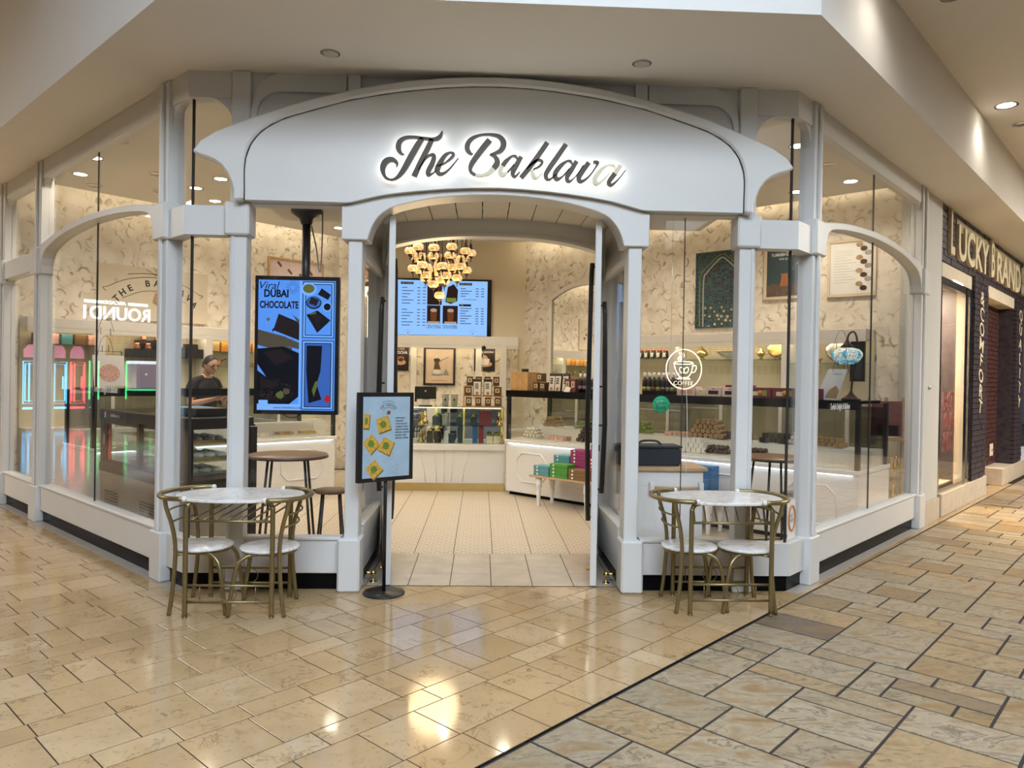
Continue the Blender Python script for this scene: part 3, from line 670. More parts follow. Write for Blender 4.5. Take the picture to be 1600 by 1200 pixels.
# ------------------------------------------------------------------ open door leaves
def leaf(sg, n):
    hx, hy = sg * .925, 1.10; ex, ey = sg * .765, .10
    ang = math.atan2(ey - hy, ex - hx); Ln = math.hypot(ex - hx, ey - hy)
    D = empty('door_%d' % n, (XC + hx, YF + hy, 0), ang, kind='structure'); D['label'] = 'white glazed entrance door standing open, %s leaf' % ('left' if sg < 0 else 'right')
    t = .024
    bar(D, 'stile', 0, .08, -t, t, .01, 2.74, .003); bar(D, 'stile', Ln - .085, Ln, -t, t, .01, 2.74, .003)
    bar(D, 'bottom_rail', .08, Ln - .085, -t, t, .15, .44, .003); bar(D, 'brass_plate', .0, Ln - .004, -t - .002, t + .002, .012, .15, 0, 'brass_kick'); bar(D, 'top_rail', .08, Ln - .085, -t, t, 2.5, 2.74, .003)
    MB().box(.078, Ln - .083, -.005, .005, .43, 2.52).build('glass_pane', 'window_glass', D)
    for f in (-1, 1):
        x = .16 if f * sg < 0 else .42
        y = f * (t + .03); top, bot = (2.56, .34) if f * sg < 0 else (2.2, .62)
        h = MB().tube([(x, y, bot), (x, y * 1.1, bot + .1), (x + .02, y * 1.35, 1.2), (x, y * 1.1, top - .1), (x - .01, y, top)], .021, 8).build('pull_bar', 'black_metal', D)
        for z in (bot + .03, 1.18, 1.5, top - .03): MB().tube([(x, f * t, z), (x, y, z)], .009, 6).build('pull_bracket', 'black_metal', D)
    MB().box(.2, .24, -t - .012, t + .012, .95, 1.0).build('lock', 'black_metal', D)
    MB().ball((Ln - .12, -t - .02, .11), .016, 8, 6).build('door_knob', 'brass', D)
    for z in (.2, 1.3, 2.4): MB().tube([(-.005, 0, z), (-.005, 0, z + .1)], .01).build('hinge', 'chrome', D)
leaf(-1, 1); leaf(1, 2)
# ------------------------------------------------------------------ shop interior shell
CZ = 3.80; YM = 12.4
RWO, LWO = (.7, YM), (-2.4, YM)              # corners of the back wall
WSR = empty('wall_shop_right', (RWO[0], RWO[1], 0), -PI / 4, kind='structure', label='leaf wallpapered wall behind the right counter')
WSL = empty('wall_shop_left', (LWO[0], LWO[1], 0), PI / 4, kind='structure', label='leaf wallpapered wall behind the left counter')
MB().box(0, 5.98, 0, .12, 0, 4.1).build('wallpaper', 'wallpaper', WSR); MB().box(-4.72, 0, 0, .12, 0, 4.1).build('wallpaper', 'wallpaper', WSL)
WB = empty('wall_back', (0, YM, 0), 0, kind='structure', label='cream back wall with the menu screen')
MB().box(-2.5, -1.62, .0, .12, 0, 4.1).build('wallpaper', 'wallpaper', WB); MB().box(-1.62, .72, -.02, .12, 0, 4.1).build('plaster', 'beige_wall', WB)
# return that closes the shop towards the right neighbour
cl = MB(); cl.slab([(4.93, 8.0), (5.35, 8.42), (5.2, 8.6), (4.75, 8.2)], 0, 4.1); struct(cl.build('wall_return', 'grey_paint'))
CS = MB()
fo = [(-5.05, 8.75), (-5.7, 9.1)]
# ceiling board stops short of the papered walls so that the cove light washes them
poly = [(EL[0] + .05, EL[1] + .1), (ER[0] - .05, ER[1] + .1), (ER[0] + 2.62, ER[1] + 2.72), (4.75, 8.05), (.72 - .1, YM - .32), (-2.4 + .1, YM - .32), (-5.5, 8.75), (EL[0] - 3.3, EL[1] + 3.4)]
CS.slab(poly, CZ, CZ + .05); o = struct(CS.build('ceiling_shop', 'shop_ceiling')); o['label'] = 'painted ceiling inside the sweet shop'
c2 = MB(); c2.slab([EL, ER, (6, 9.1), (2, 14), (-4, 14), (-8, 11.3)], CZ + .3, CZ + .36); struct(c2.build('ceiling_cove', 'shop_ceiling'))
sw = MB()
sw.slab([EL, ER, (ER[0], ER[1] + .12), (EL[0], EL[1] + .12)], 3.719, CZ + .3)
for (x0, y0), (dx, dy) in ((EL, (-H2, H2)), (ER, (H2, H2))):
    n = (H2 if dx < 0 else -H2, H2); L = 6.6 if dx < 0 else 4.4
    sw.slab([(x0, y0), (x0 + dx * L, y0 + dy * L), (x0 + dx * L + n[0] * .1, y0 + dy * L + n[1] * .1), (x0 + n[0] * .1, y0 + n[1] * .1)], 3.719, CZ + .3)
struct(sw.build('wall_bulkhead', 'shop_ceiling'))
o = MB(); e = (EL[0] - 4.98 * H2, EL[1] + 4.98 * H2); o.slab([e, (e[0] - 14, e[1] + 14), (e[0] - 13.9, e[1] + 14.1), (e[0] + .1, e[1] + .1)], 0, 3.72); struct(o.build('wall_beyond', 'white_paint'))
lamp_mat('cove_led', (1.0, .87, .64), 8.0)
for P, x0, x1 in ((WSR, .15, 5.9), (WSL, -4.55, -.15)):
    MB().box(x0, x1, -.30, -.27, CZ + .06, CZ + .085).build('cove_light', 'cove_led', P)
# recessed ceiling lights inside the shop
lamp_mat('downlight_lens', (1.0, .90, .74), 14.0); mat('downlight_trim', (.5, .45, .38), .25, metal=.8)
def downlight(x, y, z, r=.085, power=34, lit=True, label='round recessed ceiling light', group=None, col=(1.0, .88, .70)):
    d = empty('downlight', (x, y, z), 0, label, 'ceiling light', group)
    MB().lathe([(r * .8, 0.0), (r * 1.05, -.006), (r * 1.08, .0), (r * 1.0, .004), (r * .82, .003)], (0, 0, 0), 20).build('trim_ring', 'downlight_trim', d)
    MB().lathe([(.001, -.001), (r * .8, -.001), (r * .8, .002), (.001, .002)], (0, 0, 0), 20).build('lens', 'downlight_lens' if lit else 'chrome', d)
    if lit and power:
        l = bpy.data.lights.new('bulb', 'SPOT'); l.energy = power; l.color = col; l.spot_size = 2.5; l.spot_blend = .8; l.shadow_soft_size = .08
        lo = bpy.data.objects.new('bulb', l); COL.objects.link(lo); lo.location = (0, 0, -.03); lo.parent = d
    return d
DL = [((-3.56, 7.32), 0), ((-2.95, 6.68), 1), ((-4.10, 7.93), 1), ((-4.6, 8.6), 1), ((-4.7, 9.1), 0), ((-3.7, 8.5), 0), ((-4.0, 9.3), 0), ((-3.5, 9.1), 1), ((-3.04, 8.64), 1), ((-3.5, 9.75), 1), ((2.96, 6.86), 1), ((3.5, 7.42), 0), ((4.05, 8.0), 1), ((3.66, 8.5), 1), ((-2.2, 11.3), 1), ((-.9, 7.9), 1), ((1.0, 7.7), 1), ((-.5, 11.0), 1), ((.4, 10.4), 1), ((2.0, 9.6), 1), ((-1.9, 7.6), 1)]
DLN = ['nearest the left window', 'over the chilled case', 'beside the left hall window', 'over the left counter end', 'close to the left papered wall', 'between the left counter lights', 'in front of the round wall sign', 'above the shop worker', 'nearer the hanging screen', 'over the left shelves', 'nearest the right front corner', 'in the middle of the right window', 'deepest in the right window', 'over the right counter', 'by the back wallpaper', 'in front of the chandelier', 'inside the right door leaf', 'above the till', 'above the end of the right counter', 'over the middle of the right counter', 'above the left bar table']
for ((x, y), lit), nm in zip(DL, DLN):
    downlight(x, y, CZ, lit=bool(lit), power=46 if y > 6.7 else 26, label='recessed round ceiling light %s' % nm, group='shop ceiling lights')

# ------------------------------------------------------------------ lit wall shelving
mat('shelf_back', (.74, .66, .48), .55, var=.02); lamp_mat('shelf_led', (1.0, .86, .60), 7.0)
def shelving(par_loc, rz, x0, x1, posts, shelves, label, depth=.35):
    S = empty('wall_shelving', (par_loc[0], par_loc[1], 0), rz, label, 'shelving')
    MB().box(x0, x1, -.03, -.012, 0, 2.2).build('back_panel', 'shelf_back', S)
    MB().box(x0, x1, -depth, -.012, 2.08, 2.2).build('header', 'cream_white', S, bev=.004)
    MB().box(x0, x1, -depth, -.03, 0, .86).build('lower_cabinet', 'cream_white', S)
    for p in posts: MB().box(p - .045, p + .045, -depth - .01, -.03, .86, 2.08).build('upright', 'cream_white', S, bev=.004)
    ps = sorted([x0] + posts + [x1])
    MB().box(x0, x1, -depth, -depth + .018, 2.03, 2.08).build('header_lip', 'cream_white', S)
    MB().box(x0 + .05, x1 - .05, -depth + .03, -depth + .06, 2.06, 2.079).build('led_strip', 'shelf_led', S)
    for (a, b), zs in zip(zip(ps, ps[1:]), shelves):
        for z in zs: MB().box(a + .05, b - .05, -depth + .03, -.035, z - .005, z + .005).build('glass_shelf', 'green_glass', S)
        sl = MB()
        n = max(2, int((b - a - .3) / .085)); zz = [2.02 - k * .028 for k in range(4)] + [1.76 - k * .028 for k in range(4)]
        for z in zz:
            for k in range(n):
                xx = a + .2 + k * (b - a - .35) / n; sl.box(xx, xx + .055, -.034, -.029, z, z + .006)
        o = sl.build('slot_vents', 'oak', S); o['kind'] = 'stuff'
    return S
shelving(RWO, -PI / 4, 2.05, 5.55, [3.05, 4.62], [[1.87], [1.85], [1.80]], 'cream lit shelving along the right papered wall')
shelving(LWO, PI / 4, -4.55, -.45, [-3.74, -2.35, -1.3], [[1.88], [1.76], [1.66, 1.87], [1.66, 1.87]], 'cream lit shelving along the left papered wall')
# niche under the menu screen
NB = empty('back_niche', (0, YM, 0), 0, 'cream lit niche with papered back below the menu screen', 'niche')
MB().box(-1.6, .6, -.34, -.02, 2.09, 2.24).build('header', 'cream_white', NB, bev=.004); MB().box(-1.6, .5, -.34, -.02, 0, .9).build('back_counter', 'cream_white', NB)
MB().box(-1.6, .6, -.045, -.022, .9, 2.09).build('papered_back', 'wallpaper', NB)
for x in (-1.13, -.05, .36): MB().box(x - .05, x + .05, -.1 if x < .3 else -.36, -.045, .9, 2.09).build('upright', 'cream_white', NB, bev=.004)
MB().box(-1.55, .5, -.30, -.27, 2.072, 2.089).build('led_strip', 'shelf_led', NB); MB().box(-1.6, .6, -.34, -.318, 2.04, 2.09).build('header_lip', 'cream_white', NB)
# arched mirror on the right papered wall
AM = empty('arched_mirror', (RWO[0], RWO[1], 0), -PI / 4, 'tall arched mirror in a cream frame on the right papered wall', 'mirror')
az = lambda x: 2.87 + .24 * (1 - ((x - 1.29) / .70) ** 2)
xs = [.59 + 1.40 * k / 24 for k in range(25)]
MB().strip([(x, az(x)) for x in xs], [(x, az(x) - .075) for x in xs], -.06, -.012).build('arch_frame', 'cream_white', AM, bev=.004)
for x in (.59, 1.925): MB().box(x, x + .065, -.06, -.012, .9, 2.87).build('side_frame', 'cream_white', AM, bev=.004)
MB().prism([(.65, .95)] + [(1.93, .95)] + [(x, az(x) - .07) for x in xs[::-1]][1:-1], -.03, -.014).build('mirror_glass', 'mirror', AM)
# ------------------------------------------------------------------ counters
def moulding(P, x0, x1, z0, z1, y, c=.09, m='white_gloss'):
    pts = [(x0 + c, z0), (x1 - c, z0), (x1 - c * .5, z0 + c * .5), (x1, z0 + c), (x1, z1 - c), (x1 - c * .5, z1 - c * .5), (x1 - c, z1), (x0 + c, z1), (x0 + c * .5, z1 - c * .5), (x0, z1 - c), (x0, z0 + c), (x0 + c * .5, z0 + c * .5)]
    return MB().tube([(x, y, z) for x, z in pts], .010, 6, closed=True).build('panel_moulding', m, P)
lamp_mat('counter_led', (.80, .92, 1.0), 2.2); lamp_mat('case_led', (1.0, .88, .66), 5.0)
glass('rear_tint', (.52, .52, .48), 1.6)
def display_row(name, loc, rz, x0, x1, label, flip=False, top_z=1.40):
    C = empty(name, loc, rz, label, 'display counter')
    MB().box(x0, x1, 0, .95, .05, .70).build('base', 'white_gloss', C, bev=.006); MB().box(x0 + .03, x1 - .03, .05, .9, 0, .05).build('plinth', 'kick_black', C)
    MB().box(x0 - .01, x1 + .01, -.03, .96, .70, .745).build('ledge', 'white_gloss', C, bev=.006)
    MB().box(x0 + .05, x1 - .05, -.024, -.008, .692, .6995).build('led_strip', 'counter_led', C)
    n = max(1, round((x1 - x0) / .93)); w_ = (x1 - x0) / n
    for k in range(n): moulding(C, x0 + k * w_ + .2, x0 + (k + 1) * w_ - .2, .2, .58, -.004)
    # decks, rear sliding doors, frame, glass, top
    MB().box(x0 + .03, x1 - .03, .05, .48, .745, .765).build('lower_deck', 'cream_white', C); MB().box(x0 + .03, x1 - .03, .48, .9, .745, .90).build('upper_deck', 'cream_white', C)
    MB().box(x0, x1, -.02, .62, top_z - .03, top_z).build('top', 'black_gloss', C); MB().box(x0, x1, -.02, .0, top_z - .085, top_z - .03).build('top_lip', 'black_gloss', C)
    for x in (x0 + .02, x1 - .02):
        MB().box(x - .02, x + .02, .0, .05, .745, top_z - .03).build('frame_post', 'black_metal', C); MB().box(x - .02, x + .02, .85, .9, .745, top_z - .03).build('frame_post', 'black_metal', C)
        MB().box(x - .004, x + .004, .03, .88, .745, top_z - .035).build('end_glass', 'case_glass', C)
    MB().box(x0 + .04, x1 - .04, -.004, .004, .745, top_z - .03).build('front_glass', 'case_glass', C)
    MB().box(x0 + .02, x1 - .02, .88, .9, .9, top_z - .075).build('rear_glass', 'rear_tint', C)
    k = x0 + .5
    while k < x1 - .2: MB().box(k - .02, k + .02, .875, .91, .9, top_z - .03).build('rear_mullion', 'cream_white', C); k += .72
    MB().box(x0 + .05, x1 - .05, .02, .05, top_z - .042, top_z - .031).build('case_light', 'case_led', C)
    return C
DR = display_row('display_counter', (.35, 9.9, 0), -PI / 4, 0, 4.5, 'long white sweet counter with glazed case and black top along the right side')
DLc = display_row('display_counter', (-1.96, 10.04, 0), PI / 4, -3.0, 0, 'white sweet counter with glazed case behind the hanging screen', top_z=1.38)
# till counter
lamp_mat('post_glow', (.75, .62, .12), .25)
TC = empty('till_counter', (-.39, 10.1, 0), 0, 'white panelled till counter with brass plinth and glazed gift case', 'counter')
MB().box(-.95, .72, .02, .6, .11, .56).build('base', 'white_gloss', TC); MB().box(-.96, .74, -.02, .62, .56, .645).build('ledge', 'white_gloss', TC, bev=.008)
MB().box(-.95, .72, .0, .6, 0, .11).build('brass_plinth', 'brass_kick', TC)
for x, dx in ((-.35, -.09), (-.2, -.04), (-.1, .0), (.0, .04), (.15, .09)):
    MB().tube([(x, .018, .13), (x + dx * .3, .018, .3), (x + dx, .018, .55)], .006, 5).build('fan_groove', 'cream_white', TC)
MB().box(-.94, .72, .02, .5, 1.13, 1.15).build('glass_top', 'green_glass', TC); MB().box(-.94, .72, .015, .022, .645, 1.13).build('front_glass', 'case_glass', TC)
MB().box(-.92, .70, .05, .48, .888, .894).build('glass_shelf', 'green_glass', TC); MB().box(-.94, .72, .49, .5, .645, 1.13).build('back_mirror', 'mirror', TC)
for x in (-.93, -.25, .15, .70): MB().box(x - .012, x + .012, .46, .49, .645, 1.13).build('lit_post', 'post_glow', TC)
MB().box(-.9, .68, .44, .455, 1.118, 1.128).build('case_light', 'case_led', TC)

# ------------------------------------------------------------------ chilled case by the left window
FC = empty('chilled_case', (-2.5, 6.35, 0), -PI / 4, 'black framed chilled pastry case with sliding rear doors beside the left window', 'display case')
mat('steel_brushed', (.42, .38, .32), .35, metal=.7, var=.1, scale=3); mat('case_dark', (.018, .014, .014), .3, var=.2)
L = 2.0; Wd = .62
MB().box(-L, 0, 0, Wd, .04, .56).build('machine_base', 'steel_brushed', FC, bev=.004)
for x in (-1.85, -.95):
    v = MB()
    for r in range(9): v.box(x, x + .34, -.008, -.002, .12 + r * .028, .132 + r * .028)
    v.build('vent_grille', 'black_metal', FC)
MB().box(-L - .01, .01, -.01, Wd + .01, .54, .63).build('lower_frame', 'case_dark', FC, bev=.004); MB().box(-L - .01, .01, -.01, Wd, 1.07, 1.17).build('top_frame', 'case_dark', FC, bev=.006)
MB().box(-L + .03, -.03, .03, Wd - .05, 1.165, 1.178).build('top_glass', 'green_glass', FC)
for x in (-L + .05, -.05):
    for y in (.035, Wd - .035): MB().box(x - .055, x + .055, y - .035, y + .035, .63, 1.07).build('corner_post', 'case_dark', FC)
for x0, x1, y in ((-L + .1, -1.0, .012), (-1.06, -.1, .035)):
    D = MB(); D.box(x0, x0 + .06, y - .01, y + .01, .64, 1.06); D.box(x1 - .06, x1, y - .01, y + .01, .64, 1.06); D.box(x0, x1, y - .01, y + .01, .63, .67); D.box(x0, x1, y - .01, y + .01, 1.03, 1.07)
    d = D.build('sliding_door', 'case_dark', FC); MB().box(x0 + .05, x1 - .05, y - .003, y + .003, .66, 1.04).build('glass_pane', 'case_glass', d)
    MB().box(x0 + .02, x0 + .04, y - .025, y - .01, .82, .92).build('handle', 'chrome', d)
MB().box(-L + .05, -.05, Wd - .004, Wd + .004, .63, 1.07).build('front_glass', 'case_glass', FC); MB().box(-.004, .004, .06, Wd - .06, .63, 1.07).build('end_glass', 'case_glass', FC)
MB().box(-.02, .03, Wd - .06, Wd + .03, .05, 1.1).build('end_cheek', 'case_dark', FC, bev=.02, bseg=3)
for z in (.78, .93): MB().box(-L + .1, -.08, .12, Wd - .06, z - .006, z).build('glass_shelf', 'green_glass', FC)
MB().box(-L + .1, -.1, Wd - .1, Wd - .08, 1.05, 1.065).build('case_light', 'counter_led', FC)
text('lettering', 'delidiona ca', .05, 'white_paint', FC, (-L + .42, -.014, 1.12), ext=.001, shear=.25); MB().box(-L + .14, -L + .17, -.0125, -.009, 1.09, 1.15).build('badge', 'white_paint', FC)

# ------------------------------------------------------------------ sweets on trays
mat('baklava', (.62, .40, .10), .5, var=.3, scale=60); mat('pistachio', (.25, .30, .06), .7, var=.4, scale=70); mat('choc', (.07, .03, .02), .4, var=.4, scale=60)
mat('powder', (.78, .74, .68), .8, var=.1, scale=40); mat('rosy', (.72, .42, .34), .6, var=.3, scale=40); mat('nutty', (.42, .27, .12), .6, var=.5, scale=70); mat('white_nougat', (.76, .70, .58), .6, var=.25, scale=60)
mat('ceramic', (.78, .76, .72), .25, var=.03); mat('card_white', (.80, .78, .74), .6, var=.02); mat('black_pastry', (.03, .025, .02), .5, var=.4, scale=50)
def sweet_tray(C, x, y, z, kind, m, label, w_=.3, n=12, cnt0=5, r=.026, card=None):
    T = empty('sweet_tray', (0, 0, 0), 0, label, 'tray of sweets', 'sweets displayed in the glass cases')
    q = C.matrix_basis @ Vector((x, y, z)); T.location = q; T.rotation_euler = C.rotation_euler
    MB().lathe([(.001, 0), (w_ * .48, 0), (w_ * .55, .012), (w_ * .52, .012), (w_ * .45, .006), (.001, .006)], (0, 0, 0), 20, sy=.62).build('plate', 'ceramic', T)
    mb = MB(); rnd = random.Random(len(label) * 7 + int(x * 10)); cnt = cnt0; lay = 0; k = 0
    while k < n and cnt > 0:
        for i in range(cnt):
            xx = (i - (cnt - 1) / 2) * r * 2.1 + rnd.uniform(-.1, .1) * r; zz = .008 + r + lay * r * 1.7
            for yy in (-r * 2.2, 0, r * 2.2):
                if kind == 'roll': mb.tube([(xx, yy - r, zz), (xx, yy + r * .9, zz)], r, 6)
                elif kind == 'cube': mb.box(xx - r * .9, xx + r * .9, yy - r * .95, yy + r * .95, zz - r, zz + r * .75)
                else: mb.ball((xx, yy, zz), r, 6, 4)
            k += 1
        cnt -= 1; lay += 1
    mb.build('sweets', m, T)
    if card:
        MB().box(-.05 + card, .05 + card, -.085, -.081, .02, .095).build('name_card', 'card_white', T, rot=(-.15, 0, 0))
    return T
for (x, y, z, kd, m, lb, kw) in [
    (.32, .62, .90, 'roll', 'nutty', 'plate of pistachio rolled sweets on the upper deck nearest the till', {}),
    (.86, .62, .90, 'roll', 'pistachio', 'plate of green pistachio rolls left of the white nougat', dict(n=9)),
    (1.30, .60, .90, 'roll', 'white_nougat', 'stack of white nougat rolls with dark nuts behind the right door leaf', dict(r=.034, n=14)),
    (.30, .22, .765, 'ball', 'white_nougat', 'heap of pale nut sweets on the lower deck end', {}),
    (.74, .22, .765, 'cube', 'rosy', 'low row of pink delight beside a red ribbon', dict(n=5)),
    (1.22, .22, .765, 'ball', 'choc', 'heap of dark chocolate sweets behind the stacked boxes', dict(n=14, r=.03)),
    (2.25, .6, .90, 'cube', 'rosy', 'plate of rosy delight behind the green delivery sticker', dict(n=5)),
    (2.66, .6, .90, 'roll', 'nutty', 'large pyramid of nut filled rolls below the neon cup', dict(n=20, cnt0=7, r=.03)),
    (3.02, .6, .90, 'cube', 'choc', 'chocolate squares with a white name card left of the window post', dict(n=8, card=.0)),
    (2.72, .22, .765, 'cube', 'powder', 'white powdered delight cubes on the lower deck', dict(n=12, r=.03, card=.03)),
    (2.98, .2, .765, 'ball', 'choc', 'dark truffles at the lower deck beside the window post', dict(n=8)),
    (3.46, .6, .90, 'cube', 'black_pastry', 'black wrapped rolls with a tall name card right of the window post', dict(n=9, r=.03, card=.0)),
    (3.74, .6, .90, 'ball', 'white_nougat', 'pyramid of coconut balls near the corner glass', dict(n=10)),
    (4.02, .6, .90, 'cube', 'nutty', 'long row of nut bars at the far right end', dict(n=10, cnt0=6, card=.0)),
    (3.40, .22, .765, 'ball', 'choc', 'small chocolate heap on the lower deck under the bar table', dict(n=6, card=.0)),
    (1.75, .6, .90, 'roll', 'pistachio', 'plate of pistachio rolls hidden behind the right door post', {})]:
    sweet_tray(DR, x, y, z, kd, m, lb, **kw)
for (x, y, z, kd, m, lb, kw) in [(-.28, .25, .765, 'cube', 'baklava', 'flat tray of baklava nearest the till end of the left counter', dict(n=5, r=.02)), (-.62, .25, .765, 'cube', 'nutty', 'flat tray of nut pastries under the hanging screen', dict(n=5, r=.02)),
                                 (-.98, .25, .765, 'cube', 'white_nougat', 'flat tray of pale pastries beside the window post', dict(n=5, r=.02))]:
    sweet_tray(DLc, x, y, z, kd, m, lb, **kw)
for k, (x, z, m, lb) in enumerate([(-1.6, .78, 'powder', 'sugar dusted pastries on the middle glass shelf by the door handle'), (-1.05, .78, 'powder', 'sugar dusted pastries in the middle of the chilled case'), (-.45, .93, 'powder', 'sugar dusted pastries on the top glass shelf at the end'), (-.42, .78, 'powder', 'sugar dusted pastries on the middle glass shelf at the end'), (-.5, .635, 'powder', 'sugar dusted pastries on the floor of the chilled case'), (-1.5, .635, 'powder', 'sugar dusted pastries on the case floor behind the sliding door')]):
    T = empty('pastry_tray', FC.matrix_basis @ Vector((x, .34, z)), -PI / 4, lb, 'tray of pastries', 'trays in the chilled case')
    MB().box(-.22, .22, -.17, .17, 0, .025).build('tray', 'brass_kick' if k in (2, 3) else 'steel_brushed', T)
    pm = MB()
    for a in range(4):
        for b in range(3): pm.ball((-.16 + a * .105, -.11 + b * .11, .035), .055, 8, 5, (1, .95, .55))
    pm.build('pastries', m, T)
# ------------------------------------------------------------------ bistro sets in front of the windows
GM = 'gold_metal'
def bistro_table(loc, label):
    T = empty('bistro_table', loc, 0, label, 'table', 'oval bistro tables outside the shop')
    ov = [(.44 * math.cos(a) * (1 - .06 * math.cos(2 * a)), .285 * math.sin(a)) for a in [2 * PI * k / 48 for k in range(48)]]
    MB().slab(ov, .737, .757).build('tabletop', 'white_marble', T, bev=.004)
    for sx in (-1, 1):
        for sy in (-1, 1):
            MB().tube(smooth_pts([(sx * .272, sy * .225, 0), (sx * .272, sy * .225, .3), (sx * .272, sy * .225, .66), (sx * .267, sy * .222, .705), (sx * .245, sy * .20, .728), (sx * .2, sy * .16, .733)], 4), .0155, 10).build('leg', GM, T)
            MB().tube([(sx * .272, sy * .225, .0), (sx * .272, sy * .225, .01)], .0165, 10).build('foot_cap', GM, T)
    for sy in (-1, 1):
        zz = .615 if sy < 0 else .685
        MB().tube([(-.272, sy * .225, zz), (.272, sy * .225, zz)], .009).build('top_rail', GM, T)
        for z in (.10, .205): MB().tube([(-.272, sy * .225, z), (.272, sy * .225, z)], .009).build('stretcher', GM, T)
        MB().tube([(.0 + .05 * math.cos(a), sy * .225, .152 + .05 * math.sin(a)) for a in [2 * PI * k / 20 for k in range(20)]], .003, 6, closed=True).build('ring_ornament', GM, T)
        for x in (-.18, .17): MB().tube([(x, sy * .225, .1), (x, sy * .225, .205)], .003, 5).build('ornament_rod', GM, T)
    for k in range(7):
        x = -.25 + k * .075; MB().tube([(x - .0, -.225, .615), (x + .115, .225, .685)], .0055, 6).build('rack_rod', GM, T)
    return T
def bistro_chair(loc, rz, label):
    C = empty('bistro_chair', loc, rz, label, 'chair', 'round seated bistro chairs outside the shop')
    MB().lathe([(.001, .398), (.18, .398), (.19, .402), (.193, .41), (.19, .418), (.18, .422), (.001, .422)], (0, 0, 0), 32).build('seat', 'white_marble', C)
    MB().tube([(.17 * math.cos(a), .15 * math.sin(a), .388) for a in [2 * PI * k / 20 for k in range(20)]], .009, 6, closed=True).build('seat_frame', GM, C)
    for sy in (-1, 1):
        MB().tube(smooth_pts([(-.14, sy * .195, 0), (-.123, sy * .195, .12), (-.108, sy * .192, .3), (-.106, sy * .19, .45), (-.125, sy * .2, .58), (-.155, sy * .215, .69), (-.164, sy * .22, .755)], 4), .0135, 10).build('leg', GM, C)
        MB().tube(smooth_pts([(.215, sy * .185, 0), (.195, sy * .18, .15), (.175, sy * .175, .28), (.15, sy * .165, .345), (.09, sy * .145, .385), (-.02, sy * .13, .39)], 4), .0135, 10).build('leg', GM, C)
        MB().tube([(-.108, sy * .19, .385), (-.02, sy * .13, .388)], .008).build('seat_bracket', GM, C)
    arc = lambda z, rx, ry, x0, a0=105: [(x0 - rx * math.sin(math.radians(a)) , -ry * math.cos(math.radians(a)), z) for a in range(180 - a0, a0 + 1, 6)]
    top = [(-.05 - .215 * math.cos(math.radians(t)), .265 * math.sin(math.radians(t)), .758) for t in range(-96, 97, 8)]
    MB().tube(top, .0155, 10).build('back_rail', GM, C)
    for p in (top[0], top[-1]): MB().ball(p, .0185, 10, 6).build('end_cap', 'card_white', C)
    for z, k in ((.655, 1.0), (.575, .93)):
        xl = -.146 if k == 1.0 else -.125; MB().tube([(xl - .055 * (1 - (t / 8) ** 2), .205 * t / 8, z) for t in range(-8, 9)], .0065, 6).build('back_slat', GM, C)
    return C
bistro_table((-1.585, 4.97, 0), 'oval marble topped bistro table left of the entrance')
bistro_chair((-1.835, 4.985, 0), 0, 'bistro chair tucked at the left end of the left table')
bistro_chair((-1.385, 4.95, 0), PI + .04, 'bistro chair tucked at the right end of the left table, beside the menu stand')
bistro_table((1.685, 5.055, 0), 'oval marble topped bistro table right of the entrance')
bistro_chair((1.465, 5.065, 0), .02, 'bistro chair tucked at the left end of the right table')
bistro_chair((1.862, 5.05, 0), PI, 'bistro chair tucked at the right end of the right table')

# ------------------------------------------------------------------ menu stand
MS = empty('menu_stand', (-.672, 5.295, 0), 0, 'black floor stand with a tilted baklava poster left of the doorway', 'sign stand')
MB().lathe([(.001, 0), (.148, 0), (.15, .006), (.146, .012), (.03, .014), (.016, .02), (.001, .02)], (0, 0, 0), 36).build('base', 'black_metal', MS)
MB().tube([(0, 0, .015), (0, .0, 1.2)], .0125, 10).build('pole', 'black_metal', MS)
PF = empty('panel', (0, -.03, 1.125), math.radians(38), parent=MS)
mat('poster_blue', (.36, .50, .62), .5, var=.08, scale=8); mat('print_dark', (.035, .04, .05), .6); mat('pastry_gold', (.60, .36, .06), .55, var=.35, scale=60); mat('pastry_edge', (.20, .12, .03), .6, var=.3); mat('pist_green', (.13, .22, .03), .7, var=.5, scale=120)
MB().box(-.225, .225, -.012, .022, -.315, .315).build('frame', 'black_metal', MS, (0, -.03, 1.125), (0, 0, math.radians(38)), bev=.003)
bpy.data.objects.remove(PF)
pr = (0, 0, math.radians(38)); pl = (0, -.03, 1.125)
MB().box(-.19, .19, -.0145, -.012, -.285, .285).build('poster', 'poster_blue', MS, pl, pr)
def poly_part(P, name, poly, y, m, loc=(0, 0, 0), rot=(0, 0, 0), th=.0006): return MB().prism(poly, y - th, y).build(name, m, P, loc, rot)
def rot2(cx, cz, w_, h, a, n=4): return [(cx + x * math.cos(a) - z * math.sin(a), cz + x * math.sin(a) + z * math.cos(a)) for x, z in ((-w_, -h), (w_, -h), (w_ * .95, h), (-w_ * .9, h * 1.05))]
rnd = random.Random(3)
for cx, cz, a in ((-.03, .09, .28), (-.125, -.045, .75), (-.005, -.065, -.45), (-.10, -.225, .7), (-.165, .115, -.1)):
    wd = .052 if cx > -.15 else .024
    poly_part(MS, 'pastry_print', [(x + .006, z - .008) for x, z in rot2(cx, cz, wd, .052, a)], -.0148, 'pastry_edge', pl, pr); poly_part(MS, 'pastry_print', rot2(cx, cz, wd, .05, a), -.0155, 'pastry_gold', pl, pr)
    poly_part(MS, 'pistachio_print', [(cx + (.022 + .008 * rnd.random()) * math.cos(t) * (wd / .052), cz + (.022 + .008 * rnd.random()) * math.sin(t)) for t in [2 * PI * k / 11 for k in range(11)]], -.0162, 'pist_green', pl, pr)
arcp = MB()
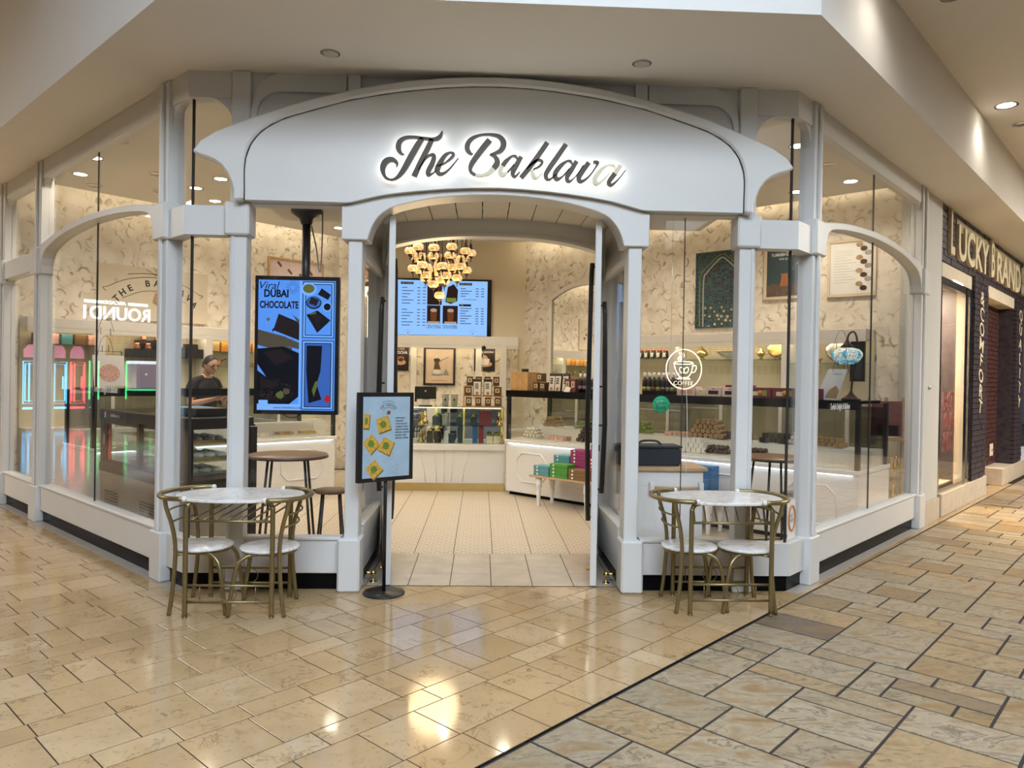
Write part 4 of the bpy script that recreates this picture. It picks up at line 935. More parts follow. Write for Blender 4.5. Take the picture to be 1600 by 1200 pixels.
for r, a0, a1 in ((.085, 35, 145), (.055, 40, 140), (.1, 60, 120)):
    arcp.tube([(.01 + r * math.cos(math.radians(a)), -.0152, .155 + r * math.sin(math.radians(a))) for a in range(a0, a1 + 1, 5)], .0011, 4)
arcp.build('logo_print', 'print_dark', MS, pl, pr)
poly_part(MS, 'pastry_print', [(-.005, .165), (.012, .158), (.028, .166), (.026, .184), (.006, .188)], -.0155, 'copper', pl, pr)
for k, ch in enumerate('THE BAKLAVA'):
    if ch == ' ': continue
    a = math.radians(142 - k * 10.4); c, s_ = math.cos(pr[2]), math.sin(pr[2]); lx, lz = .01 + .071 * math.cos(a), .155 + .071 * math.sin(a)
    text('letter_print', ch, .02, 'print_dark', MS, (pl[0] + lx * c + .0155 * s_, pl[1] + lx * s_ - .0155 * c, pl[2] + lz), (PI / 2, -(a - PI / 2), pr[2]), ext=.0003)
for k, tx in enumerate(('- PISTACHIO', '- WALNUT', '- CHOCOLATE', '- CARROT SLICE', '- PULLED BURMA', '- SPECIAL ASSORTED', '- BULBUL NEST', '- SPECIAL DILBER')):
    c, s_ = math.cos(pr[2]), math.sin(pr[2]); lx = .062
    text('list_print', tx, .0155, 'print_dark', MS, (pl[0] + lx * c + .0152 * s_, pl[1] + lx * s_ - .0152 * c, pl[2] + .132 - k * .0205), (PI / 2, 0, pr[2]), ext=.0003, align='LEFT', bold=.0004)
sp = MB()
for k in range(26):
    x, z = rnd.uniform(-.1, .12), rnd.uniform(-.27, -.12); sp.box(x, x + .003, -.0152, -.0146, z, z + .003)
sp.build('crumb_print', 'print_dark', MS, pl, pr)

# ------------------------------------------------------------------ hanging portrait screen behind the left window
lamp_mat('screen_blue', (.06, .20, .60), 1.0); lamp_mat('screen_pale', (.13, .30, .66), 1.0); lamp_mat('screen_dark', (.003, .005, .014), .3); lamp_mat('screen_choc', (.02, .012, .016), .4); lamp_mat('screen_crumb', (.12, .1, .07), .4); lamp_mat('screen_red', (.4, .02, .03), .6); lamp_mat('screen_mid', (.03, .1, .38), .8); lamp_mat('screen_green', (.16, .2, .05), .4)
TV = empty('hanging_screen', (-1.447, 5.85, 2.86), 0, 'portrait advertising screen hung from a black ceiling pole in the left window', 'screen')
MB().lathe([(.001, 0), (.12, 0), (.12, -.03), (.09, -.05), (.055, -.075), (.045, -.11), (.04, -.12), (.001, -.12)], (.05, .03, 0), 24).build('ceiling_mount', 'black_metal', TV)
MB().tube([(.05, .03, -.1), (.05, .03, -.9)], .033, 12).build('pole', 'black_metal', TV)
TZ = -1.075
MB().box(-.325, .325, -.03, .03, TZ - .54, TZ + .54).build('screen_body', 'black_gloss', TV, bev=.003)
sy = -.031; MB().box(-.298, .298, sy - .001, sy, TZ - .508, TZ + .508).build('display', 'screen_blue', TV)
def sp_(name, poly, m, d=.0015): return poly_part(TV, name, [(x, z + TZ) for x, z in poly], sy - d, m, th=.0004)
def rect(x0, x1, z0, z1): return [(x0, z0), (x1, z0), (x1, z1), (x0, z1)]
text('print', 'Viral', .085, 'screen_dark', TV, (-.225, sy - .002, TZ + .462), shear=.3, ext=.0004); text('print', 'DUBAI', .08, 'screen_dark', TV, (-.16, sy - .002, TZ + .40), ext=.0004, bold=.003, sx=.82)
text('print', 'CHOCOLATE', .075, 'screen_choc', TV, (-.138, sy - .002, TZ + .312), ext=.0004, bold=.003, sx=.66)
st = MB()
for k in range(16):
    a = 2 * PI * k / 16; st.tube([(-.035 + .02 * math.cos(a), sy - .0015, TZ + .452 + .02 * math.sin(a)), (-.035 + .055 * math.cos(a), sy - .0015, TZ + .452 + .055 * math.sin(a))], .0012, 4)
st.build('burst_print', 'screen_dark', TV)
sp_('picture', [(-.185, .1), (-.14, .245), (-.08, .22), (.02, .18), (.02, .04), (-.19, .12)], 'screen_choc', .0012); sp_('picture', [(-.298, .12), (-.1, .07), (.02, .02), (.02, -.03), (-.1, .0), (-.298, .06)], 'screen_crumb', .0016)
sp_('picture', [(-.298, .06), (-.1, .0), (-.03, -.02), (-.05, -.07), (-.298, -.0)], 'screen_crumb', .0013)
sp_('picture', [(-.298, -.03), (-.1, -.01), (.02, -.06), (.02, -.40), (-.05, -.46), (-.298, -.46), (-.298, -.2), (-.23, -.25), (-.298, -.15)], 'screen_dark', .0014)
sp_('picture', [(-.18, -.02), (-.06, -.05), (-.05, -.12), (-.12, -.2), (-.2, -.1)], 'screen_dark', .0018)
for cx, cz, r, m in ((-.12, -.39, .035, 'screen_green'), (-.2, -.4, .028, 'screen_choc'), (-.07, -.36, .028, 'screen_crumb'), (-.26, -.38, .03, 'screen_choc'), (-.22, .2, .016, 'screen_green')):
    sp_('picture', [(cx + r * rnd.uniform(.7, 1.1) * math.cos(2 * PI * k / 9), cz + r * rnd.uniform(.7, 1.1) * math.sin(2 * PI * k / 9)) for k in range(9)], m, .0022)
sp_('picture', [(.02, .2), (-.06, .26), (-.03, .235), (.02, .16)], 'screen_crumb', .0017)
cr = MB()
for k in range(150):
    if k < 60: x = rnd.uniform(-.29, .01); z = .09 - .28 * (x + .29) * .9 + rnd.uniform(-.03, .03)
    else: x = rnd.uniform(-.29, -.02); z = rnd.uniform(-.45, -.30)
    s2 = rnd.uniform(.002, .005); cr.box(x, x + s2 * 1.6, sy - .0030, sy - .0026, z + TZ, z + TZ + s2)
cr.build('crumb_print', 'screen_crumb', TV)
for p in ([(-.14, .24), (-.02, .195), (-.03, .12), (-.16, .15)], [(-.25, -.06), (-.12, -.03), (-.02, -.1), (-.16, -.16)], [(-.28, -.24), (-.2, -.28), (-.12, -.26), (-.15, -.33), (-.27, -.34)]): sp_('picture', p, 'screen_choc', .0024)
sp_('divider', rect(.022, .034, -.508, .508), 'screen_pale', .0012)
for z0, z1 in ((.06, .50), (-.50, .04)):
    for i, (e, m) in enumerate(((.0, 'screen_dark'), (.006, 'screen_pale'), (.018, 'screen_dark'), (.024, 'screen_blue' if z0 > 0 else 'screen_mid'))):
        sp_('picture_frame', rect(.045 + e, .29 - e, z0 + e, z1 - e), m, .0012 + i * .0005)
sp_('picture', rect(-.298, .03, -.508, -.46), 'screen_pale', .0024); sp_('picture', rect(-.285, -.215, -.50, -.43), 'screen_pale', .0028)
text('print', 'www.thebaklava.com', .026, 'screen_dark', TV, (-.06, sy - .003, TZ - .487), ext=.0003)
def ell(cx, cz, rx, rz, n=18): return [(cx + rx * math.cos(2 * PI * k / n), cz + rz * math.sin(2 * PI * k / n)) for k in range(n)]
for i, (p, m) in enumerate(((ell(.09, .44, .06, .05), 'screen_pale'), (ell(.09, .445, .045, .035), 'screen_green'), ([(.16, .4), (.24, .36), (.262, .4), (.19, .45)], 'screen_dark'), (ell(.13, .335, .06, .05), 'screen_dark'), (ell(.13, .338, .052, .042), 'screen_mid'), ([(.09, .33), (.15, .31), (.17, .36), (.11, .38)], 'screen_choc'), (ell(.235, .305, .035, .036), 'screen_pale'), (ell(.235, .305, .028, .028), 'screen_dark'), ([(.075, .24), (.16, .275), (.262, .2), (.16, .1)], 'screen_dark'), ([(.1, .235), (.15, .26), (.2, .22), (.16, .17)], 'screen_choc'), ([(.09, .25), (.15, .262), (.15, .25), (.1, .24)], 'screen_green'))):
    sp_('picture', p, m, .0034 + i * .0003)
for i, (p, m) in enumerate((([(.08, .0), (.2, .0), (.19, -.2), (.16, -.3), (.2, -.42), (.1, -.45), (.08, -.2)], 'screen_dark'), ([(.15, -.28), (.18, -.27), (.14, -.4), (.125, -.35)], 'screen_green'), (ell(.245, -.415, .024, .03), 'screen_red'))): sp_('picture', p, m, .0034 + i * .0003)
mat('cable_grey', (.3, .3, .27), .5)
MB().tube(smooth_pts([(.09, .03, -.13), (.13, .04, -.32), (.15, .04, -.47), (.165, .04, -.46), (.17, .05, -.2), (.17, .05, .0)], 5), .006, 6).build('cable', 'cable_grey', TV)
MB().tube(smooth_pts([(-.1, .0, TZ - .54), (-.06, .0, TZ - .565), (.0, 0, TZ - .56), (.03, 0, TZ - .54)], 4), .004, 5).build('cable', 'black_metal', TV)

# ------------------------------------------------------------------ neon cup and window stickers
lamp_mat('neon_warm', (1.0, .88, .64), 1.5)
NC = empty('neon_sign', (1.512, YF + .075, 1.646), 0, 'round warm neon coffee cup sign hanging inside the right front window', 'neon sign')
nr = MB(); nr.tube([(.134 * math.cos(a), 0, .148 * math.sin(a)) for a in [2 * PI * k / 40 for k in range(40)]], .0034, 6, closed=True); nr.build('ring', 'neon_warm', NC)
nc = MB()
nc.tube([(-.075 + .0, 0, .045)] + [(-.002 - .073 * math.cos(a), 0, .045 - .03 * math.sin(a) * 0 - .0) for a in (0,)] + smooth_pts([(-.075, 0, .045), (-.065, 0, .0), (-.04, 0, -.045), (-.02, 0, -.062), (.02, 0, -.062), (.045, 0, -.045), (.062, 0, 0), (.068, 0, .045)], 3), .003, 5)
nc.tube([(-.003 + .072 * math.cos(a), 0, .047 + .011 * math.sin(a)) for a in [2 * PI * k / 20 for k in range(20)]], .003, 5, closed=True)
nc.tube(smooth_pts([(.064, 0, .02), (.085, 0, .03), (.095, 0, .01), (.08, 0, -.02), (.055, 0, -.025)], 4), .003, 5); nc.tube([(-.05, 0, -.074), (.05, 0, -.074)], .003, 5); nc.tube([(-.03, 0, -.062), (-.05, 0, -.074)], .0025, 5); nc.tube([(.03, 0, -.062), (.05, 0, -.074)], .0025, 5)
for dx, a in ((-.015, .5), (.018, -.5)):
    nc.tube([(dx + .016 * math.cos(t) * math.cos(a) - .024 * math.sin(t) * math.sin(a), 0, -.008 + .016 * math.cos(t) * math.sin(a) + .024 * math.sin(t) * math.cos(a)) for t in [2 * PI * k / 14 for k in range(14)]], .0024, 5, closed=True)
for x in (-.035, -.02, -.005): nc.tube(smooth_pts([(x, 0, .06), (x - .012, 0, .08), (x + .006, 0, .10), (x - .004, 0, .125)], 4), .0026, 5)
nc.build('cup_tube', 'neon_warm', NC); text('lettering', 'COFFEE', .044, 'neon_warm', NC, (-.002, 0, -.106), ext=.0015, bold=-.0012)
MB().tube(smooth_pts([(.02, .0, -.15), (.03, 0, -.3), (.035, 0, -.6), (.03, 0, -.8)], 4), .0022, 5).build('cord', 'white_gloss', NC); MB().tube([(-.1, 0, .1), (-.1, 0, 1.15)], .001, 4).build('hanging_wire', 'chrome', NC)
mat('sticker_green', (.02, .38, .17), .4, var=.02)
US = empty('delivery_sticker', (1.339, YF + .049, 1.38), 0, 'round green delivery sticker on the right front window', 'sticker')
MB().lathe([(.001, 0), (.064, 0), (.064, .0012), (.001, .0012)], (0, 0, 0), 32).build('disc', 'sticker_green', US, rot=(PI / 2, 0, 0))
text('lettering', 'ORDER WITH', .011, 'print_dark', US, (0, -.002, .036), ext=.0003); text('lettering', 'Uber', .043, 'print_dark', US, (0, -.002, .013), ext=.0003); text('lettering', 'Eats', .043, 'print_dark', US, (-.002, -.002, -.023), ext=.0003, bold=.0008)
def on_wall(P, x, y, z): return P.matrix_basis @ Vector((x, y, z))
SL = empty('seal_notice', on_wall(WR, .13, .046, .52), PI / 4, 'white notice with an orange round seal low on the right corner glass', 'notice')
MB().box(-.075, .075, 0, .002, -.15, .15).build('sheet', 'card_white', SL); mat('seal_orange', (.55, .2, .06), .5)
MB().tube([(.058 * math.cos(a), -.001, .01 + .095 * math.sin(a)) for a in [2 * PI * k / 28 for k in range(28)]], .008, 5, closed=True).build('seal_ring', 'seal_orange', SL)
text('lettering', 'EAT\nSAFE', .04, 'cable_grey', SL, (0, -.002, .01), ext=.0003)
# white window lettering
for P, x, z, sz, lb in ((WL, -1.72, 1.40, .09, 'white script window lettering on the left hall glass'), (WR, 1.15, 1.36, .075, 'white script window lettering on the right hall glass')):
    D = empty('window_lettering', on_wall(P, x, .048, z), P.rotation_euler.z, lb, 'window lettering')
    text('script', 'Turkish Delight & Baklava', sz, 'white_gloss', D, (0, 0, 0), ext=.0005, shear=.35, sx=.62)
    fl = MB(); fl.tube(smooth_pts([(-.2, 0, .3), (-.12, 0, .42), (0, 0, .47), (.12, 0, .42), (.2, 0, .3)], 5), .0018, 4); fl.tube(smooth_pts([(-.2, 0, .5), (-.1, 0, .62), (0, 0, .66), (.1, 0, .62), (.2, 0, .5)], 5), .0018, 4)
    for x_, z_ in ((-.08, .36), (.08, .36), (-.12, .52), (.12, .5)): fl.tube([(x_, 0, z_ + .03), (x_ + .012, 0, z_), (x_, 0, z_ - .03), (x_ - .012, 0, z_)], .0015, 4, closed=True)
    fl.build('flourish', 'print_dark', D)
# soffit fittings and ceiling lights of the mall
for x, y, lb in ((-1.05, 5.01, 'round grey sprinkler cover in the soffit left of the sign'), (1.06, 5.0, 'round grey sprinkler cover in the soffit right of the sign')):
    s_ = empty('sprinkler_cover', (x, y, 3.72), 0, lb, 'sprinkler'); MB().lathe([(.001, -.012), (.045, -.012), (.055, -.006), (.055, 0), (.001, 0)], (0, 0, 0), 20).build('cover_plate', 'grey_paint', s_); MB().lathe([(.058, -.002), (.066, -.002), (.066, 0), (.058, 0)], (0, 0, 0), 20).build('escutcheon', 'downlight_trim', s_)
for x, y, lit, lb in ((5.2, 7.17, 1, 'lit recessed ceiling light in the right hall'), (5.72, 7.66, 0, 'unlit recessed ceiling light behind the lit one in the right hall'), (3.35, 5.2, 0, 'recessed ceiling light at the top edge of the right hall'), (2.78, 4.62, 1, 'added out-of-view light standing in for a sun patch on the right bulkhead')):  # last light is unseen, added to throw a sunlit patch on the bulkhead
    downlight(x, y, 4.37, r=.1 if lit else .075, power=(11 if x > 4 else 12) * lit, col=(1.0, .93, .82), lit=bool(lit), label=lb, group='hall ceiling lights')
# ------------------------------------------------------------------ goods and furniture inside the shop
def R_(a, b, z): return Vector((.35 + (a + b) * H2, 9.9 + (b - a) * H2, z))
def RW(x, y, z): return Vector((RWO[0] + (x + y) * H2, RWO[1] + (y - x) * H2, z))
def LW(x, y, z): return Vector((LWO[0] + (x - y) * H2, LWO[1] + (x + y) * H2, z))
RA, LA = -PI / 4, PI / 4
for n, c, r in (('box_teal', (.10, .30, .34), .5), ('box_magenta', (.32, .035, .16), .5), ('box_green', (.07, .28, .045), .5), ('box_red', (.55, .03, .05), .5), ('box_brown', (.22, .12, .05), .5), ('box_blue', (.02, .14, .34), .5), ('box_navy', (.02, .045, .07), .45), ('box_maroon', (.16, .03, .04), .5), ('box_pink', (.66, .52, .5), .5), ('tin_brown', (.12, .065, .03), .4), ('jar_dark', (.025, .015, .015), .3), ('label_cream', (.66, .58, .42), .6), ('label_lilac', (.2, .17, .3), .6), ('label_lime', (.3, .32, .06), .6), ('orange_fill', (.6, .25, .03), .4), ('bag_navy', (.012, .02, .032), .6), ('silver', (.62, .62, .58), .25), ('art_teal', (.035, .11, .13), .5), ('art_red', (.25, .03, .03), .5)): mat(n, c, r, metal=.9 if n == 'silver' else 0, var=.08, scale=20)
def gift_box(loc, rz, w_, d, h, m, label, group=None, dots=1):
    B = empty('gift_box', loc, rz, label, 'box', group)
    MB().box(-w_ / 2, w_ / 2, -d / 2, d / 2, 0, h * .97).build('carton', m, B, bev=.003)
    for k in range(dots):
        MB().lathe([(.001, 0), (.014, 0), (.014, .001), (.001, .001)], (0, 0, 0), 12).build('round_label', 'card_white', B, (-w_ / 2 + .06 + k * (w_ - .12), -d / 2 - .001, h * .5), (PI / 2, 0, 0))
    return B
# boxes on the little table in front of the right counter
def small_table(a0, a1, b0, b1, z, label):
    c = R_((a0 + a1) / 2, (b0 + b1) / 2, 0); T = empty('side_table', c, RA, label, 'table'); w_, d = (a1 - a0) / 2, (b1 - b0) / 2
    MB().box(-w_, w_, -d, d, z - .025, z).build('top', 'oak', T, bev=.003)
    for sx in (-1, 1):
        for sy in (-1, 1): MB().lathe([(.018, 0), (.026, .01), (.02, .03), (.026, z * .35), (.034, z * .5), (.022, z * .55), (.038, z * .62), (.04, z - .03)], (sx * (w_ - .11), sy * (d - .06), 0), 12).build('leg', 'white_gloss', T)
    return T
small_table(.80, 1.75, -.44, -.06, .38, 'small oak topped table with turned white legs carrying boxes by the right counter')
def stack(a, b, z0, n, w_, d, h, m, word, where):
    for k in range(n):
        pos = 'lowest' if k == 0 else 'topmost' if k == n - 1 else ('', 'second', 'third', 'fourth', 'fifth', 'sixth', 'seventh', 'eighth')[k] + ' up'
        gift_box(R_(a, b, z0 + k * h), RA + random.uniform(-.02, .02), w_, d, h, m, '%s sweet box, %s in the stack %s' % (word, pos, where), 'boxes stacked on the side tables', 1)
stack(.98, -.34, .38, 3, .24, .17, .042, 'box_teal', 'teal', 'at the left front of the side table')
stack(1.14, -.15, .38, 6, .24, .17, .042, 'box_teal', 'teal', 'behind on the side table')
stack(1.25, -.34, .38, 4, .27, .17, .042, 'box_green', 'green', 'in the middle of the side table')
stack(1.40, -.15, .38, 8, .24, .17, .042, 'box_magenta', 'magenta', 'at the back of the side table')
stack(1.53, -.34, .38, 3, .26, .17, .042, 'box_brown', 'brown', 'at the right front of the side table')
stack(1.64, -.15, .38, 6, .21, .17, .042, 'box_red', 'red', 'beside the door leaf')
small_table(2.38, 3.3, -.46, -.08, .38, 'small oak topped table with turned white legs seen through the right front window')
stack(2.62, -.34, .38, 2, .28, .18, .042, 'box_magenta', 'magenta', 'behind the wooden handle rail'); stack(2.55, -.16, .38, 6, .26, .17, .042, 'box_navy', 'slate blue', 'left of the blue boxes')
stack(2.95, -.34, .38, 4, .32, .18, .042, 'box_blue', 'blue', 'at the front behind the right bistro table'); stack(2.95, -.15, .38, 7, .36, .17, .042, 'box_blue', 'blue', 'at the rear behind the right bistro table')
# small goods builders
def tin(loc, rz, s_, h, label, group, m='tin_brown'):
    B = empty('coffee_tin', loc, rz, label, 'box', group); MB().box(-s_ / 2, s_ / 2, -s_ / 2, s_ / 2, 0, h).build('carton', m, B, bev=.002)
    MB().box(-s_ * .3, s_ * .3, -s_ / 2 - .0015, -s_ / 2, h * .35, h * .8).build('label', 'label_cream', B); MB().box(-s_ * .12, s_ * .12, -s_ / 2 - .0025, -s_ / 2 - .0015, h * .45, h * .7).build('cup_print', 'tin_brown', B)
    return B
def pouch(loc, rz, w_, h, label, group):
    B = empty('coffee_pouch', loc, rz, label, 'pouch', group)
    MB().hexa([(-w_ / 2, -.035, 0), (w_ / 2, -.035, 0), (w_ / 2, .035, 0), (-w_ / 2, .035, 0)], [(-w_ / 2, -.008, h), (w_ / 2, -.008, h), (w_ / 2, .008, h), (-w_ / 2, .008, h)]).build('bag', 'black_metal', B, bev=.003)
    p = MB(); s0 = lambda z: -.035 + .027 * z / h - .0012
    p.add([(-w_ * .42, s0(h * .04), h * .04), (w_ * .42, s0(h * .04), h * .04), (w_ * .42, s0(h * .84), h * .84), (-w_ * .42, s0(h * .84), h * .84)], [(0, 1, 2, 3)]); p.build('front_label', 'card_white', B)
    q = MB()
    for r in range(3):
        for c in range(3): q.box(-w_ * .25 + c * w_ * .14, -w_ * .15 + c * w_ * .14, s0(h * (.4 + .13 * r)) - .003, s0(h * (.4 + .13 * r)) - .001, h * (.42 + r * .12), h * (.5 + r * .12))
    q.build('print', 'print_dark', B); MB().lathe([(.001, 0), (w_ * .12, .004), (w_ * .2, .03), (.001, .05)], (.0, s0(h * .12) - .004, h * .06), 8, sy=.15).build('nut_print', 'copper', B)
    return B
def bottle(loc, rz, h, label, group, band='label_lilac', cap='card_white'):
    B = empty('bottle', loc, rz, label, 'bottle', group); r = h * .125
    MB().lathe([(.001, 0), (r, 0), (r, h * .62), (r * .85, h * .70), (r * .4, h * .76), (r * .4, h * .8), (.001, h * .8)], (0, 0, 0), 14).build('glass_body', 'jar_dark', B); MB().lathe([(r * .55, h * .78), (r * .58, h * .9), (r * .52, h), (.001, h)], (0, 0, 0), 12).build('cap', cap, B)
    MB().lathe([(r * 1.02, h * .16), (r * 1.02, h * .34), (r * 1.0, h * .34), (r * 1.0, h * .16)], (0, 0, 0), 14).build('label_band', band, B)
    return B
def jar(loc, rz, label, group):
    B = empty('jar', loc, rz, label, 'jar', group); MB().lathe([(.001, 0), (.036, 0), (.038, .01), (.038, .09), (.03, .10), (.001, .10)], (0, 0, 0), 14).build('glass_body', 'jar_dark', B); MB().lathe([(.034, .098), (.036, .1), (.036, .12), (.001, .122)], (0, 0, 0), 14).build('lid', 'art_red', B)
    MB().box(-.02, .02, -.0405, -.039, .02, .08).build('label', 'card_white', B); return B
CT = 1.4005
# things on the right counter top
bb = empty('bamboo_box', R_(.2, .14, CT), RA, 'bamboo storage box at the till end of the right counter', 'box'); MB().box(-.15, .15, -.12, .12, 0, .235).build('body', 'bamboo', bb, bev=.003); MB().box(-.155, .155, -.125, .125, .235, .247).build('lid', 'bamboo', bb, bev=.002); MB().box(-.04, .03, -.03, .03, .247, .29).build('card_holder', 'black_metal', bb)
G = 'goods on the right counter top'
tin(R_(.46, .1, CT), RA, .09, .115, 'brown coffee tin on the counter beside the bamboo box', G); tin(R_(.57, .1, CT), RA, .09, .115, 'brown coffee tin on the counter beside the pouches', G); tin(R_(.52, .1, CT + .118), RA, .09, .115, 'brown coffee tin stacked on the two beside the pouches', G)
for k, a in enumerate((.70, .80, .92)): pouch(R_(a, .12, CT), RA, .105, .235, 'white labelled coffee pouch, %s from the coffee tins' % ('first', 'second', 'third')[k], G)
for k, a in enumerate((1.0, 1.085)): tin(R_(a, .08, CT), RA, .078, .165, 'tall red tin, %s of the pair before the dark bottles' % ('left', 'right')[k], G, 'box_maroon')
pc = empty('price_card', R_(1.01, .01, CT), RA, 'small white price card in front of the red tins', 'card'); MB().hexa([(-.045, -.004, 0), (.045, -.004, 0), (.045, .001, 0), (-.045, .001, 0)], [(-.04, .028, .06), (.05, .028, .06), (.05, .033, .06), (-.04, .033, .06)]).build('card', 'card_white', pc); MB().box(-.04, .045, .03, .05, 0, .004).build('foot', 'card_white', pc)
for k in range(5): bottle(R_(1.175 + k * .068, .08, CT), RA, .235, 'dark syrup bottle with white cap, %s from the red tins' % ('first', 'second', 'third', 'fourth', 'fifth')[k], G, 'label_lilac' if k < 3 else 'label_lime')
for k in range(8): bottle(R_(2.02 + k * .063, .22, CT), RA, .255, 'dark syrup bottle with white cap behind the neon cup, %s from the left' % ('first', 'second', 'third', 'fourth', 'fifth', 'sixth', 'seventh', 'eighth')[k], G, ('label_lime', 'label_lime', 'box_maroon', 'label_lime', 'tin_brown', 'label_lilac', 'label_lime', 'label_lilac')[k])
def window_box(a, w_, label, inside='label_cream', m='box_pink', h=.10):
    B = empty('window_box', R_(a, .2, CT), RA, label, 'box', G); MB().box(-w_ / 2, w_ / 2, -.08, .08, 0, h).build('carton', m, B, bev=.002); MB().box(-w_ * .32, w_ * .32, -.082, -.08, h * .22, h * .62).build('window', inside, B); MB().box(-w_ * .1, w_ * .1, -.0815, -.08, h * .78, h * .86).build('print', 'print_dark', B); return B
window_box(2.62, .23, 'pale pink box with a gold window right of the neon cup', 'bamboo'); window_box(2.80, .11, 'small cream price box between two pink boxes', 'label_cream', 'label_cream', .07); window_box(2.95, .18, 'pale pink box with a dark window', 'jar_dark'); window_box(3.15, .2, 'pale pink box with a dark window beside the window post', 'jar_dark')
gift_box(R_(3.12, .42, CT), RA, .3, .12, .13, 'box_maroon', 'reddish box behind the pink window boxes', G, 0)
for k, a in enumerate((3.47, 3.73, 3.98)):
    B = window_box(a, .25, 'maroon assortment box with yellow disc, %s right of the window post' % ('first', 'second', 'third')[k], 'label_cream', 'box_maroon', .105); MB().lathe([(.001, 0), (.028, 0), (.028, .002), (.001, .002)], (0, 0, 0), 16).build('yellow_disc', 'orange_fill', B, (.01, -.085, .052), (PI / 2, 0, 0)); MB().box(.04, .08, -.084, -.082, .02, .08).build('stripe', 'pistachio', B)
cd = empty('standing_card', R_(4.17, .2, CT), RA + .25, 'tilted white card with a nougat picture beside the mosaic lamp', 'card'); MB().prism([(-.15, 0), (.05, 0), (.14, .30), (-.03, .30)], -.01, 0).build('sheet', 'card_white', cd); MB().prism([(-.06, .02), (.045, .01), (.07, .09), (.04, .14), (-.02, .1)], -.012, -.0101).build('picture', 'nutty', cd); MB().tube([(0, 0, .2), (.0, .1, 0)], .004, 5).build('strut', 'card_white', cd); text('print', 'TURKISH', .02, 'print_dark', cd, (.05, -.011, .25), ext=.0003)
# mosaic lamp
def mosaic(name, c1, c2, c3, emit, scale):
    m, nt, b = _nodes(name); tc = _n(nt, 'ShaderNodeTexCoord'); vo = _n(nt, 'ShaderNodeTexVoronoi'); vo.inputs['Scale'].default_value = scale; nt.links.new(tc.outputs['Object'], vo.inputs['Vector'])
    ve = _n(nt, 'ShaderNodeTexVoronoi', feature='DISTANCE_TO_EDGE'); ve.inputs['Scale'].default_value = scale; nt.links.new(tc.outputs['Object'], ve.inputs['Vector'])
    sp = _n(nt, 'ShaderNodeSeparateColor'); nt.links.new(vo.outputs['Color'], sp.inputs[0])
    c = _ramp(nt, sp.outputs[0], [(.3, c1), (.5, c2), (.75, c3)]); c = _mixc(nt, _ramp(nt, ve.outputs['Distance'], [(.03, (1, 1, 1)), (.07, (0, 0, 0))]), c, tuple(x * .25 for x in c1))
    nt.links.new(c, b.inputs['Base Color']); nt.links.new(c, b.inputs['Emission Color']); b.inputs['Emission Strength'].default_value = emit; b.inputs['Roughness'].default_value = .2
mosaic('mosaic_amber', (.95, .52, .16), (1.0, .68, .32), (1.0, .84, .55), .42, 42); mosaic('mosaic_pale', (.62, .66, .58), (.75, .75, .62), (.35, .55, .6), .55, 55); mosaic('mosaic_blue', (.04, .28, .45), (.1, .42, .6), (.3, .6, .7), .6, 50)
ML = empty('mosaic_lamp', R_(4.34, .24, CT), RA, 'swan neck lamp with blue and white mosaic shade on the right counter', 'lamp')
MB().lathe([(.001, 0), (.085, 0), (.09, .012), (.06, .03), (.025, .06), (.012, .09), (.001, .09)], (0, 0, 0), 20).build('base', 'dark_bronze', ML)
MB().tube(smooth_pts([(0, 0, .06), (.01, 0, .2), (.035, 0, .35), (.05, 0, .5), (.04, 0, .62), (.01, 0, .665), (-.03, 0, .64), (-.045, 0, .58)], 5), .009, 8).build('neck', 'dark_bronze', ML)
MB().lathe([(.001, 0), (.05, 0), (.062, .02), (.03, .05), (.02, .07), (.012, .09), (.001, .09)], (-.045, 0, .50), 16).build('shade_cap', 'dark_bronze', ML)
MB().lathe([(.06, 0), (.115, .025), (.142, .07), (.14, .10), (.11, .135), (.06, .15)], (-.045, 0, .36), 28).build('shade', 'mosaic_pale', ML)
for a in range(0, 360, 60): MB().ball((-.045 + .122 * math.cos(math.radians(a - 80)), .122 * math.sin(math.radians(a - 80)), .44), .04, 10, 6, (.7, .7, 1)).build('blue_medallion', 'mosaic_blue', ML)
MB().lathe([(.062, -.004), (.1, .016), (.12, .03), (.1, .012), (.062, -.01)], (-.045, 0, .36), 28).build('shade_rim', 'mosaic_blue', ML)
# right shelves
G = 'goods on the right wall shelves'
for k in range(9): jar(RW(2.16 + k * .1, -.2, 1.8755), RA, 'dark jar on the top glass shelf, %s from the mirror' % ('first', 'second', 'third', 'fourth', 'fifth', 'sixth', 'seventh', 'eighth', 'ninth')[k], G)
def brass_thing(name, loc, rz, label, cat, prof, m, extra=None, group=G):
    B = empty(name, loc, rz, label, cat, group); MB().lathe(prof, (0, 0, 0), 18).build('body', m, B)
    if extra: extra(B)
    return B
def handles(B, m='brass'):
    for s_ in (-1, 1): MB().tube(smooth_pts([(s_ * .06, 0, .03), (s_ * .11, 0, .06), (s_ * .12, 0, .1), (s_ * .07, 0, .11)], 4), .006, 6).build('handle', m, B)
brass_thing('ornate_bowl', RW(3.42, -.2, 1.8555), RA, 'gold footed bonbon dish on the middle shelf', 'dish', [(.001, 0), (.04, 0), (.045, .01), (.02, .03), (.08, .06), (.09, .08), (.06, .12), (.02, .15), (.008, .17), (.001, .18)], 'brass', lambda B: MB().ball((0, 0, .185), .014, 8, 6).build('knob', 'brass', B))
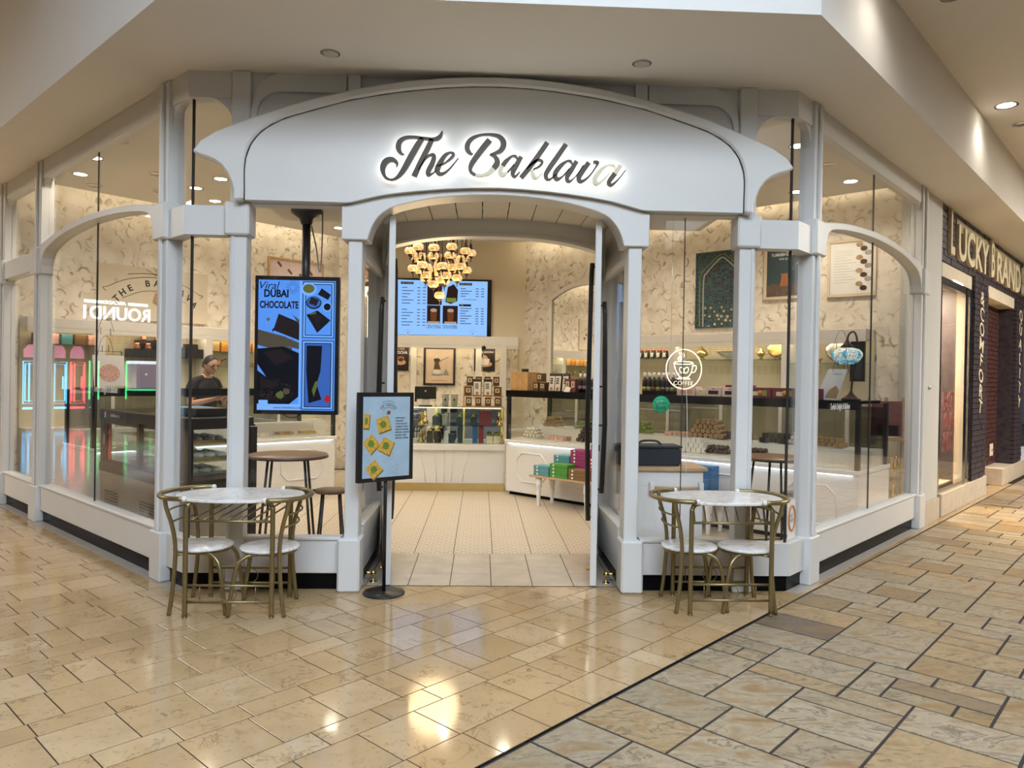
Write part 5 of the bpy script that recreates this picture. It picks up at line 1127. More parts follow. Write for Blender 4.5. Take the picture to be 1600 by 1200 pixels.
brass_thing('filigree_bowl', RW(3.82, -.2, 1.8555), RA, 'wide silver filigree bowl on the middle shelf', 'bowl', [(.05, 0), (.055, .01), (.04, .02), (.12, .05), (.17, .10), (.172, .105), (.11, .055), (.001, .03)], 'silver', lambda B: [MB().tube(smooth_pts([(s_ * .16, 0, .09), (s_ * .2, 0, .12), (s_ * .22, 0, .1)], 4), .005, 6).build('handle', 'silver', B) for s_ in (-1, 1)])
brass_thing('brass_ewer', RW(4.25, -.2, 1.8555), RA, 'gold ewer beside the upright gold plate', 'ewer', [(.001, 0), (.03, 0), (.015, .02), (.05, .06), (.045, .09), (.015, .12), (.02, .14), (.001, .15)], 'brass', lambda B: [MB().tube(smooth_pts([(.04, 0, .06), (.1, 0, .08), (.12, 0, .12)], 4), .008, 6).build('spout', 'brass', B), MB().tube(smooth_pts([(-.015, 0, .13), (-.07, 0, .12), (-.05, 0, .06)], 4), .006, 6).build('handle', 'brass', B)])
def upright_plate(loc, rz, r, m, label, rim):
    B = empty('display_plate', loc, rz, label, 'plate', G); MB().lathe([(.001, 0), (r * .7, .004), (r, .016), (r, .02), (r * .7, .008), (.001, .004)], (0, 0, 0), 28).build('dish', m, B, (0, 0, r + .02), (PI / 2 - .15, 0, 0))
    MB().tube([(r * 1.0 * math.cos(a), -.012, r + .02 + r * math.sin(a)) for a in [2 * PI * k / 26 for k in range(26)]], .008, 6, closed=True).build('rim', rim, B, rot=(-.15, 0, 0))
    MB().tube([(-.05, .02, .001), (0, -.02, .03), (.05, .02, .001)], .005, 5).build('easel', 'black_metal', B)
    return B
upright_plate(RW(4.46, -.2, 1.8555), RA, .12, 'brass', 'round gold plate standing on the middle shelf', 'pale_gold'); upright_plate(RW(5.2, -.2, 1.8055), RA, .14, 'silver', 'round silver tray standing left of the mosaic lamp', 'silver')
sh = empty('model_ship', RW(4.9, -.2, 1.8055), RA, 'bronze model sailing ship on the right shelf', 'model'); MB().prism([(-.12, .06), (-.08, .0), (.08, .0), (.12, .06), (.04, .035), (-.04, .035)], -.02, .02).build('hull', 'copper', sh); MB().tube([(0, 0, .03), (0, 0, .32)], .006, 6).build('mast', 'copper', sh); MB().tube([(-.08, 0, .15), (.08, 0, .15)], .004, 5).build('spar', 'copper', sh); MB().tube([(-.05, 0, .22), (.05, 0, .22)], .004, 5).build('spar', 'copper', sh)
# pictures on the right papered wall
def picture(loc, rz, w_, h, frame, label, fw=.03, th=.03, face='card_white', name='framed_poster'):
    P = empty(name, loc, rz, label, 'picture')
    f = MB(); f.box(-w_ / 2, w_ / 2, -th, 0, h / 2 - fw, h / 2); f.box(-w_ / 2, w_ / 2, -th, 0, -h / 2, -h / 2 + fw); f.box(-w_ / 2, -w_ / 2 + fw, -th, 0, -h / 2 + fw, h / 2 - fw); f.box(w_ / 2 - fw, w_ / 2, -th, 0, -h / 2 + fw, h / 2 - fw)
    f.build('frame', frame, P); MB().box(-w_ / 2 + fw * .9, w_ / 2 - fw * .9, -th * .6, -.002, -h / 2 + fw * .9, h / 2 - fw * .9).build('print', face, P); P['y'] = -th * .6
    return P, -th * .6 - .0008
def girih():
    m, nt, b = _nodes('girih_print'); tc = _n(nt, 'ShaderNodeTexCoord')
    ve = _n(nt, 'ShaderNodeTexVoronoi', feature='DISTANCE_TO_EDGE'); ve.inputs['Scale'].default_value = 16; ve.inputs['Randomness'].default_value = .55; nt.links.new(tc.outputs['Object'], ve.inputs['Vector'])
    vf = _n(nt, 'ShaderNodeTexVoronoi'); vf.inputs['Scale'].default_value = 16; vf.inputs['Randomness'].default_value = .55; nt.links.new(tc.outputs['Object'], vf.inputs['Vector'])
    sx = _n(nt, 'ShaderNodeSeparateXYZ'); nt.links.new(tc.outputs['Object'], sx.inputs[0])
    fillc = _ramp(nt, _math(nt, 'MULTIPLY_ADD', sx.outputs[2], -1.3, .35), [(.1, (.06, .02, .025)), (.45, (.07, .06, .06)), (.8, (.62, .48, .30))])
    c = _mixc(nt, _ramp(nt, ve.outputs['Distance'], [(.05, (1, 1, 1)), (.11, (0, 0, 0))]), _mixc(nt, _ramp(nt, vf.outputs['Distance'], [(.34, (0, 0, 0)), (.44, (1, 1, 1))]), fillc, (.012, .025, .03)), (.035, .10, .11))
    nt.links.new(c, b.inputs['Base Color']); b.inputs['Roughness'].default_value = .5
girih()
def tealpat():
    m, nt, b = _nodes('teal_pattern'); tc = _n(nt, 'ShaderNodeTexCoord'); v = _noise(nt, tc.outputs['Object'], 38, 2, .5, 2.0); c = _ramp(nt, v, [(.44, (.006, .018, .026)), (.52, (.02, .07, .085)), (.6, (.10, .15, .14))]); nt.links.new(c, b.inputs['Base Color']); b.inputs['Roughness'].default_value = .5
tealpat()
TP, ty = picture(RW(3.60, -.0, 2.815), RA, .78, 1.04, 'teal_pattern', 'large teal arabesque panel with pointed arch on the right wall', .02, .03, 'teal_pattern', 'tile_art')
ap = [(-.27, -.5), (-.27, .12), (-.22, .24), (-.1, .36), (0, .43), (.1, .36), (.22, .24), (.27, .12), (.27, -.5)]
MB().prism(ap, ty - .001, ty).build('arch_print', 'girih_print', TP); MB().tube([(x, ty - .002, z) for x, z in smooth_pts(ap, 4)], .009, 6).build('arch_border', 'grey_paint', TP); MB().tube([(x * 1.2, ty - .002, z * 1.06 + (.02 if z > 0 else .03)) for x, z in smooth_pts(ap, 4)], .006, 6).build('arch_border', 'label_lime', TP)
mat('poster_teal', (.035, .065, .075), .45, var=.1); mat('poster_earth', (.12, .08, .06), .6, var=.4, scale=30); mat('frame_pale', (.66, .55, .40), .5)
P2, y2 = picture(RW(4.46, -.0, 2.965), RA, .54, .67, 'frame_pale', 'pale framed coffee pot poster on the right wall', .035, .03, 'poster_teal')
text('print', 'TURKISH COFFEE', .05, 'card_white', P2, (0, y2 - .001, .23), ext=.0004, bold=.001, sx=.92); text('print', 'FOR $2.49', .034, 'card_white', P2, (0, y2 - .001, .175), ext=.0004)
poly_part(P2, 'coffee_beans', rect(-.235, .235, -.295, -.14), y2 - .0005, 'poster_earth'); poly_part(P2, 'pot_print', [(-.06, -.17), (.06, -.17), (.04, -.04), (.05, -.01), (-.05, -.01), (-.04, -.04)], y2 - .002, 'copper'); MB().tube([(.04, y2 - .002, -.03), (.19, y2 - .002, .14)], .006, 5).build('handle_print', 'silver', P2)
P3, y3 = picture(RW(5.27, -.0, 2.955), RA, .56, .69, 'frame_pale', 'pale framed price list with nougat pictures on the right wall', .035, .03, 'card_white')
for k in range(10): MB().box(-.2, -.2 + .15 + .05 * (k % 3), y3 - .001, y3, .12 - k * .033, .13 - k * .033).build('print_line', 'grey_paint', P3)
for k in range(3): MB().box(-.2, .02, y3 - .001, y3, .2 - k * .025, .207 - k * .025).build('print_line', 'grey_paint', P3)
for k in range(11): poly_part(P3, 'sweet_print', ell(.09 + .1 * ((k * 7) % 3) / 2, .27 - k * .052, .042, .032, 8), y3 - .0012 - .0004 * k, ('nutty', 'choc', 'cable_grey')[k % 3])
P4, _ = picture(RW(5.47, -.34, 1.82), RA, .16, .46, 'black_metal', 'narrow black framed picture behind the mosaic lamp', .03, .03, 'print_dark')
# slatted goods rack by the right window end
mat('rack_red', (.24, .09, .08), .5, var=.3, scale=12)
RK = empty('bamboo_rack', (4.42, 7.86, 0), -.3, 'slim bamboo rack with red pictures at the end of the right window', 'rack')
for x in (-.17, .0, .17): MB().box(x - .015, x + .015, -.02, .02, 0, 1.42).build('upright', 'oak', RK)
for z in (.3, .62, .95): MB().box(-.19, .19, -.09, .09, z, z + .025).build('shelf', 'oak', RK)
MB().box(-.15, .15, -.045, -.03, 1.0, 1.38).build('red_picture', 'rack_red', RK); MB().box(-.1, .12, -.055, -.045, 1.0, 1.12).build('dark_picture', 'jar_dark', RK)
for k, (x, z) in enumerate(((-.1, .645), (.02, .645), (.1, .645), (-.05, .325), (.08, .325))):
    B = empty('brass_figurine', RK.matrix_basis @ Vector((x, -.05, z)), 0, 'small brass coffee pot on the %s bamboo shelf, %s' % ('upper' if z > .6 else 'lower', ('left', 'middle', 'right', 'left', 'right')[k]), 'ornament', 'ornaments on the bamboo rack'); MB().lathe([(.001, 0), (.03, 0), (.035, .04), (.018, .1), (.02, .12), (.006, .15), (.001, .16)], (0, 0, 0), 12).build('body', 'brass', B)

# cart with a wooden top behind the right front window
CA = empty('service_cart', (1.5, 6.2, 0), 0, 'white cart with oak top and wooden rail behind the right front window', 'cart')
MB().box(-.35, .36, -.15, .25, .04, .81).build('body', 'white_gloss', CA, bev=.004); MB().box(-.37, .39, -.18, .27, .81, .84).build('top', 'oak', CA, bev=.003)
for x in (-.08, .33): MB().box(x - .018, x + .018, -.215, -.15, .63, .72).build('rail_bracket', 'white_gloss', CA, bev=.003)
MB().tube([(-.08, -.2, .675), (.33, -.2, .675)], .012, 8).build('rail', 'oak', CA)
for x in (-.29, .3):
    for y in (-.1, .2): MB().tube([(x - .012, y, .02), (x + .012, y, .02)], .02, 10).build('castor', 'black_metal', CA)
BG = empty('insulated_bag', (1.45, 6.25, .8405), 0, 'dark navy insulated bag standing on the cart', 'bag'); MB().box(-.28, .24, -.13, .13, 0, .155).build('body', 'bag_navy', BG, bev=.012, bseg=2); MB().box(-.29, .25, -.135, .135, .15, .17).build('lid', 'bag_navy', BG, bev=.005); MB().tube(smooth_pts([(-.1, -.0, .168), (-.06, 0, .20), (.06, 0, .20), (.1, 0, .168)], 4), .01, 6).build('handle', 'bag_navy', BG)
# bar tables and stools
def bar_table(loc, label, r=.32, h=.9):
    T = empty('bar_table', loc, 0, label, 'table', 'walnut bar tables inside the windows'); MB().lathe([(.001, 0), (r - .004, 0), (r, .005), (r, .02), (r - .006, .026), (.001, .026)], (0, 0, h - .026), 40).build('top', 'walnut', T); MB().tube([(r * math.cos(a), r * math.sin(a), h - .022) for a in [2 * PI * k / 40 for k in range(40)]], .006, 5, closed=True).build('edge_band', 'black_metal', T)
    for k in range(4):
        a = PI / 4 + k * PI / 2 + .15; MB().tube([(r * .62 * math.cos(a), r * .62 * math.sin(a), h - .02), (r * .95 * math.cos(a), r * .95 * math.sin(a), 0.001)], .011, 8).build('leg', 'black_metal', T)
    MB().tube([(r * .9 * math.cos(a), r * .9 * math.sin(a), .12) for a in [PI / 4 + .15 + k * PI / 2 for k in range(4)]], .007, 6, closed=True).build('foot_frame', 'black_metal', T)
def bar_stool(loc, label, r=.135, h=.60):
    T = empty('bar_stool', loc, .3, label, 'stool', 'walnut bar stools inside the windows'); MB().lathe([(.001, 0), (r - .006, 0), (r, .008), (r, .024), (r - .008, .03), (.001, .03)], (0, 0, h - .03), 28).build('seat', 'walnut', T)
    for k in range(4):
        a = PI / 4 + k * PI / 2; MB().tube([(r * .7 * math.cos(a), r * .7 * math.sin(a), h - .02), (r * 1.15 * math.cos(a), r * 1.15 * math.sin(a), .001)], .009, 8).build('leg', 'black_metal', T)
    for z, q in ((.16, 1.03), (.02, 1.13)): MB().tube([(r * q * math.cos(PI / 4 + k * PI / 2), r * q * math.sin(PI / 4 + k * PI / 2), z) for k in range(4)], .006, 6, closed=True).build('foot_ring', 'black_metal', T)
bar_table((-1.575, 6.12, .004), 'round walnut bar table below the hanging screen'); bar_stool((-1.24, 6.22, .004), 'walnut bar stool right of the table below the hanging screen')
bar_table((2.62, 6.42, .004), 'round walnut bar table behind the right corner window', .3); bar_stool((2.78, 6.3, .004), 'dark bar stool at the right of the right bar table'); bar_stool((2.33, 6.22, .004), 'dark bar stool at the left of the right bar table')

# ------------------------------------------------------------------ chandelier
CHD = empty('chandelier', (-.5, 8.6, CZ), 0, 'tiered mosaic globe chandelier glowing amber in the doorway', 'chandelier')
MB().lathe([(.001, 0), (.22, 0), (.22, -.02), (.05, -.04), (.02, -.06), (.02, -.32), (.40, -.34), (.41, -.37), (.001, -.37)], (0, 0, 0), 28).build('canopy', 'dark_bronze', CHD)
gshade = MB().lathe([(.022, .042), (.05, .034), (.062, .012), (.064, -.004), (.056, -.026), (.03, -.04), (.02, -.043)], (0, 0, 0), 14)
g0 = None; b0 = None; b1 = None
globes = []
for n, R, z, ph in ((11, .355, -.79, .0), (9, .27, -.87, .3), (8, .31, -.985, .15), (6, .17, -.98, .5), (5, .2, -1.08, .1), (3, .08, -1.12, .9)):
    for k in range(n): a = ph + 2 * PI * k / n; globes.append((R * math.cos(a), R * math.sin(a), z + .03 * math.sin(3.1 * k)))
globes += [(-.07, -.06, -1.17), (0, 0, -1.29)]
for x, y, z in globes:
    if g0 is None:
        g = gshade.build('globe', 'mosaic_amber', CHD); g0 = g.data
        c = MB().lathe([(.001, -.105), (.006, -.1), (.004, -.08), (.014, -.06), (.03, -.044), (.03, -.036), (.001, -.036)], (0, 0, 0), 10).build('finial', 'dark_bronze', g); b0 = c.data
        c = MB().lathe([(.03, .036), (.026, .05), (.012, .07), (.016, .085), (.006, .11), (.001, .11)], (0, 0, 0), 10).build('cap', 'dark_bronze', g); b1 = c.data
    else:
        g = bpy.data.objects.new('globe', g0); COL.objects.link(g); g.parent = CHD; c = bpy.data.objects.new('finial', b0); COL.objects.link(c); c.parent = g; c = bpy.data.objects.new('cap', b1); COL.objects.link(c); c.parent = g
    g.location = (x, y, z); MB().tube([(0, 0, .1), (0, 0, -.36 - z)], .003, 4).build('chain', 'dark_bronze', g)
l = bpy.data.lights.new('chandelier_bulbs', 'POINT'); l.energy = 22; l.color = (1, .72, .4); l.shadow_soft_size = .3; lo = bpy.data.objects.new('chandelier_bulbs', l); COL.objects.link(lo); lo.parent = CHD; lo.location = (0, -.0, -1.5)

# ------------------------------------------------------------------ back wall: menu screen and posters
lamp_mat('menu_blue', (.19, .36, .68), 1.0); lamp_mat('menu_ink', (.02, .03, .06), .2); lamp_mat('menu_photo', (.03, .016, .014), .5); lamp_mat('menu_foam', (.5, .4, .32), .5); lamp_mat('menu_coffee', (.16, .05, .015), .6); lamp_mat('menu_mid', (.06, .10, .19), .6); lamp_mat('menu_green', (.2, .25, .04), .6)
MN = empty('menu_screen', (-.68, YM - .022, 2.715), 0, 'wide blue menu screen on the cream back wall behind the chandelier', 'screen')
MB().box(-.83, .83, -.07, -.0, -.485, .485).build('screen_body', 'black_gloss', MN); MB().box(-.80, .76, -.072, -.07, -.455, .455).build('display', 'menu_blue', MN)
def mp(name, poly, m, d=.0): return poly_part(MN, name, poly, -.0725 - d, m, th=.0005)
for x0, hd in ((-.66, 'HOT COFFEE'), (.31, 'ICED COFFEE')):
    mp('heading_bar', rect(x0 - .02, x0 + .19, .385, .425), 'menu_ink'); text('print', hd, .03, 'menu_foam', MN, (x0 + .085, -.0745, .405), ext=.0003)
mp('heading_bar', rect(.29, .49, .035, .07), 'menu_ink'); text('print', 'TEA', .03, 'menu_foam', MN, (.34, -.0745, .052), ext=.0003)
rows = [(-.66, .33 - k * .052) for k in range(13) if k not in (6,)] + [(.31, .33 - k * .042) for k in range(4)] + [(.31, -.0 - k * .042) for k in range(7)]
pl_ = MB()
for i, (x, z) in enumerate(rows):
    pl_.box(x, x + .09 + .05 * ((i * 5) % 3), -.0745, -.0728, z - .007, z + .006)
    for dx in (.255, .345): pl_.box(x + dx, x + dx + .05, -.0745, -.0728, z - .007, z + .006)
pl_.box(.36, .58, -.0745, -.0728, .145, .153)
o = pl_.build('price_lines', 'menu_mid', MN); o['kind'] = 'stuff'
mp('photo', rect(-.24, .0, .05, .42), 'menu_photo'); mp('photo', rect(-.24, -.02, -.26, .04), 'menu_photo'); mp('photo', rect(.02, .27, -.26, .04), 'menu_photo')
mp('photo', [(.06, .1), (.1, .35), (.2, .40), (.27, .3), (.26, .12), (.15, .07)], 'menu_photo'); mp('photo', [(.08, .1), (.24, .1), (.24, .17), (.08, .17)], 'menu_green', .0006); mp('photo', ell(-.15, .34, .06, .03), 'menu_mid', .0006)
for cx in (-.13, .15):
    mp('cup_picture', [(cx - .045, -.22), (cx + .045, -.22), (cx + .055, -.05), (cx - .055, -.05)], 'menu_coffee', .0006); mp('cup_picture', ell(cx, -.04, .055, .03), 'menu_foam', .001); mp('cup_picture', rect(cx - .1, cx + .1, -.26, -.225), 'menu_foam', .0004)
text('print', 'ICED VANILLA\nLATTE COFFEE', .036, 'menu_mid', MN, (-.125, -.0745, -.315), ext=.0003, bold=.0008); text('print', 'ICED CARAMEL\nLATTE COFFEE', .036, 'menu_mid', MN, (.145, -.0745, -.315), ext=.0003, bold=.0008)
for x in (-.55, .52): mp('logo', ell(x, -.42, .012, .01, 8), 'screen_red', .0008); MB().tube([(x + .06 * math.cos(math.radians(a)), -.074, -.42 + .045 * math.sin(math.radians(a))) for a in range(20, 161, 10)], .0015, 4).build('logo_arc', 'menu_mid', MN)
mat('poster_black', (.02, .014, .012), .4, var=.3); mat('cup_peach', (.62, .36, .22), .5, var=.15); mat('poster_peach', (.72, .56, .42), .5, var=.03)
Q1, q1 = picture((-1.345, YM - .047, 1.87), 0, .26, .42, 'poster_black', 'dark cafe mocha poster at the left of the niche', .006, .015, 'poster_black', 'poster')
text('print', 'CAFE', .05, 'cup_peach', Q1, (.0, q1 - .001, .15), ext=.0003, bold=.001); text('print', 'MOCHA', .065, 'card_white', Q1, (0, q1 - .001, .09), ext=.0003, bold=.002, sx=.9); poly_part(Q1, 'cup_print', ell(0, -.07, .085, .045), q1 - .001, 'cup_peach'); poly_part(Q1, 'cup_print', ell(.0, .0, .06, .035), q1 - .0016, 'copper'); poly_part(Q1, 'cup_print', ell(0, -.03, .04, .03), q1 - .002, 'choc')
Q2_, q2 = picture((-.70, YM - .047, 1.745), 0, .53, .64, 'black_metal', 'black framed coffee pot drawing in the middle of the niche', .035, .025, 'poster_peach')
text('print', 'TURKISH COFFEE', .042, 'label_cream', Q2_, (0, q2 - .001, .23), ext=.0003, sx=.9); text('print', 'TURKISH COFFEE', .042, 'oak', Q2_, (.001, q2 - .0006, .229), ext=.0003, sx=.9)
poly_part(Q2_, 'pot_print', [(-.09, .1), (.0, .1), (-.01, .04), (.02, -.05), (-.10, -.05), (-.08, .04)], q2 - .001, 'tin_brown'); poly_part(Q2_, 'pot_print', ell(-.045, .105, .055, .028), q2 - .0015, 'print_dark'); MB().tube([(.0, q2 - .002, .08), (.15, q2 - .002, .16)], .007, 5).build('pot_print', 'cable_grey', Q2_)
poly_part(Q2_, 'cup_print', [(-.11, -.07), (.03, -.07), (.02, -.13), (-.09, -.13)], q2 - .0018, 'card_white'); poly_part(Q2_, 'saucer_print', ell(-.035, -.14, .1, .02), q2 - .0012, 'cable_grey'); poly_part(Q2_, 'lid_print', [(.06, -.15), (.16, -.15), (.13, -.08), (.11, -.04), (.09, -.09)], q2 - .001, 'cable_grey'); poly_part(Q2_, 'caption', rect(-.13, .13, -.245, -.23), q2 - .001, 'oak')
Q3, q3 = picture((.05, YM - .047, 1.88), 0, .35, .41, 'poster_black', 'dark cappuccino poster at the right of the niche', .006, .015, 'poster_black', 'poster')
text('print', 'Cappuccino', .062, 'card_white', Q3, (0, q3 - .001, .12), ext=.0003, shear=.3, bold=.001); poly_part(Q3, 'saucer_print', ell(0, -.085, .13, .05), q3 - .001, 'cup_peach'); poly_part(Q3, 'cup_print', [(-.09, .0), (.09, .0), (.06, -.1), (-.06, -.1)], q3 - .0016, 'card_white'); poly_part(Q3, 'cream_print', [(-.07, .0), (.07, .0), (.03, .05), (0, .07), (-.03, .04)], q3 - .002, 'cup_peach')

# ------------------------------------------------------------------ till counter goods
TT = 1.1505
PS = empty('till_terminal', (-.78, 10.42, TT), 0, 'dark till terminal on the glass counter', 'till'); MB().box(-.15, .15, -.02, .015, .10, .275).build('screen', 'black_metal', PS, bev=.004); MB().box(-.09, .09, -.06, .08, 0, .012).build('foot', 'black_metal', PS); MB().box(-.06, .06, -.005, .015, .01, .12).build('stand', 'cream_white', PS); MB().box(-.15, -.12, -.03, -.02, .06, .27).build('card_reader', 'black_metal', PS)
MB().box(-.012, .012, -.0215, -.0205, .2, .225).build('logo', 'grey_paint', PS)
for k, x in enumerate((-.50, -.375)):
    B = empty('cup_stack', (x, 10.4, TT), 0, 'stack of white paper cups, %s of the two beside the till' % ('left', 'right')[k], 'cups', 'paper cups on the till counter'); MB().lathe([(.001, 0), (.042, 0), (.052, .17), (.056, .172), (.056, .178), (.001, .178)], (0, 0, 0), 18).build('cups', 'ceramic', B); MB().box(-.012, .012, -.0505, -.046, .08, .11).build('print', 'print_dark', B)
DS = empty('display_steps', (.02, 10.38, TT), 0, 'stepped bamboo stand of coffee goods on the till counter', 'display stand')
MB().box(-.29, .29, -.1, .16, 0, .012).build('step', 'bamboo', DS); MB().box(-.27, .30, -.02, .16, .145, .157).build('step', 'bamboo', DS); MB().box(-.25, .22, .08, .16, .29, .302).build('step', 'bamboo', DS)
for x in (-.26, .27): MB().box(x - .006, x + .006, -.02, .16, .01, .29).build('side_panel', 'bamboo', DS)
G = 'coffee goods on the bamboo steps'; nn = ('first', 'second', 'third', 'fourth')
for k in range(4): tin(Vector((.02 - .19 + k * .135, 10.33, TT + .0125)), 0, .085, .125, 'coffee tin on the lowest bamboo step, %s from the left' % nn[k], G)
for k, x in enumerate((-.2, .21)): tin(Vector((.02 + x, 10.42, TT + .1575)), 0, .1, .13, 'coffee tin on the middle bamboo step at the %s end' % ('left', 'right')[k], G)
for k in range(4): tin(Vector((.02 - .18 + k * .125, 10.5, TT + .3025)), 0, .088, .125, 'coffee tin on the top bamboo step, %s from the left' % nn[k], G)
for k, x in enumerate((-.075, .075)): pouch(Vector((.02 + x, 10.415, TT + .1575)), 0, .12, .235, 'white labelled coffee pouch on the middle step, %s one' % ('left', 'right')[k], G)
BL = empty('ball_lamp', (.03, 10.82, 0), 0, 'thin pole with a black ball in front of the cappuccino poster', 'lamp'); MB().tube([(-.06, 0, 0), (-.03, 0, 1.5), (.0, 0, 1.98)], .006, 6).build('pole', 'chrome', BL); MB().ball((.0, 0, 2.0), .035, 14, 8).build('ball', 'black_gloss', BL); MB().lathe([(.001, 0), (.1, 0), (.1, .012), (.001, .014)], (-.06, 0, 0), 18).build('foot', 'black_metal', BL)
# gift goods in the glazed till case
G = 'gifts in the glazed till case'
def canister(x, z, w_, h, m, label, lid=None, y=10.3):
    B = empty('gift_canister', (x, y, z), 0, label, 'canister', G); MB().box(-w_ / 2, w_ / 2, -w_ / 2, w_ / 2, 0, h * .8).build('body', m, B, bev=.003)
    if lid: MB().lathe([(w_ * .4, h * .8), (w_ * .42, h * .86), (w_ * .2, h * .94), (w_ * .12, h), (.001, h)], (0, 0, 0), 12).build('lid', lid, B)
    else: MB().box(-w_ / 2 - .002, w_ / 2 + .002, -w_ / 2 - .002, w_ / 2 + .002, h * .8, h).build('lid', m, B)
    return B
S1, S0 = .8945, .6455
for x, w_, h, m, lid, lb in ((-.62, .1, .15, 'box_navy', 'pistachio', 'navy mug with gold rim left on the case shelf'), (-.50, .07, .15, 'silver', None, 'grey canister behind the navy mug'), (-.29, .09, .15, 'box_navy', 'pistachio', 'navy mug in the middle of the case shelf'), (-.1, .085, .15, 'box_navy', 'pistachio', 'navy mug left of the red gift box'), (.07, .17, .215, 'box_maroon', None, 'large red gift box on the case shelf')): canister(x, S1, w_, h, m, lb, lid)
for x, w_, h, m, lid, lb in ((-.70, .09, .2, 'black_gloss', 'brass', 'black bottle with gold stopper, left of the pair'), (-.59, .09, .2, 'black_gloss', 'brass', 'black bottle with gold stopper, right of the pair'), (-.40, .085, .13, 'box_navy', None, 'small slate canister on the case floor'), (-.28, .07, .22, 'box_navy', None, 'tall navy canister on the case floor'), (-.075, .07, .23, 'box_blue', None, 'tall blue gift tube beside the pink one'), (.01, .07, .23, 'art_red', None, 'tall pink gift tube beside the blue one'), (.13, .09, .13, 'pale_gold', 'pistachio', 'gold lidded jar, left of three'), (.23, .09, .13, 'pale_gold', 'pistachio', 'gold lidded jar, right of three')): canister(x, S0, w_, h, m, lb, lid)
for x, z, lb in ((.27, S1, 'gold tea ornament on the case shelf'), (.29, S0, 'brass statuette at the right end of the case floor'), (-.82, S1, 'brass coffee set at the left end of the case shelf'), (-.83, S0, 'brass basket at the left end of the case floor')):
    brass_thing('brass_ornament', (x, 10.3 if z > .7 else 10.34, z), 0, lb, 'ornament', [(.001, 0), (.05, 0), (.055, .02), (.02, .05), (.035, .09), (.012, .13), (.014, .16), (.001, .19)], 'brass', None, G)

# ------------------------------------------------------------------ left wall: sign, picture, shelf goods
mat('sign_cream', (.66, .58, .45), .6, var=.03)
LS = empty('round_logo_sign', LW(-2.97, -.0, 2.62), LA, 'large cream logo board on the left papered wall', 'sign'); MB().box(-.73, .73, -.03, -.001, -.36, .36).build('board', 'sign_cream', LS, bev=.003)
for k, ch in enumerate('THE BAKLAVA'):
    if ch == ' ': continue
    a = math.radians(146 - k * 11.2); text('letter', ch, .115, 'print_dark', LS, (.02 + .62 * math.cos(a), -.032, -.40 + .55 * math.sin(a)), (PI / 2, -(a - PI / 2) * .85, 0), ext=.001, bold=.003)
fl = MB()
for pts in ([(-.62, .0), (-.66, .04), (-.6, .06), (-.35, .18), (0, .235), (.35, .18), (.6, .06), (.66, .04), (.62, .0)], [(-.42, -.08), (-.2, .02), (0, .05), (.2, .02), (.42, -.08)], [(-.35, .245), (-.15, .275), (0, .28), (.15, .275), (.35, .245)], [(-.12, .33), (-.05, .3), (0, .27), (.05, .3), (.12, .33), (.14, .30)]): fl.tube([(x, -.032, z) for x, z in smooth_pts(pts, 5)], .003, 4)
for x in (-.5, .5, 0): fl.tube([(x, -.032, .31 if x == 0 else .12), (x + .02, -.032, .345 if x == 0 else .145), (x, -.032, .36 if x == 0 else .17), (x - .02, -.032, .345 if x == 0 else .145)], .0025, 4, closed=True)
fl.build('flourish', 'dark_bronze', LS)
MB().prism([(-.03, -.08), (.0, .02), (.08, .045), (.2, .02), (.2, -.18), (.16, -.2), (-.03, -.12)], -.034, -.03).build('baklava_print', 'nutty', LS); MB().prism([(.0, .02), (.08, .045), (.2, .02), (.15, -.03), (.03, -.03)], -.036, -.034).build('baklava_print', 'copper', LS)
P5, y5 = picture(LW(-.80, -.0, 3.08), LA, .98, .6, 'bamboo', 'wood framed pastry picture behind the hanging screen', .03, .03, 'box_pink')
for x, z in ((-.3, .2), (-.12, .1), (.08, .05), (.25, .12)): poly_part(P5, 'pastry_print', rot2(x, z, .05, .02, -.8), y5 - .001, 'tin_brown')
G = 'goods on the left wall shelves'
on = ('first', 'second', 'third', 'fourth', 'fifth', 'sixth', 'seventh')
for k in range(5): gift_box(LW(-4.4 + k * .15, -.2, 1.8855), LA, .12, .1, .13, ('box_brown', 'rosy', 'box_teal', 'box_brown', 'rosy')[k], 'small gift carton on the leftmost glass shelf, %s from the window' % on[k], G, 0)
for k in range(5): gift_box(LW(-2.22 + k * .16, -.2, 1.8755), LA, .13, .1, .14, 'orange_fill' if k % 2 else 'bamboo', 'amber honey box above the shop worker, %s from the left' % on[k], G, 0)
def cezve(loc, label):
    B = empty('coffee_pot', loc, LA, label, 'coffee pot', G); MB().lathe([(.001, 0), (.04, 0), (.045, .02), (.03, .06), (.036, .08), (.03, .08), (.001, .03)], (0, 0, 0), 14).build('pot', 'copper', B); MB().tube([(.03, 0, .065), (.12, 0, .11)], .006, 6).build('handle', 'dark_bronze', B); return B
for k, x in enumerate((-2.15, -1.85, -1.6, -1.1)): cezve(LW(x, -.2, 1.6655), 'copper coffee pot on the shelf by the shop worker, %s from the left' % on[k])
BS = empty('pot_steps', LW(-3.05, -.18, 1.7655), LA, 'black stepped stand with copper pots on the left shelf', 'display stand'); MB().box(-.32, .3, -.09, .1, 0, .10).build('step', 'black_metal', BS); MB().box(-.2, .3, .0, .1, .1, .22).build('step', 'black_metal', BS)
for k, (x, y, z) in enumerate(((-.22, -.045, .1), (-.08, -.045, .1), (.08, -.045, .1), (.22, -.045, .1), (-.1, .05, .22), (.08, .05, .22))): cezve(BS.matrix_basis @ Vector((x, y, z)), 'copper coffee pot on the black stepped stand, %s %s' % (on[k % 4], 'in front' if k < 4 else 'at the back'))
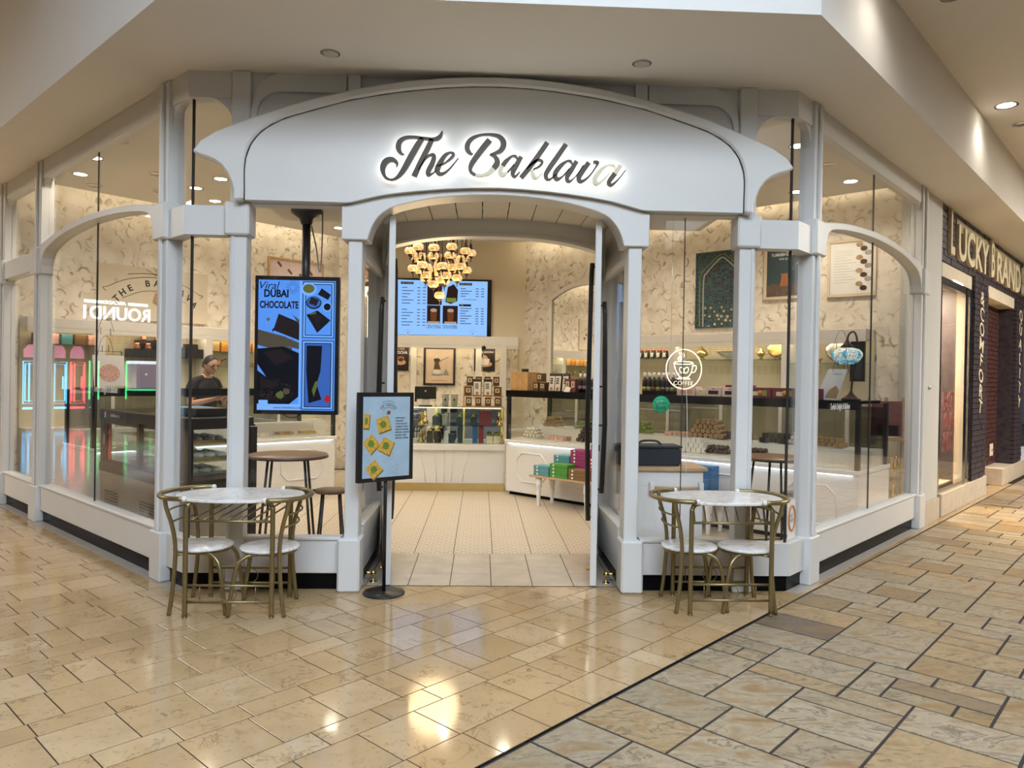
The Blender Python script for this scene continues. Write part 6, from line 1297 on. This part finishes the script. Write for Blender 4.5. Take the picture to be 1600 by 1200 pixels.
for k, (x, h) in enumerate(((-2.72, .15), (-2.55, .2), (-2.42, .13))): gift_box(LW(x, -.2, 1.7655), LA, .15, .14, h, 'black_metal', 'black gift carton beside the copper pots, %s from the left' % on[k], G, 0)
LC = 1.3805
def R2(a, b, z): return DLc.matrix_basis @ Vector((a, b, z))
KC = empty('poster_easel', R2(-2.75, .25, LC), LA, 'nougat picture card on a wire easel on the left counter top', 'card'); MB().box(-.16, .16, -.02, -.012, .02, .36).build('card', 'card_white', KC, rot=(-.2, 0, 0)); MB().prism(ell(0, .16, .11, .1), -.0215, -.0202).build('picture', 'rosy', KC, rot=(-.2, 0, 0)); MB().tube([(-.16, .0, .0), (-.14, .07, .4), (.14, .07, .4), (.16, .0, 0)], .006, 5).build('easel', 'black_metal', KC)
gift_box(R2(-2.35, .25, LC), LA, .2, .12, .3, 'box_brown', 'tall brown gift carton beside the easel card', G, 1)
BB = empty('blue_box', on_wall(FC, -.45, .3, 1.1785), -PI / 4, 'flat bright blue and black box lying on the chilled case', 'box'); mat('box_cyan', (.03, .25, .5), .5); MB().box(-.22, .05, -.14, .14, 0, .065).build('carton', 'box_cyan', BB, bev=.002); MB().box(.05, .3, -.14, .14, 0, .065).build('black_end', 'black_metal', BB, bev=.002); MB().box(-.06, -.02, -.142, -.14, .02, .045).build('print', 'print_dark', BB)
# ------------------------------------------------------------------ shop worker
PX, PY = -3.58, 9.72
PW = empty('person', (PX, PY, 0), math.radians(-28), 'man in a black T-shirt and glasses looking down at a phone behind the left counter', 'person')
# local: +x is the way the body faces, +y his left, origin between the feet
bd = MB()
def limb(pts, rad): bd.tube([Vector(p) for p in pts], .05, 12, rad)
for s_ in (-1, 1):
    limb([(.0, s_ * .10, .05), (-.01, s_ * .10, .25), (-.015, s_ * .10, .5), (0, s_ * .10, .72), (0, s_ * .085, .95)], [.04, .055, .06, .078, .095]); limb([(-.06, s_ * .10, .04), (.06, s_ * .105, .05), (.17, s_ * .11, .035)], [.04, .045, .03])
def tilt(mb, i0=0):                     # nod the head forward about the top of the neck
    r = Matrix.Rotation(math.radians(20), 3, 'Y'); p0 = Vector((.02, 0, 1.585))
    mb.v[i0:] = [tuple(r @ (Vector(v) - p0) + p0) for v in mb.v[i0:]]
    return mb
for k in range(19):
    z = .90 + k * .03; rx = interp([(.9, .115), (1.1, .118), (1.3, .128), (1.4, .115), (1.45, .09)], z); ry = interp([(.9, .168), (1.1, .162), (1.3, .185), (1.38, .19), (1.45, .15)], z); bd.ball((0 if z < 1.3 else -.005, 0, z), 1, 18, 8, (rx, ry, .07))
limb([(0, -.17, 1.45), (0, 0, 1.49), (0, .17, 1.45)], [.055, .07, .055]); limb([(-.01, 0, 1.45), (.012, 0, 1.54), (.03, 0, 1.60)], [.06, .056, .055])
# head: tipped forward, looking down
hd = Vector((.055, 0, 1.69)); n0 = len(bd.v)
bd.ball(tuple(hd), 1, 18, 12, (.104, .08, .118)); bd.ball((hd.x + .045, 0, hd.z - .045), 1, 14, 10, (.056, .055, .068)); bd.ball((hd.x + .06, 0, hd.z - .09), 1, 12, 8, (.034, .034, .028))
bd.tube([(hd.x + .093, 0, hd.z + .012), (hd.x + .112, 0, hd.z - .018), (hd.x + .118, 0, hd.z - .034)], .012, 8, [.008, .013, .016]); bd.ball((hd.x + .085, 0, hd.z - .068), 1, 10, 6, (.018, .026, .011))
for s_ in (-1, 1): bd.ball((hd.x - .012, s_ * .077, hd.z - .012), 1, 8, 6, (.02, .01, .032)); bd.ball((hd.x + .075, s_ * .03, hd.z + .02), 1, 8, 6, (.018, .022, .012))
tilt(bd, n0)
# arms: elbows at the waist, forearms raised in front to the phone
HND = {}
for s_ in (-1, 1):
    sh_, el, wr = Vector((-.01, s_ * .20, 1.425)), Vector((.02, s_ * .255, 1.16)), Vector((.26, s_ * .085, 1.235))
    limb([sh_ + Vector((0, -s_ * .02, .0)), sh_.lerp(el, .3) + Vector((-.008, s_ * .008, 0)), sh_.lerp(el, .66) + Vector((-.01, s_ * .008, 0)), sh_.lerp(el, .68) + Vector((-.01, s_ * .008, 0)), el], [.066, .068, .064, .046, .043]); limb([el, el.lerp(wr, .35), wr], [.043, .042, .027])
    bd.ball(tuple(sh_ + Vector((0, -s_ * .025, 0))), .072, 14, 8)
    palm = wr + Vector((.055, -s_ * .03, .012)); limb([wr, palm, palm + Vector((.03, -s_ * .012, .004))], [.026, .034, .03])
    for k in range(4):
        b0_ = palm + Vector((.028 - .004 * abs(k - 1), s_ * (.022 - k * .016), .006 - k * .002)); ln = (.062, .072, .068, .052)[k]
        limb([b0_, b0_ + Vector((ln * .5, -s_ * .012, .012)), b0_ + Vector((ln * .8, -s_ * .03, .03)), b0_ + Vector((ln * .85, -s_ * .045, .048))], [.0095, .009, .008, .0072])
    tb = wr + Vector((.035, -s_ * .03, .025)); limb([tb, tb + Vector((.03, -s_ * .012, .03)), tb + Vector((.052, -s_ * .02, .04))], [.013, .0105, .0085])
tmp = bd.build('body', ['skin', 'shirt', 'trousers', 'black_metal'], PW)
rm = tmp.modifiers.new('r', 'REMESH'); rm.mode = 'VOXEL'; rm.voxel_size = .0075; sm_ = tmp.modifiers.new('s', 'SMOOTH'); sm_.iterations = 3; sm_.factor = .5
dg = bpy.context.evaluated_depsgraph_get(); me = bpy.data.meshes.new_from_object(tmp.evaluated_get(dg)); tmp.modifiers.clear(); tmp.data = me
me.materials.clear()
for m_ in ('skin', 'shirt', 'trousers', 'black_metal'): me.materials.append(M[m_])
for p in me.polygons:
    c = p.center; p.use_smooth = True
    arm = (abs(c.y) > .17 and c.z < 1.252) or (c.x > .15 and c.z < 1.45)
    if c.z > 1.535 + .12 * max(0, -c.x) or (c.z > 1.5 and abs(c.y) < .062 and c.x > -.02): p.material_index = 0
    elif arm and c.z > 1.05: p.material_index = 0
    elif c.z > .93: p.material_index = 1
    elif c.z > .085: p.material_index = 2
    else: p.material_index = 3
MB.tilted = lambda s: tilt(s)
# hair, glasses, phone
hr = MB()
cap_v = []; n1, n2 = 18, 9
for j in range(n2 + 1):
    t = j / n2
    for i in range(n1):
        a = 2 * PI * i / n1; front = max(0, math.cos(a)); lim = math.radians(lerp(116, 40, front ** .6)); ph = lim * t
        k = 1.11 + .03 * math.sin(7 * a + 4 * t) * t + .02 * math.sin(3 * a); cap_v.append((hd.x - .008 + .1 * k * math.sin(ph) * math.cos(a), .077 * k * math.sin(ph) * math.sin(a), hd.z + .112 * (k + .02) * math.cos(ph)))
hr.add(cap_v, [(j * n1 + i, j * n1 + (i + 1) % n1, (j + 1) * n1 + (i + 1) % n1, (j + 1) * n1 + i) for j in range(n2) for i in range(n1)], True); tilt(hr).build('hair', 'hair', PW)
gl = MB()
for s_ in (-1, 1):
    gl.tube([(hd.x + .098 - .006 * abs(math.cos(a)), s_ * .034 + .026 * math.cos(a), hd.z + .0 + .018 * math.sin(a)) for a in [2 * PI * k / 16 for k in range(16)]], .003, 5, closed=True); gl.tube([(hd.x + .09, s_ * .06, hd.z + .004), (hd.x + .03, s_ * .078, hd.z + .006), (hd.x - .02, s_ * .08, hd.z + .0)], .0028, 5)
gl.tube([(hd.x + .1, -.008, hd.z + .004), (hd.x + .106, 0, hd.z + .008), (hd.x + .1, .008, hd.z + .004)], .0028, 5); tilt(gl).build('glasses', 'black_metal', PW)
for s_ in (-1, 1): MB().tube([(hd.x + .098, s_ * .018, hd.z + .028), (hd.x + .097, s_ * .034, hd.z + .033), (hd.x + .088, s_ * .052, hd.z + .028)], .0042, 5).tilted().build('eyebrow', 'hair', PW); MB().ball((hd.x + .0885, s_ * .032, hd.z + .006), .009, 8, 6).tilted().build('eye', 'print_dark', PW)
q = Matrix.Rotation(math.radians(-28), 3, 'Z') @ Vector((.345, 0, 1.275))
PH = empty('phone', (PX + q.x, PY + q.y, q.z), math.radians(-28), 'dark phone held in both hands by the shop worker', 'phone'); MB().box(-.035, .035, -.06, .06, -.004, .004).build('case', 'black_gloss', PH, rot=(0, -.45, 0), bev=.003); MB().box(-.031, .031, -.056, .056, .004, .0046).build('screen', 'screen_dark', PH, rot=(0, -.45, 0))

# ------------------------------------------------------------------ neighbouring brick shop on the right
NW = empty('wall_neighbour', (ER[0], ER[1], 0), PI / 4, kind='structure', label='dark painted brick shop front beyond the sweet shop')
mat('cream_lintel', (.66, .58, .45), .6, var=.06); mat('letter_cream', (.66, .58, .40), .6, var=.1, scale=20); mat('shop_glow', (.62, .48, .30), .6, var=.1); mat('neigh_wood', (.68, .57, .42), .6, var=.18, scale=3)
MB().box(3.66, 4.34, .0, .25, .24, 3.72).build('pilaster', 'grey_paint', NW, bev=.004); MB().box(3.66, 4.36, -.02, .25, 0, .24).build('pilaster_base', 'limestone', NW)
MB().box(4.34, 14, .05, .4, 3.0, 3.72).build('brick_backing', 'brick_dark', NW)
# bricks: header band, two piers, entrance return
def brick_field(P, x0, x1, z0, z1, y, rot=0.0, org=(0, 0), m='brick_dark', bw=.24, bh=.075, cache={}):
    r = 0; z = z0; n = 0
    while z < z1 - .02:
        x = x0 - (bw / 2 if r % 2 else 0)
        while x < x1 - .01:
            a, b = max(x, x0), min(x + bw, x1)
            if b - a > .03:
                key = (round(b - a, 2), m)
                if key not in cache: o = MB().box(.004, b - a - .004, -.02, .05, .004, bh - .004).build('brick', m, P); cache[key] = o.data
                else: o = bpy.data.objects.new('brick', cache[key]); COL.objects.link(o); o.parent = P
                ox, oy = a * math.cos(rot) - y * math.sin(rot), a * math.sin(rot) + y * math.cos(rot); o.location = (org[0] + ox, org[1] + oy + random.uniform(-.004, .004), z); o.rotation_euler = (0, 0, rot); n += 1
            x += bw
        z += bh; r += 1
    return n
brick_field(NW, 4.36, 10.6, 3.04, 3.715, .03)
brick_field(NW, 6.08, 6.98, .28, 3.03, .0); MB().box(6.06, 7.0, .04, .4, .28, 3.0).build('pier_core', 'brick_dark', NW)
brick_field(NW, 9.35, 10.1, .28, 3.03, .0); MB().box(9.33, 10.1, .04, .4, .28, 3.0).build('pier_core', 'brick_dark', NW)
brick_field(NW, 0, .95, .28, 2.86, 0, PI / 2 * 0 - .0, (8.38, .25), 'brick_red'); MB().box(8.36, 9.35, .3, .6, .28, 2.9).build('return_core', 'brick_red', NW)
MB().box(4.45, 6.5, .02, .3, 2.85, 3.035).build('lintel', 'cream_lintel', NW, bev=.004); MB().box(6.85, 9.72, .02, .3, 2.87, 3.05).build('lintel', 'cream_lintel', NW, bev=.004); MB().box(9.95, 14, .02, .3, 2.87, 3.05).build('lintel', 'cream_lintel', NW)
MB().box(4.42, 7.05, -.03, .3, 0, .27).build('stone_base', 'limestone', NW, bev=.005); MB().box(8.3, 10.3, -.03, .6, 0, .27).build('stone_base', 'limestone', NW, bev=.005); MB().box(10.3, 14, -.03, .5, 0, .27).build('stone_base', 'limestone', NW)
MB().box(6.9, 9.4, .3, 1.6, 2.86, 2.95).build('entry_soffit', 'cream_lintel', NW); MB().box(7.0, 8.4, 1.5, 1.6, 0, 2.9).build('entry_back', 'shop_glow', NW); MB().box(7.0, 7.12, .4, 1.5, 0, 2.9).build('entry_cheek', 'shop_glow', NW); MB().box(7.6, 7.68, .5, .58, 0, 2.86).build('door_edge', 'black_metal', NW)
# lit display window
for x0, x1 in ((4.34, 4.40), (5.62, 5.78), (5.9, 6.06)): MB().box(x0, x1, .0, .1, .27, 2.85).build('window_frame', 'chrome', NW)
MB().box(4.4, 6.06, .0, .1, 2.76, 2.85).build('window_frame', 'black_metal', NW); MB().box(4.4, 6.06, .0, .1, .27, .33).build('window_frame', 'chrome', NW)
MB().box(4.38, 6.06, .03, .038, .3, 2.78).build('glass_pane', 'window_glass', NW)
for k in range(22): MB().box(4.3, 6.3, 1.0, 1.03, .27 + k * .118, .27 + k * .118 + .112).build('plank', 'neigh_wood', NW)
MB().box(4.3, 6.3, 1.03, 1.1, .2, 2.95).build('plank_backing', 'walnut', NW); MB().box(4.3, 6.3, .3, 1.1, .2, .27).build('window_deck', 'limestone', NW); MB().box(4.3, 4.42, .25, 1.1, .2, 2.95).build('window_cheek', 'neigh_wood', NW); MB().box(6.2, 6.3, .4, 1.1, .2, 2.95).build('window_cheek', 'neigh_wood', NW); MB().box(4.3, 6.3, .25, 1.1, 2.9, 2.95).build('window_ceiling', 'cream_lintel', NW)
l = bpy.data.lights.new('window_lamp', 'AREA'); l.energy = 300; l.size = .5; l.size_y = 1.2; l.shape = 'RECTANGLE'; l.color = (1, .82, .58); lo = bpy.data.objects.new('window_lamp', l); COL.objects.link(lo); lo.parent = NW; lo.location = (5.3, .6, 2.88)
l = bpy.data.lights.new('entry_lamp', 'AREA'); l.energy = 40; l.size = .6; l.size_y = .6; l.color = (1, .78, .5); lo = bpy.data.objects.new('entry_lamp', l); COL.objects.link(lo); lo.parent = NW; lo.location = (7.8, .9, 2.83)
mat('red_print', (.16, .03, .03), .5)
FE = empty('window_lettering', on_wall(NW, 4.93, .024, 1.12), PI / 4, 'dark red three line lettering on the neighbouring shop window', 'window lettering')
for k, tx in enumerate(('FEAST', 'YOUR', 'EYES')): text('lettering', tx, .31, 'red_print', FE, (0, 0, .235 - k * .25), ext=.001, sx=.62, bold=.004)
BSN = empty('brick_sign', on_wall(NW, 4.62, -.01, 3.14), PI / 4, 'large cream lettering painted across the dark brick header', 'sign')
def sign_word(big, rest, x, wd):
    b = text('letter', big, .74, 'letter_cream', BSN, (x, 0, .25), ext=.02, align='LEFT', bold=.016, sx=.62); t = text('letters', rest, .6, 'letter_cream', BSN, (x + .40, 0, .19), ext=.02, align='LEFT', bold=.014, sx=1.0)
    ws = max(v.co.x for v in t.data.vertices); t.data.transform(Matrix.Diagonal(((wd - .42) / ws, 1, 1, 1)))
sign_word('L', 'UCKY', .0, 2.30); sign_word('B', 'RAND', 2.46, 2.55); sign_word('S', 'TORE', 5.3, 2.4)
mat('band_tan', (.36, .31, .20), .7, var=.25, scale=30)
for x0, x1 in ((.42, 2.36), (2.88, 5.05), (5.75, 7.5)): MB().box(x0, x1, .005, .03, .36, .50).build('painted_band', 'band_tan', BSN)
for x, tx, lb in ((6.53, '& COMFORT', 'slanted vertical lettering on the first brick pier'), (9.72, 'QUALITY', 'slanted vertical lettering on the second brick pier')):
    V = empty('pier_lettering', on_wall(NW, x, -.026, 1.95), PI / 4, lb, 'sign')
    tx_ = tx.replace(' ', '')
    for k, ch in enumerate(tx_): text('letter', ch, .26, 'letter_cream', V, (.0, 0, .82 - k * 1.72 / len(tx_)), (PI / 2, .25, 0), ext=.002, sx=1.5, bold=.002)
PLT = empty('wall_plate', on_wall(NW, 8.85, .225, .52), PI / 4, 'square metal plate low on the red brick return', 'plate'); MB().box(-.13, .13, -.01, 0, -.1, .1).build('plate', 'cream_lintel', PLT, bev=.003); MB().ball((0, -.012, 0), .03, 10, 6, (1, .4, 1)).build('knob', 'chrome', PLT)
MB().ball((3.86, -.012, 1.53), .022, 10, 6, (1, .5, 1)).build('sensor_button', 'chrome', NW)

# ------------------------------------------------------------------ arcade at the end of the left hall (mirrored in the shop glass)
def AV(w_, d, z): x, y = vw(26.7 - d, w_); return (x, y, z)
AR = -PI / 4 + PI / 2 * 0
lamp_mat('arc_white', (.75, .9, 1.0), 2.6); lamp_mat('arc_cyan', (.05, .5, .95), 4.0); lamp_mat('arc_red', (1.0, .06, .1), 4.0); lamp_mat('arc_green', (.05, .9, .25), 3.0); lamp_mat('arc_pink', (.8, .25, .45), .9); lamp_mat('arc_lilac', (.3, .36, .6), .6)
def arcade_obj(name, w_, label, cat): return empty(name, AV(w_, .12, 0), PI / 4, label, cat)
SGN = empty('arcade_sign', AV(-4.52, .1, 0), PI / 4, 'white lit arcade sign mirrored in the left hall glass', 'sign')
text('lettering', 'ROUND1', .62, 'arc_white', SGN, (0, 0, 3.5), ext=.02, bold=.012, sx=.86); text('lettering', 'ARCADE', .17, 'arc_white', SGN, (.05, 0, 3.88), ext=.02, bold=.004); MB().box(.4, 1.0, -.02, .02, 3.83, 3.93).build('stripe', 'arc_white', SGN); MB().box(-1.0, -.36, -.02, .02, 3.83, 3.93).build('stripe', 'arc_white', SGN)
def machine(w_, col, label, wid):
    A = arcade_obj('arcade_machine', w_, label, 'arcade machine'); MB().box(-wid / 2, wid / 2, -.5, .05, 0, 1.95).build('cabinet', 'hall_dark', A)
    t = MB()
    for k in (.44, .36): t.tube([(-wid * k, -.52, .55 + (.44 - k)), (wid * k, -.52, .55 + (.44 - k)), (wid * k, -.52, 1.85 - (.44 - k)), (-wid * k, -.52, 1.85 - (.44 - k))], .014, 5, closed=True)
    t.tube([(-wid * .25, -.52, 1.0), (-wid * .25, -.52, 1.4)], .02, 5); t.tube([(wid * .2, -.52, .6), (wid * .2, -.52, 1.8)], .02, 5); t.box(-wid * .45, wid * .45, -.53, -.5, .38, .44)
    t.build('neon_outline', col, A); MB().prism([(-wid * .4, 1.97), (wid * .4, 1.97), (wid * .4, 2.2), (wid * .2, 2.36), (-wid * .2, 2.36), (-wid * .4, 2.2)], -.5, -.4).build('header', 'arc_pink', A); return A
machine(-2.0, 'arc_cyan', 'first blue neon arcade cabinet mirrored in the left glass', .66); machine(-2.66, 'arc_cyan', 'second blue neon arcade cabinet mirrored in the left glass', .5); machine(-3.2, 'arc_red', 'red neon arcade cabinet mirrored in the left glass', .46)
for k, w_ in enumerate((-3.70, -3.97, -4.83)):
    A = arcade_obj('neon_post', w_, 'green neon tube post mirrored in the left glass, %s from the red cabinet' % ('first', 'second', 'third')[k], 'neon tube'); MB().box(-.05, .05, 0, .06, 0, 2.0).build('post', 'hall_dark', A); MB().tube([(0, -.02, .65), (0, -.02, 1.92)], .022, 6).build('tube', 'arc_green', A)
A = arcade_obj('claw_machine_row', -5.5, 'long pale lit claw machine mirrored in the left glass', 'arcade machine'); MB().box(-.65, .65, -.5, 0, 0, .95).build('base', 'hall_dark', A); MB().box(-.65, .65, -.5, 0, .98, 1.85).build('cabinet', 'arc_lilac', A); MB().box(-.66, .66, -.52, 0, .95, .99).build('green_edge', 'arc_green', A); MB().box(-.66, .66, -.52, 0, 1.85, 1.95).build('header', 'arc_white', A)
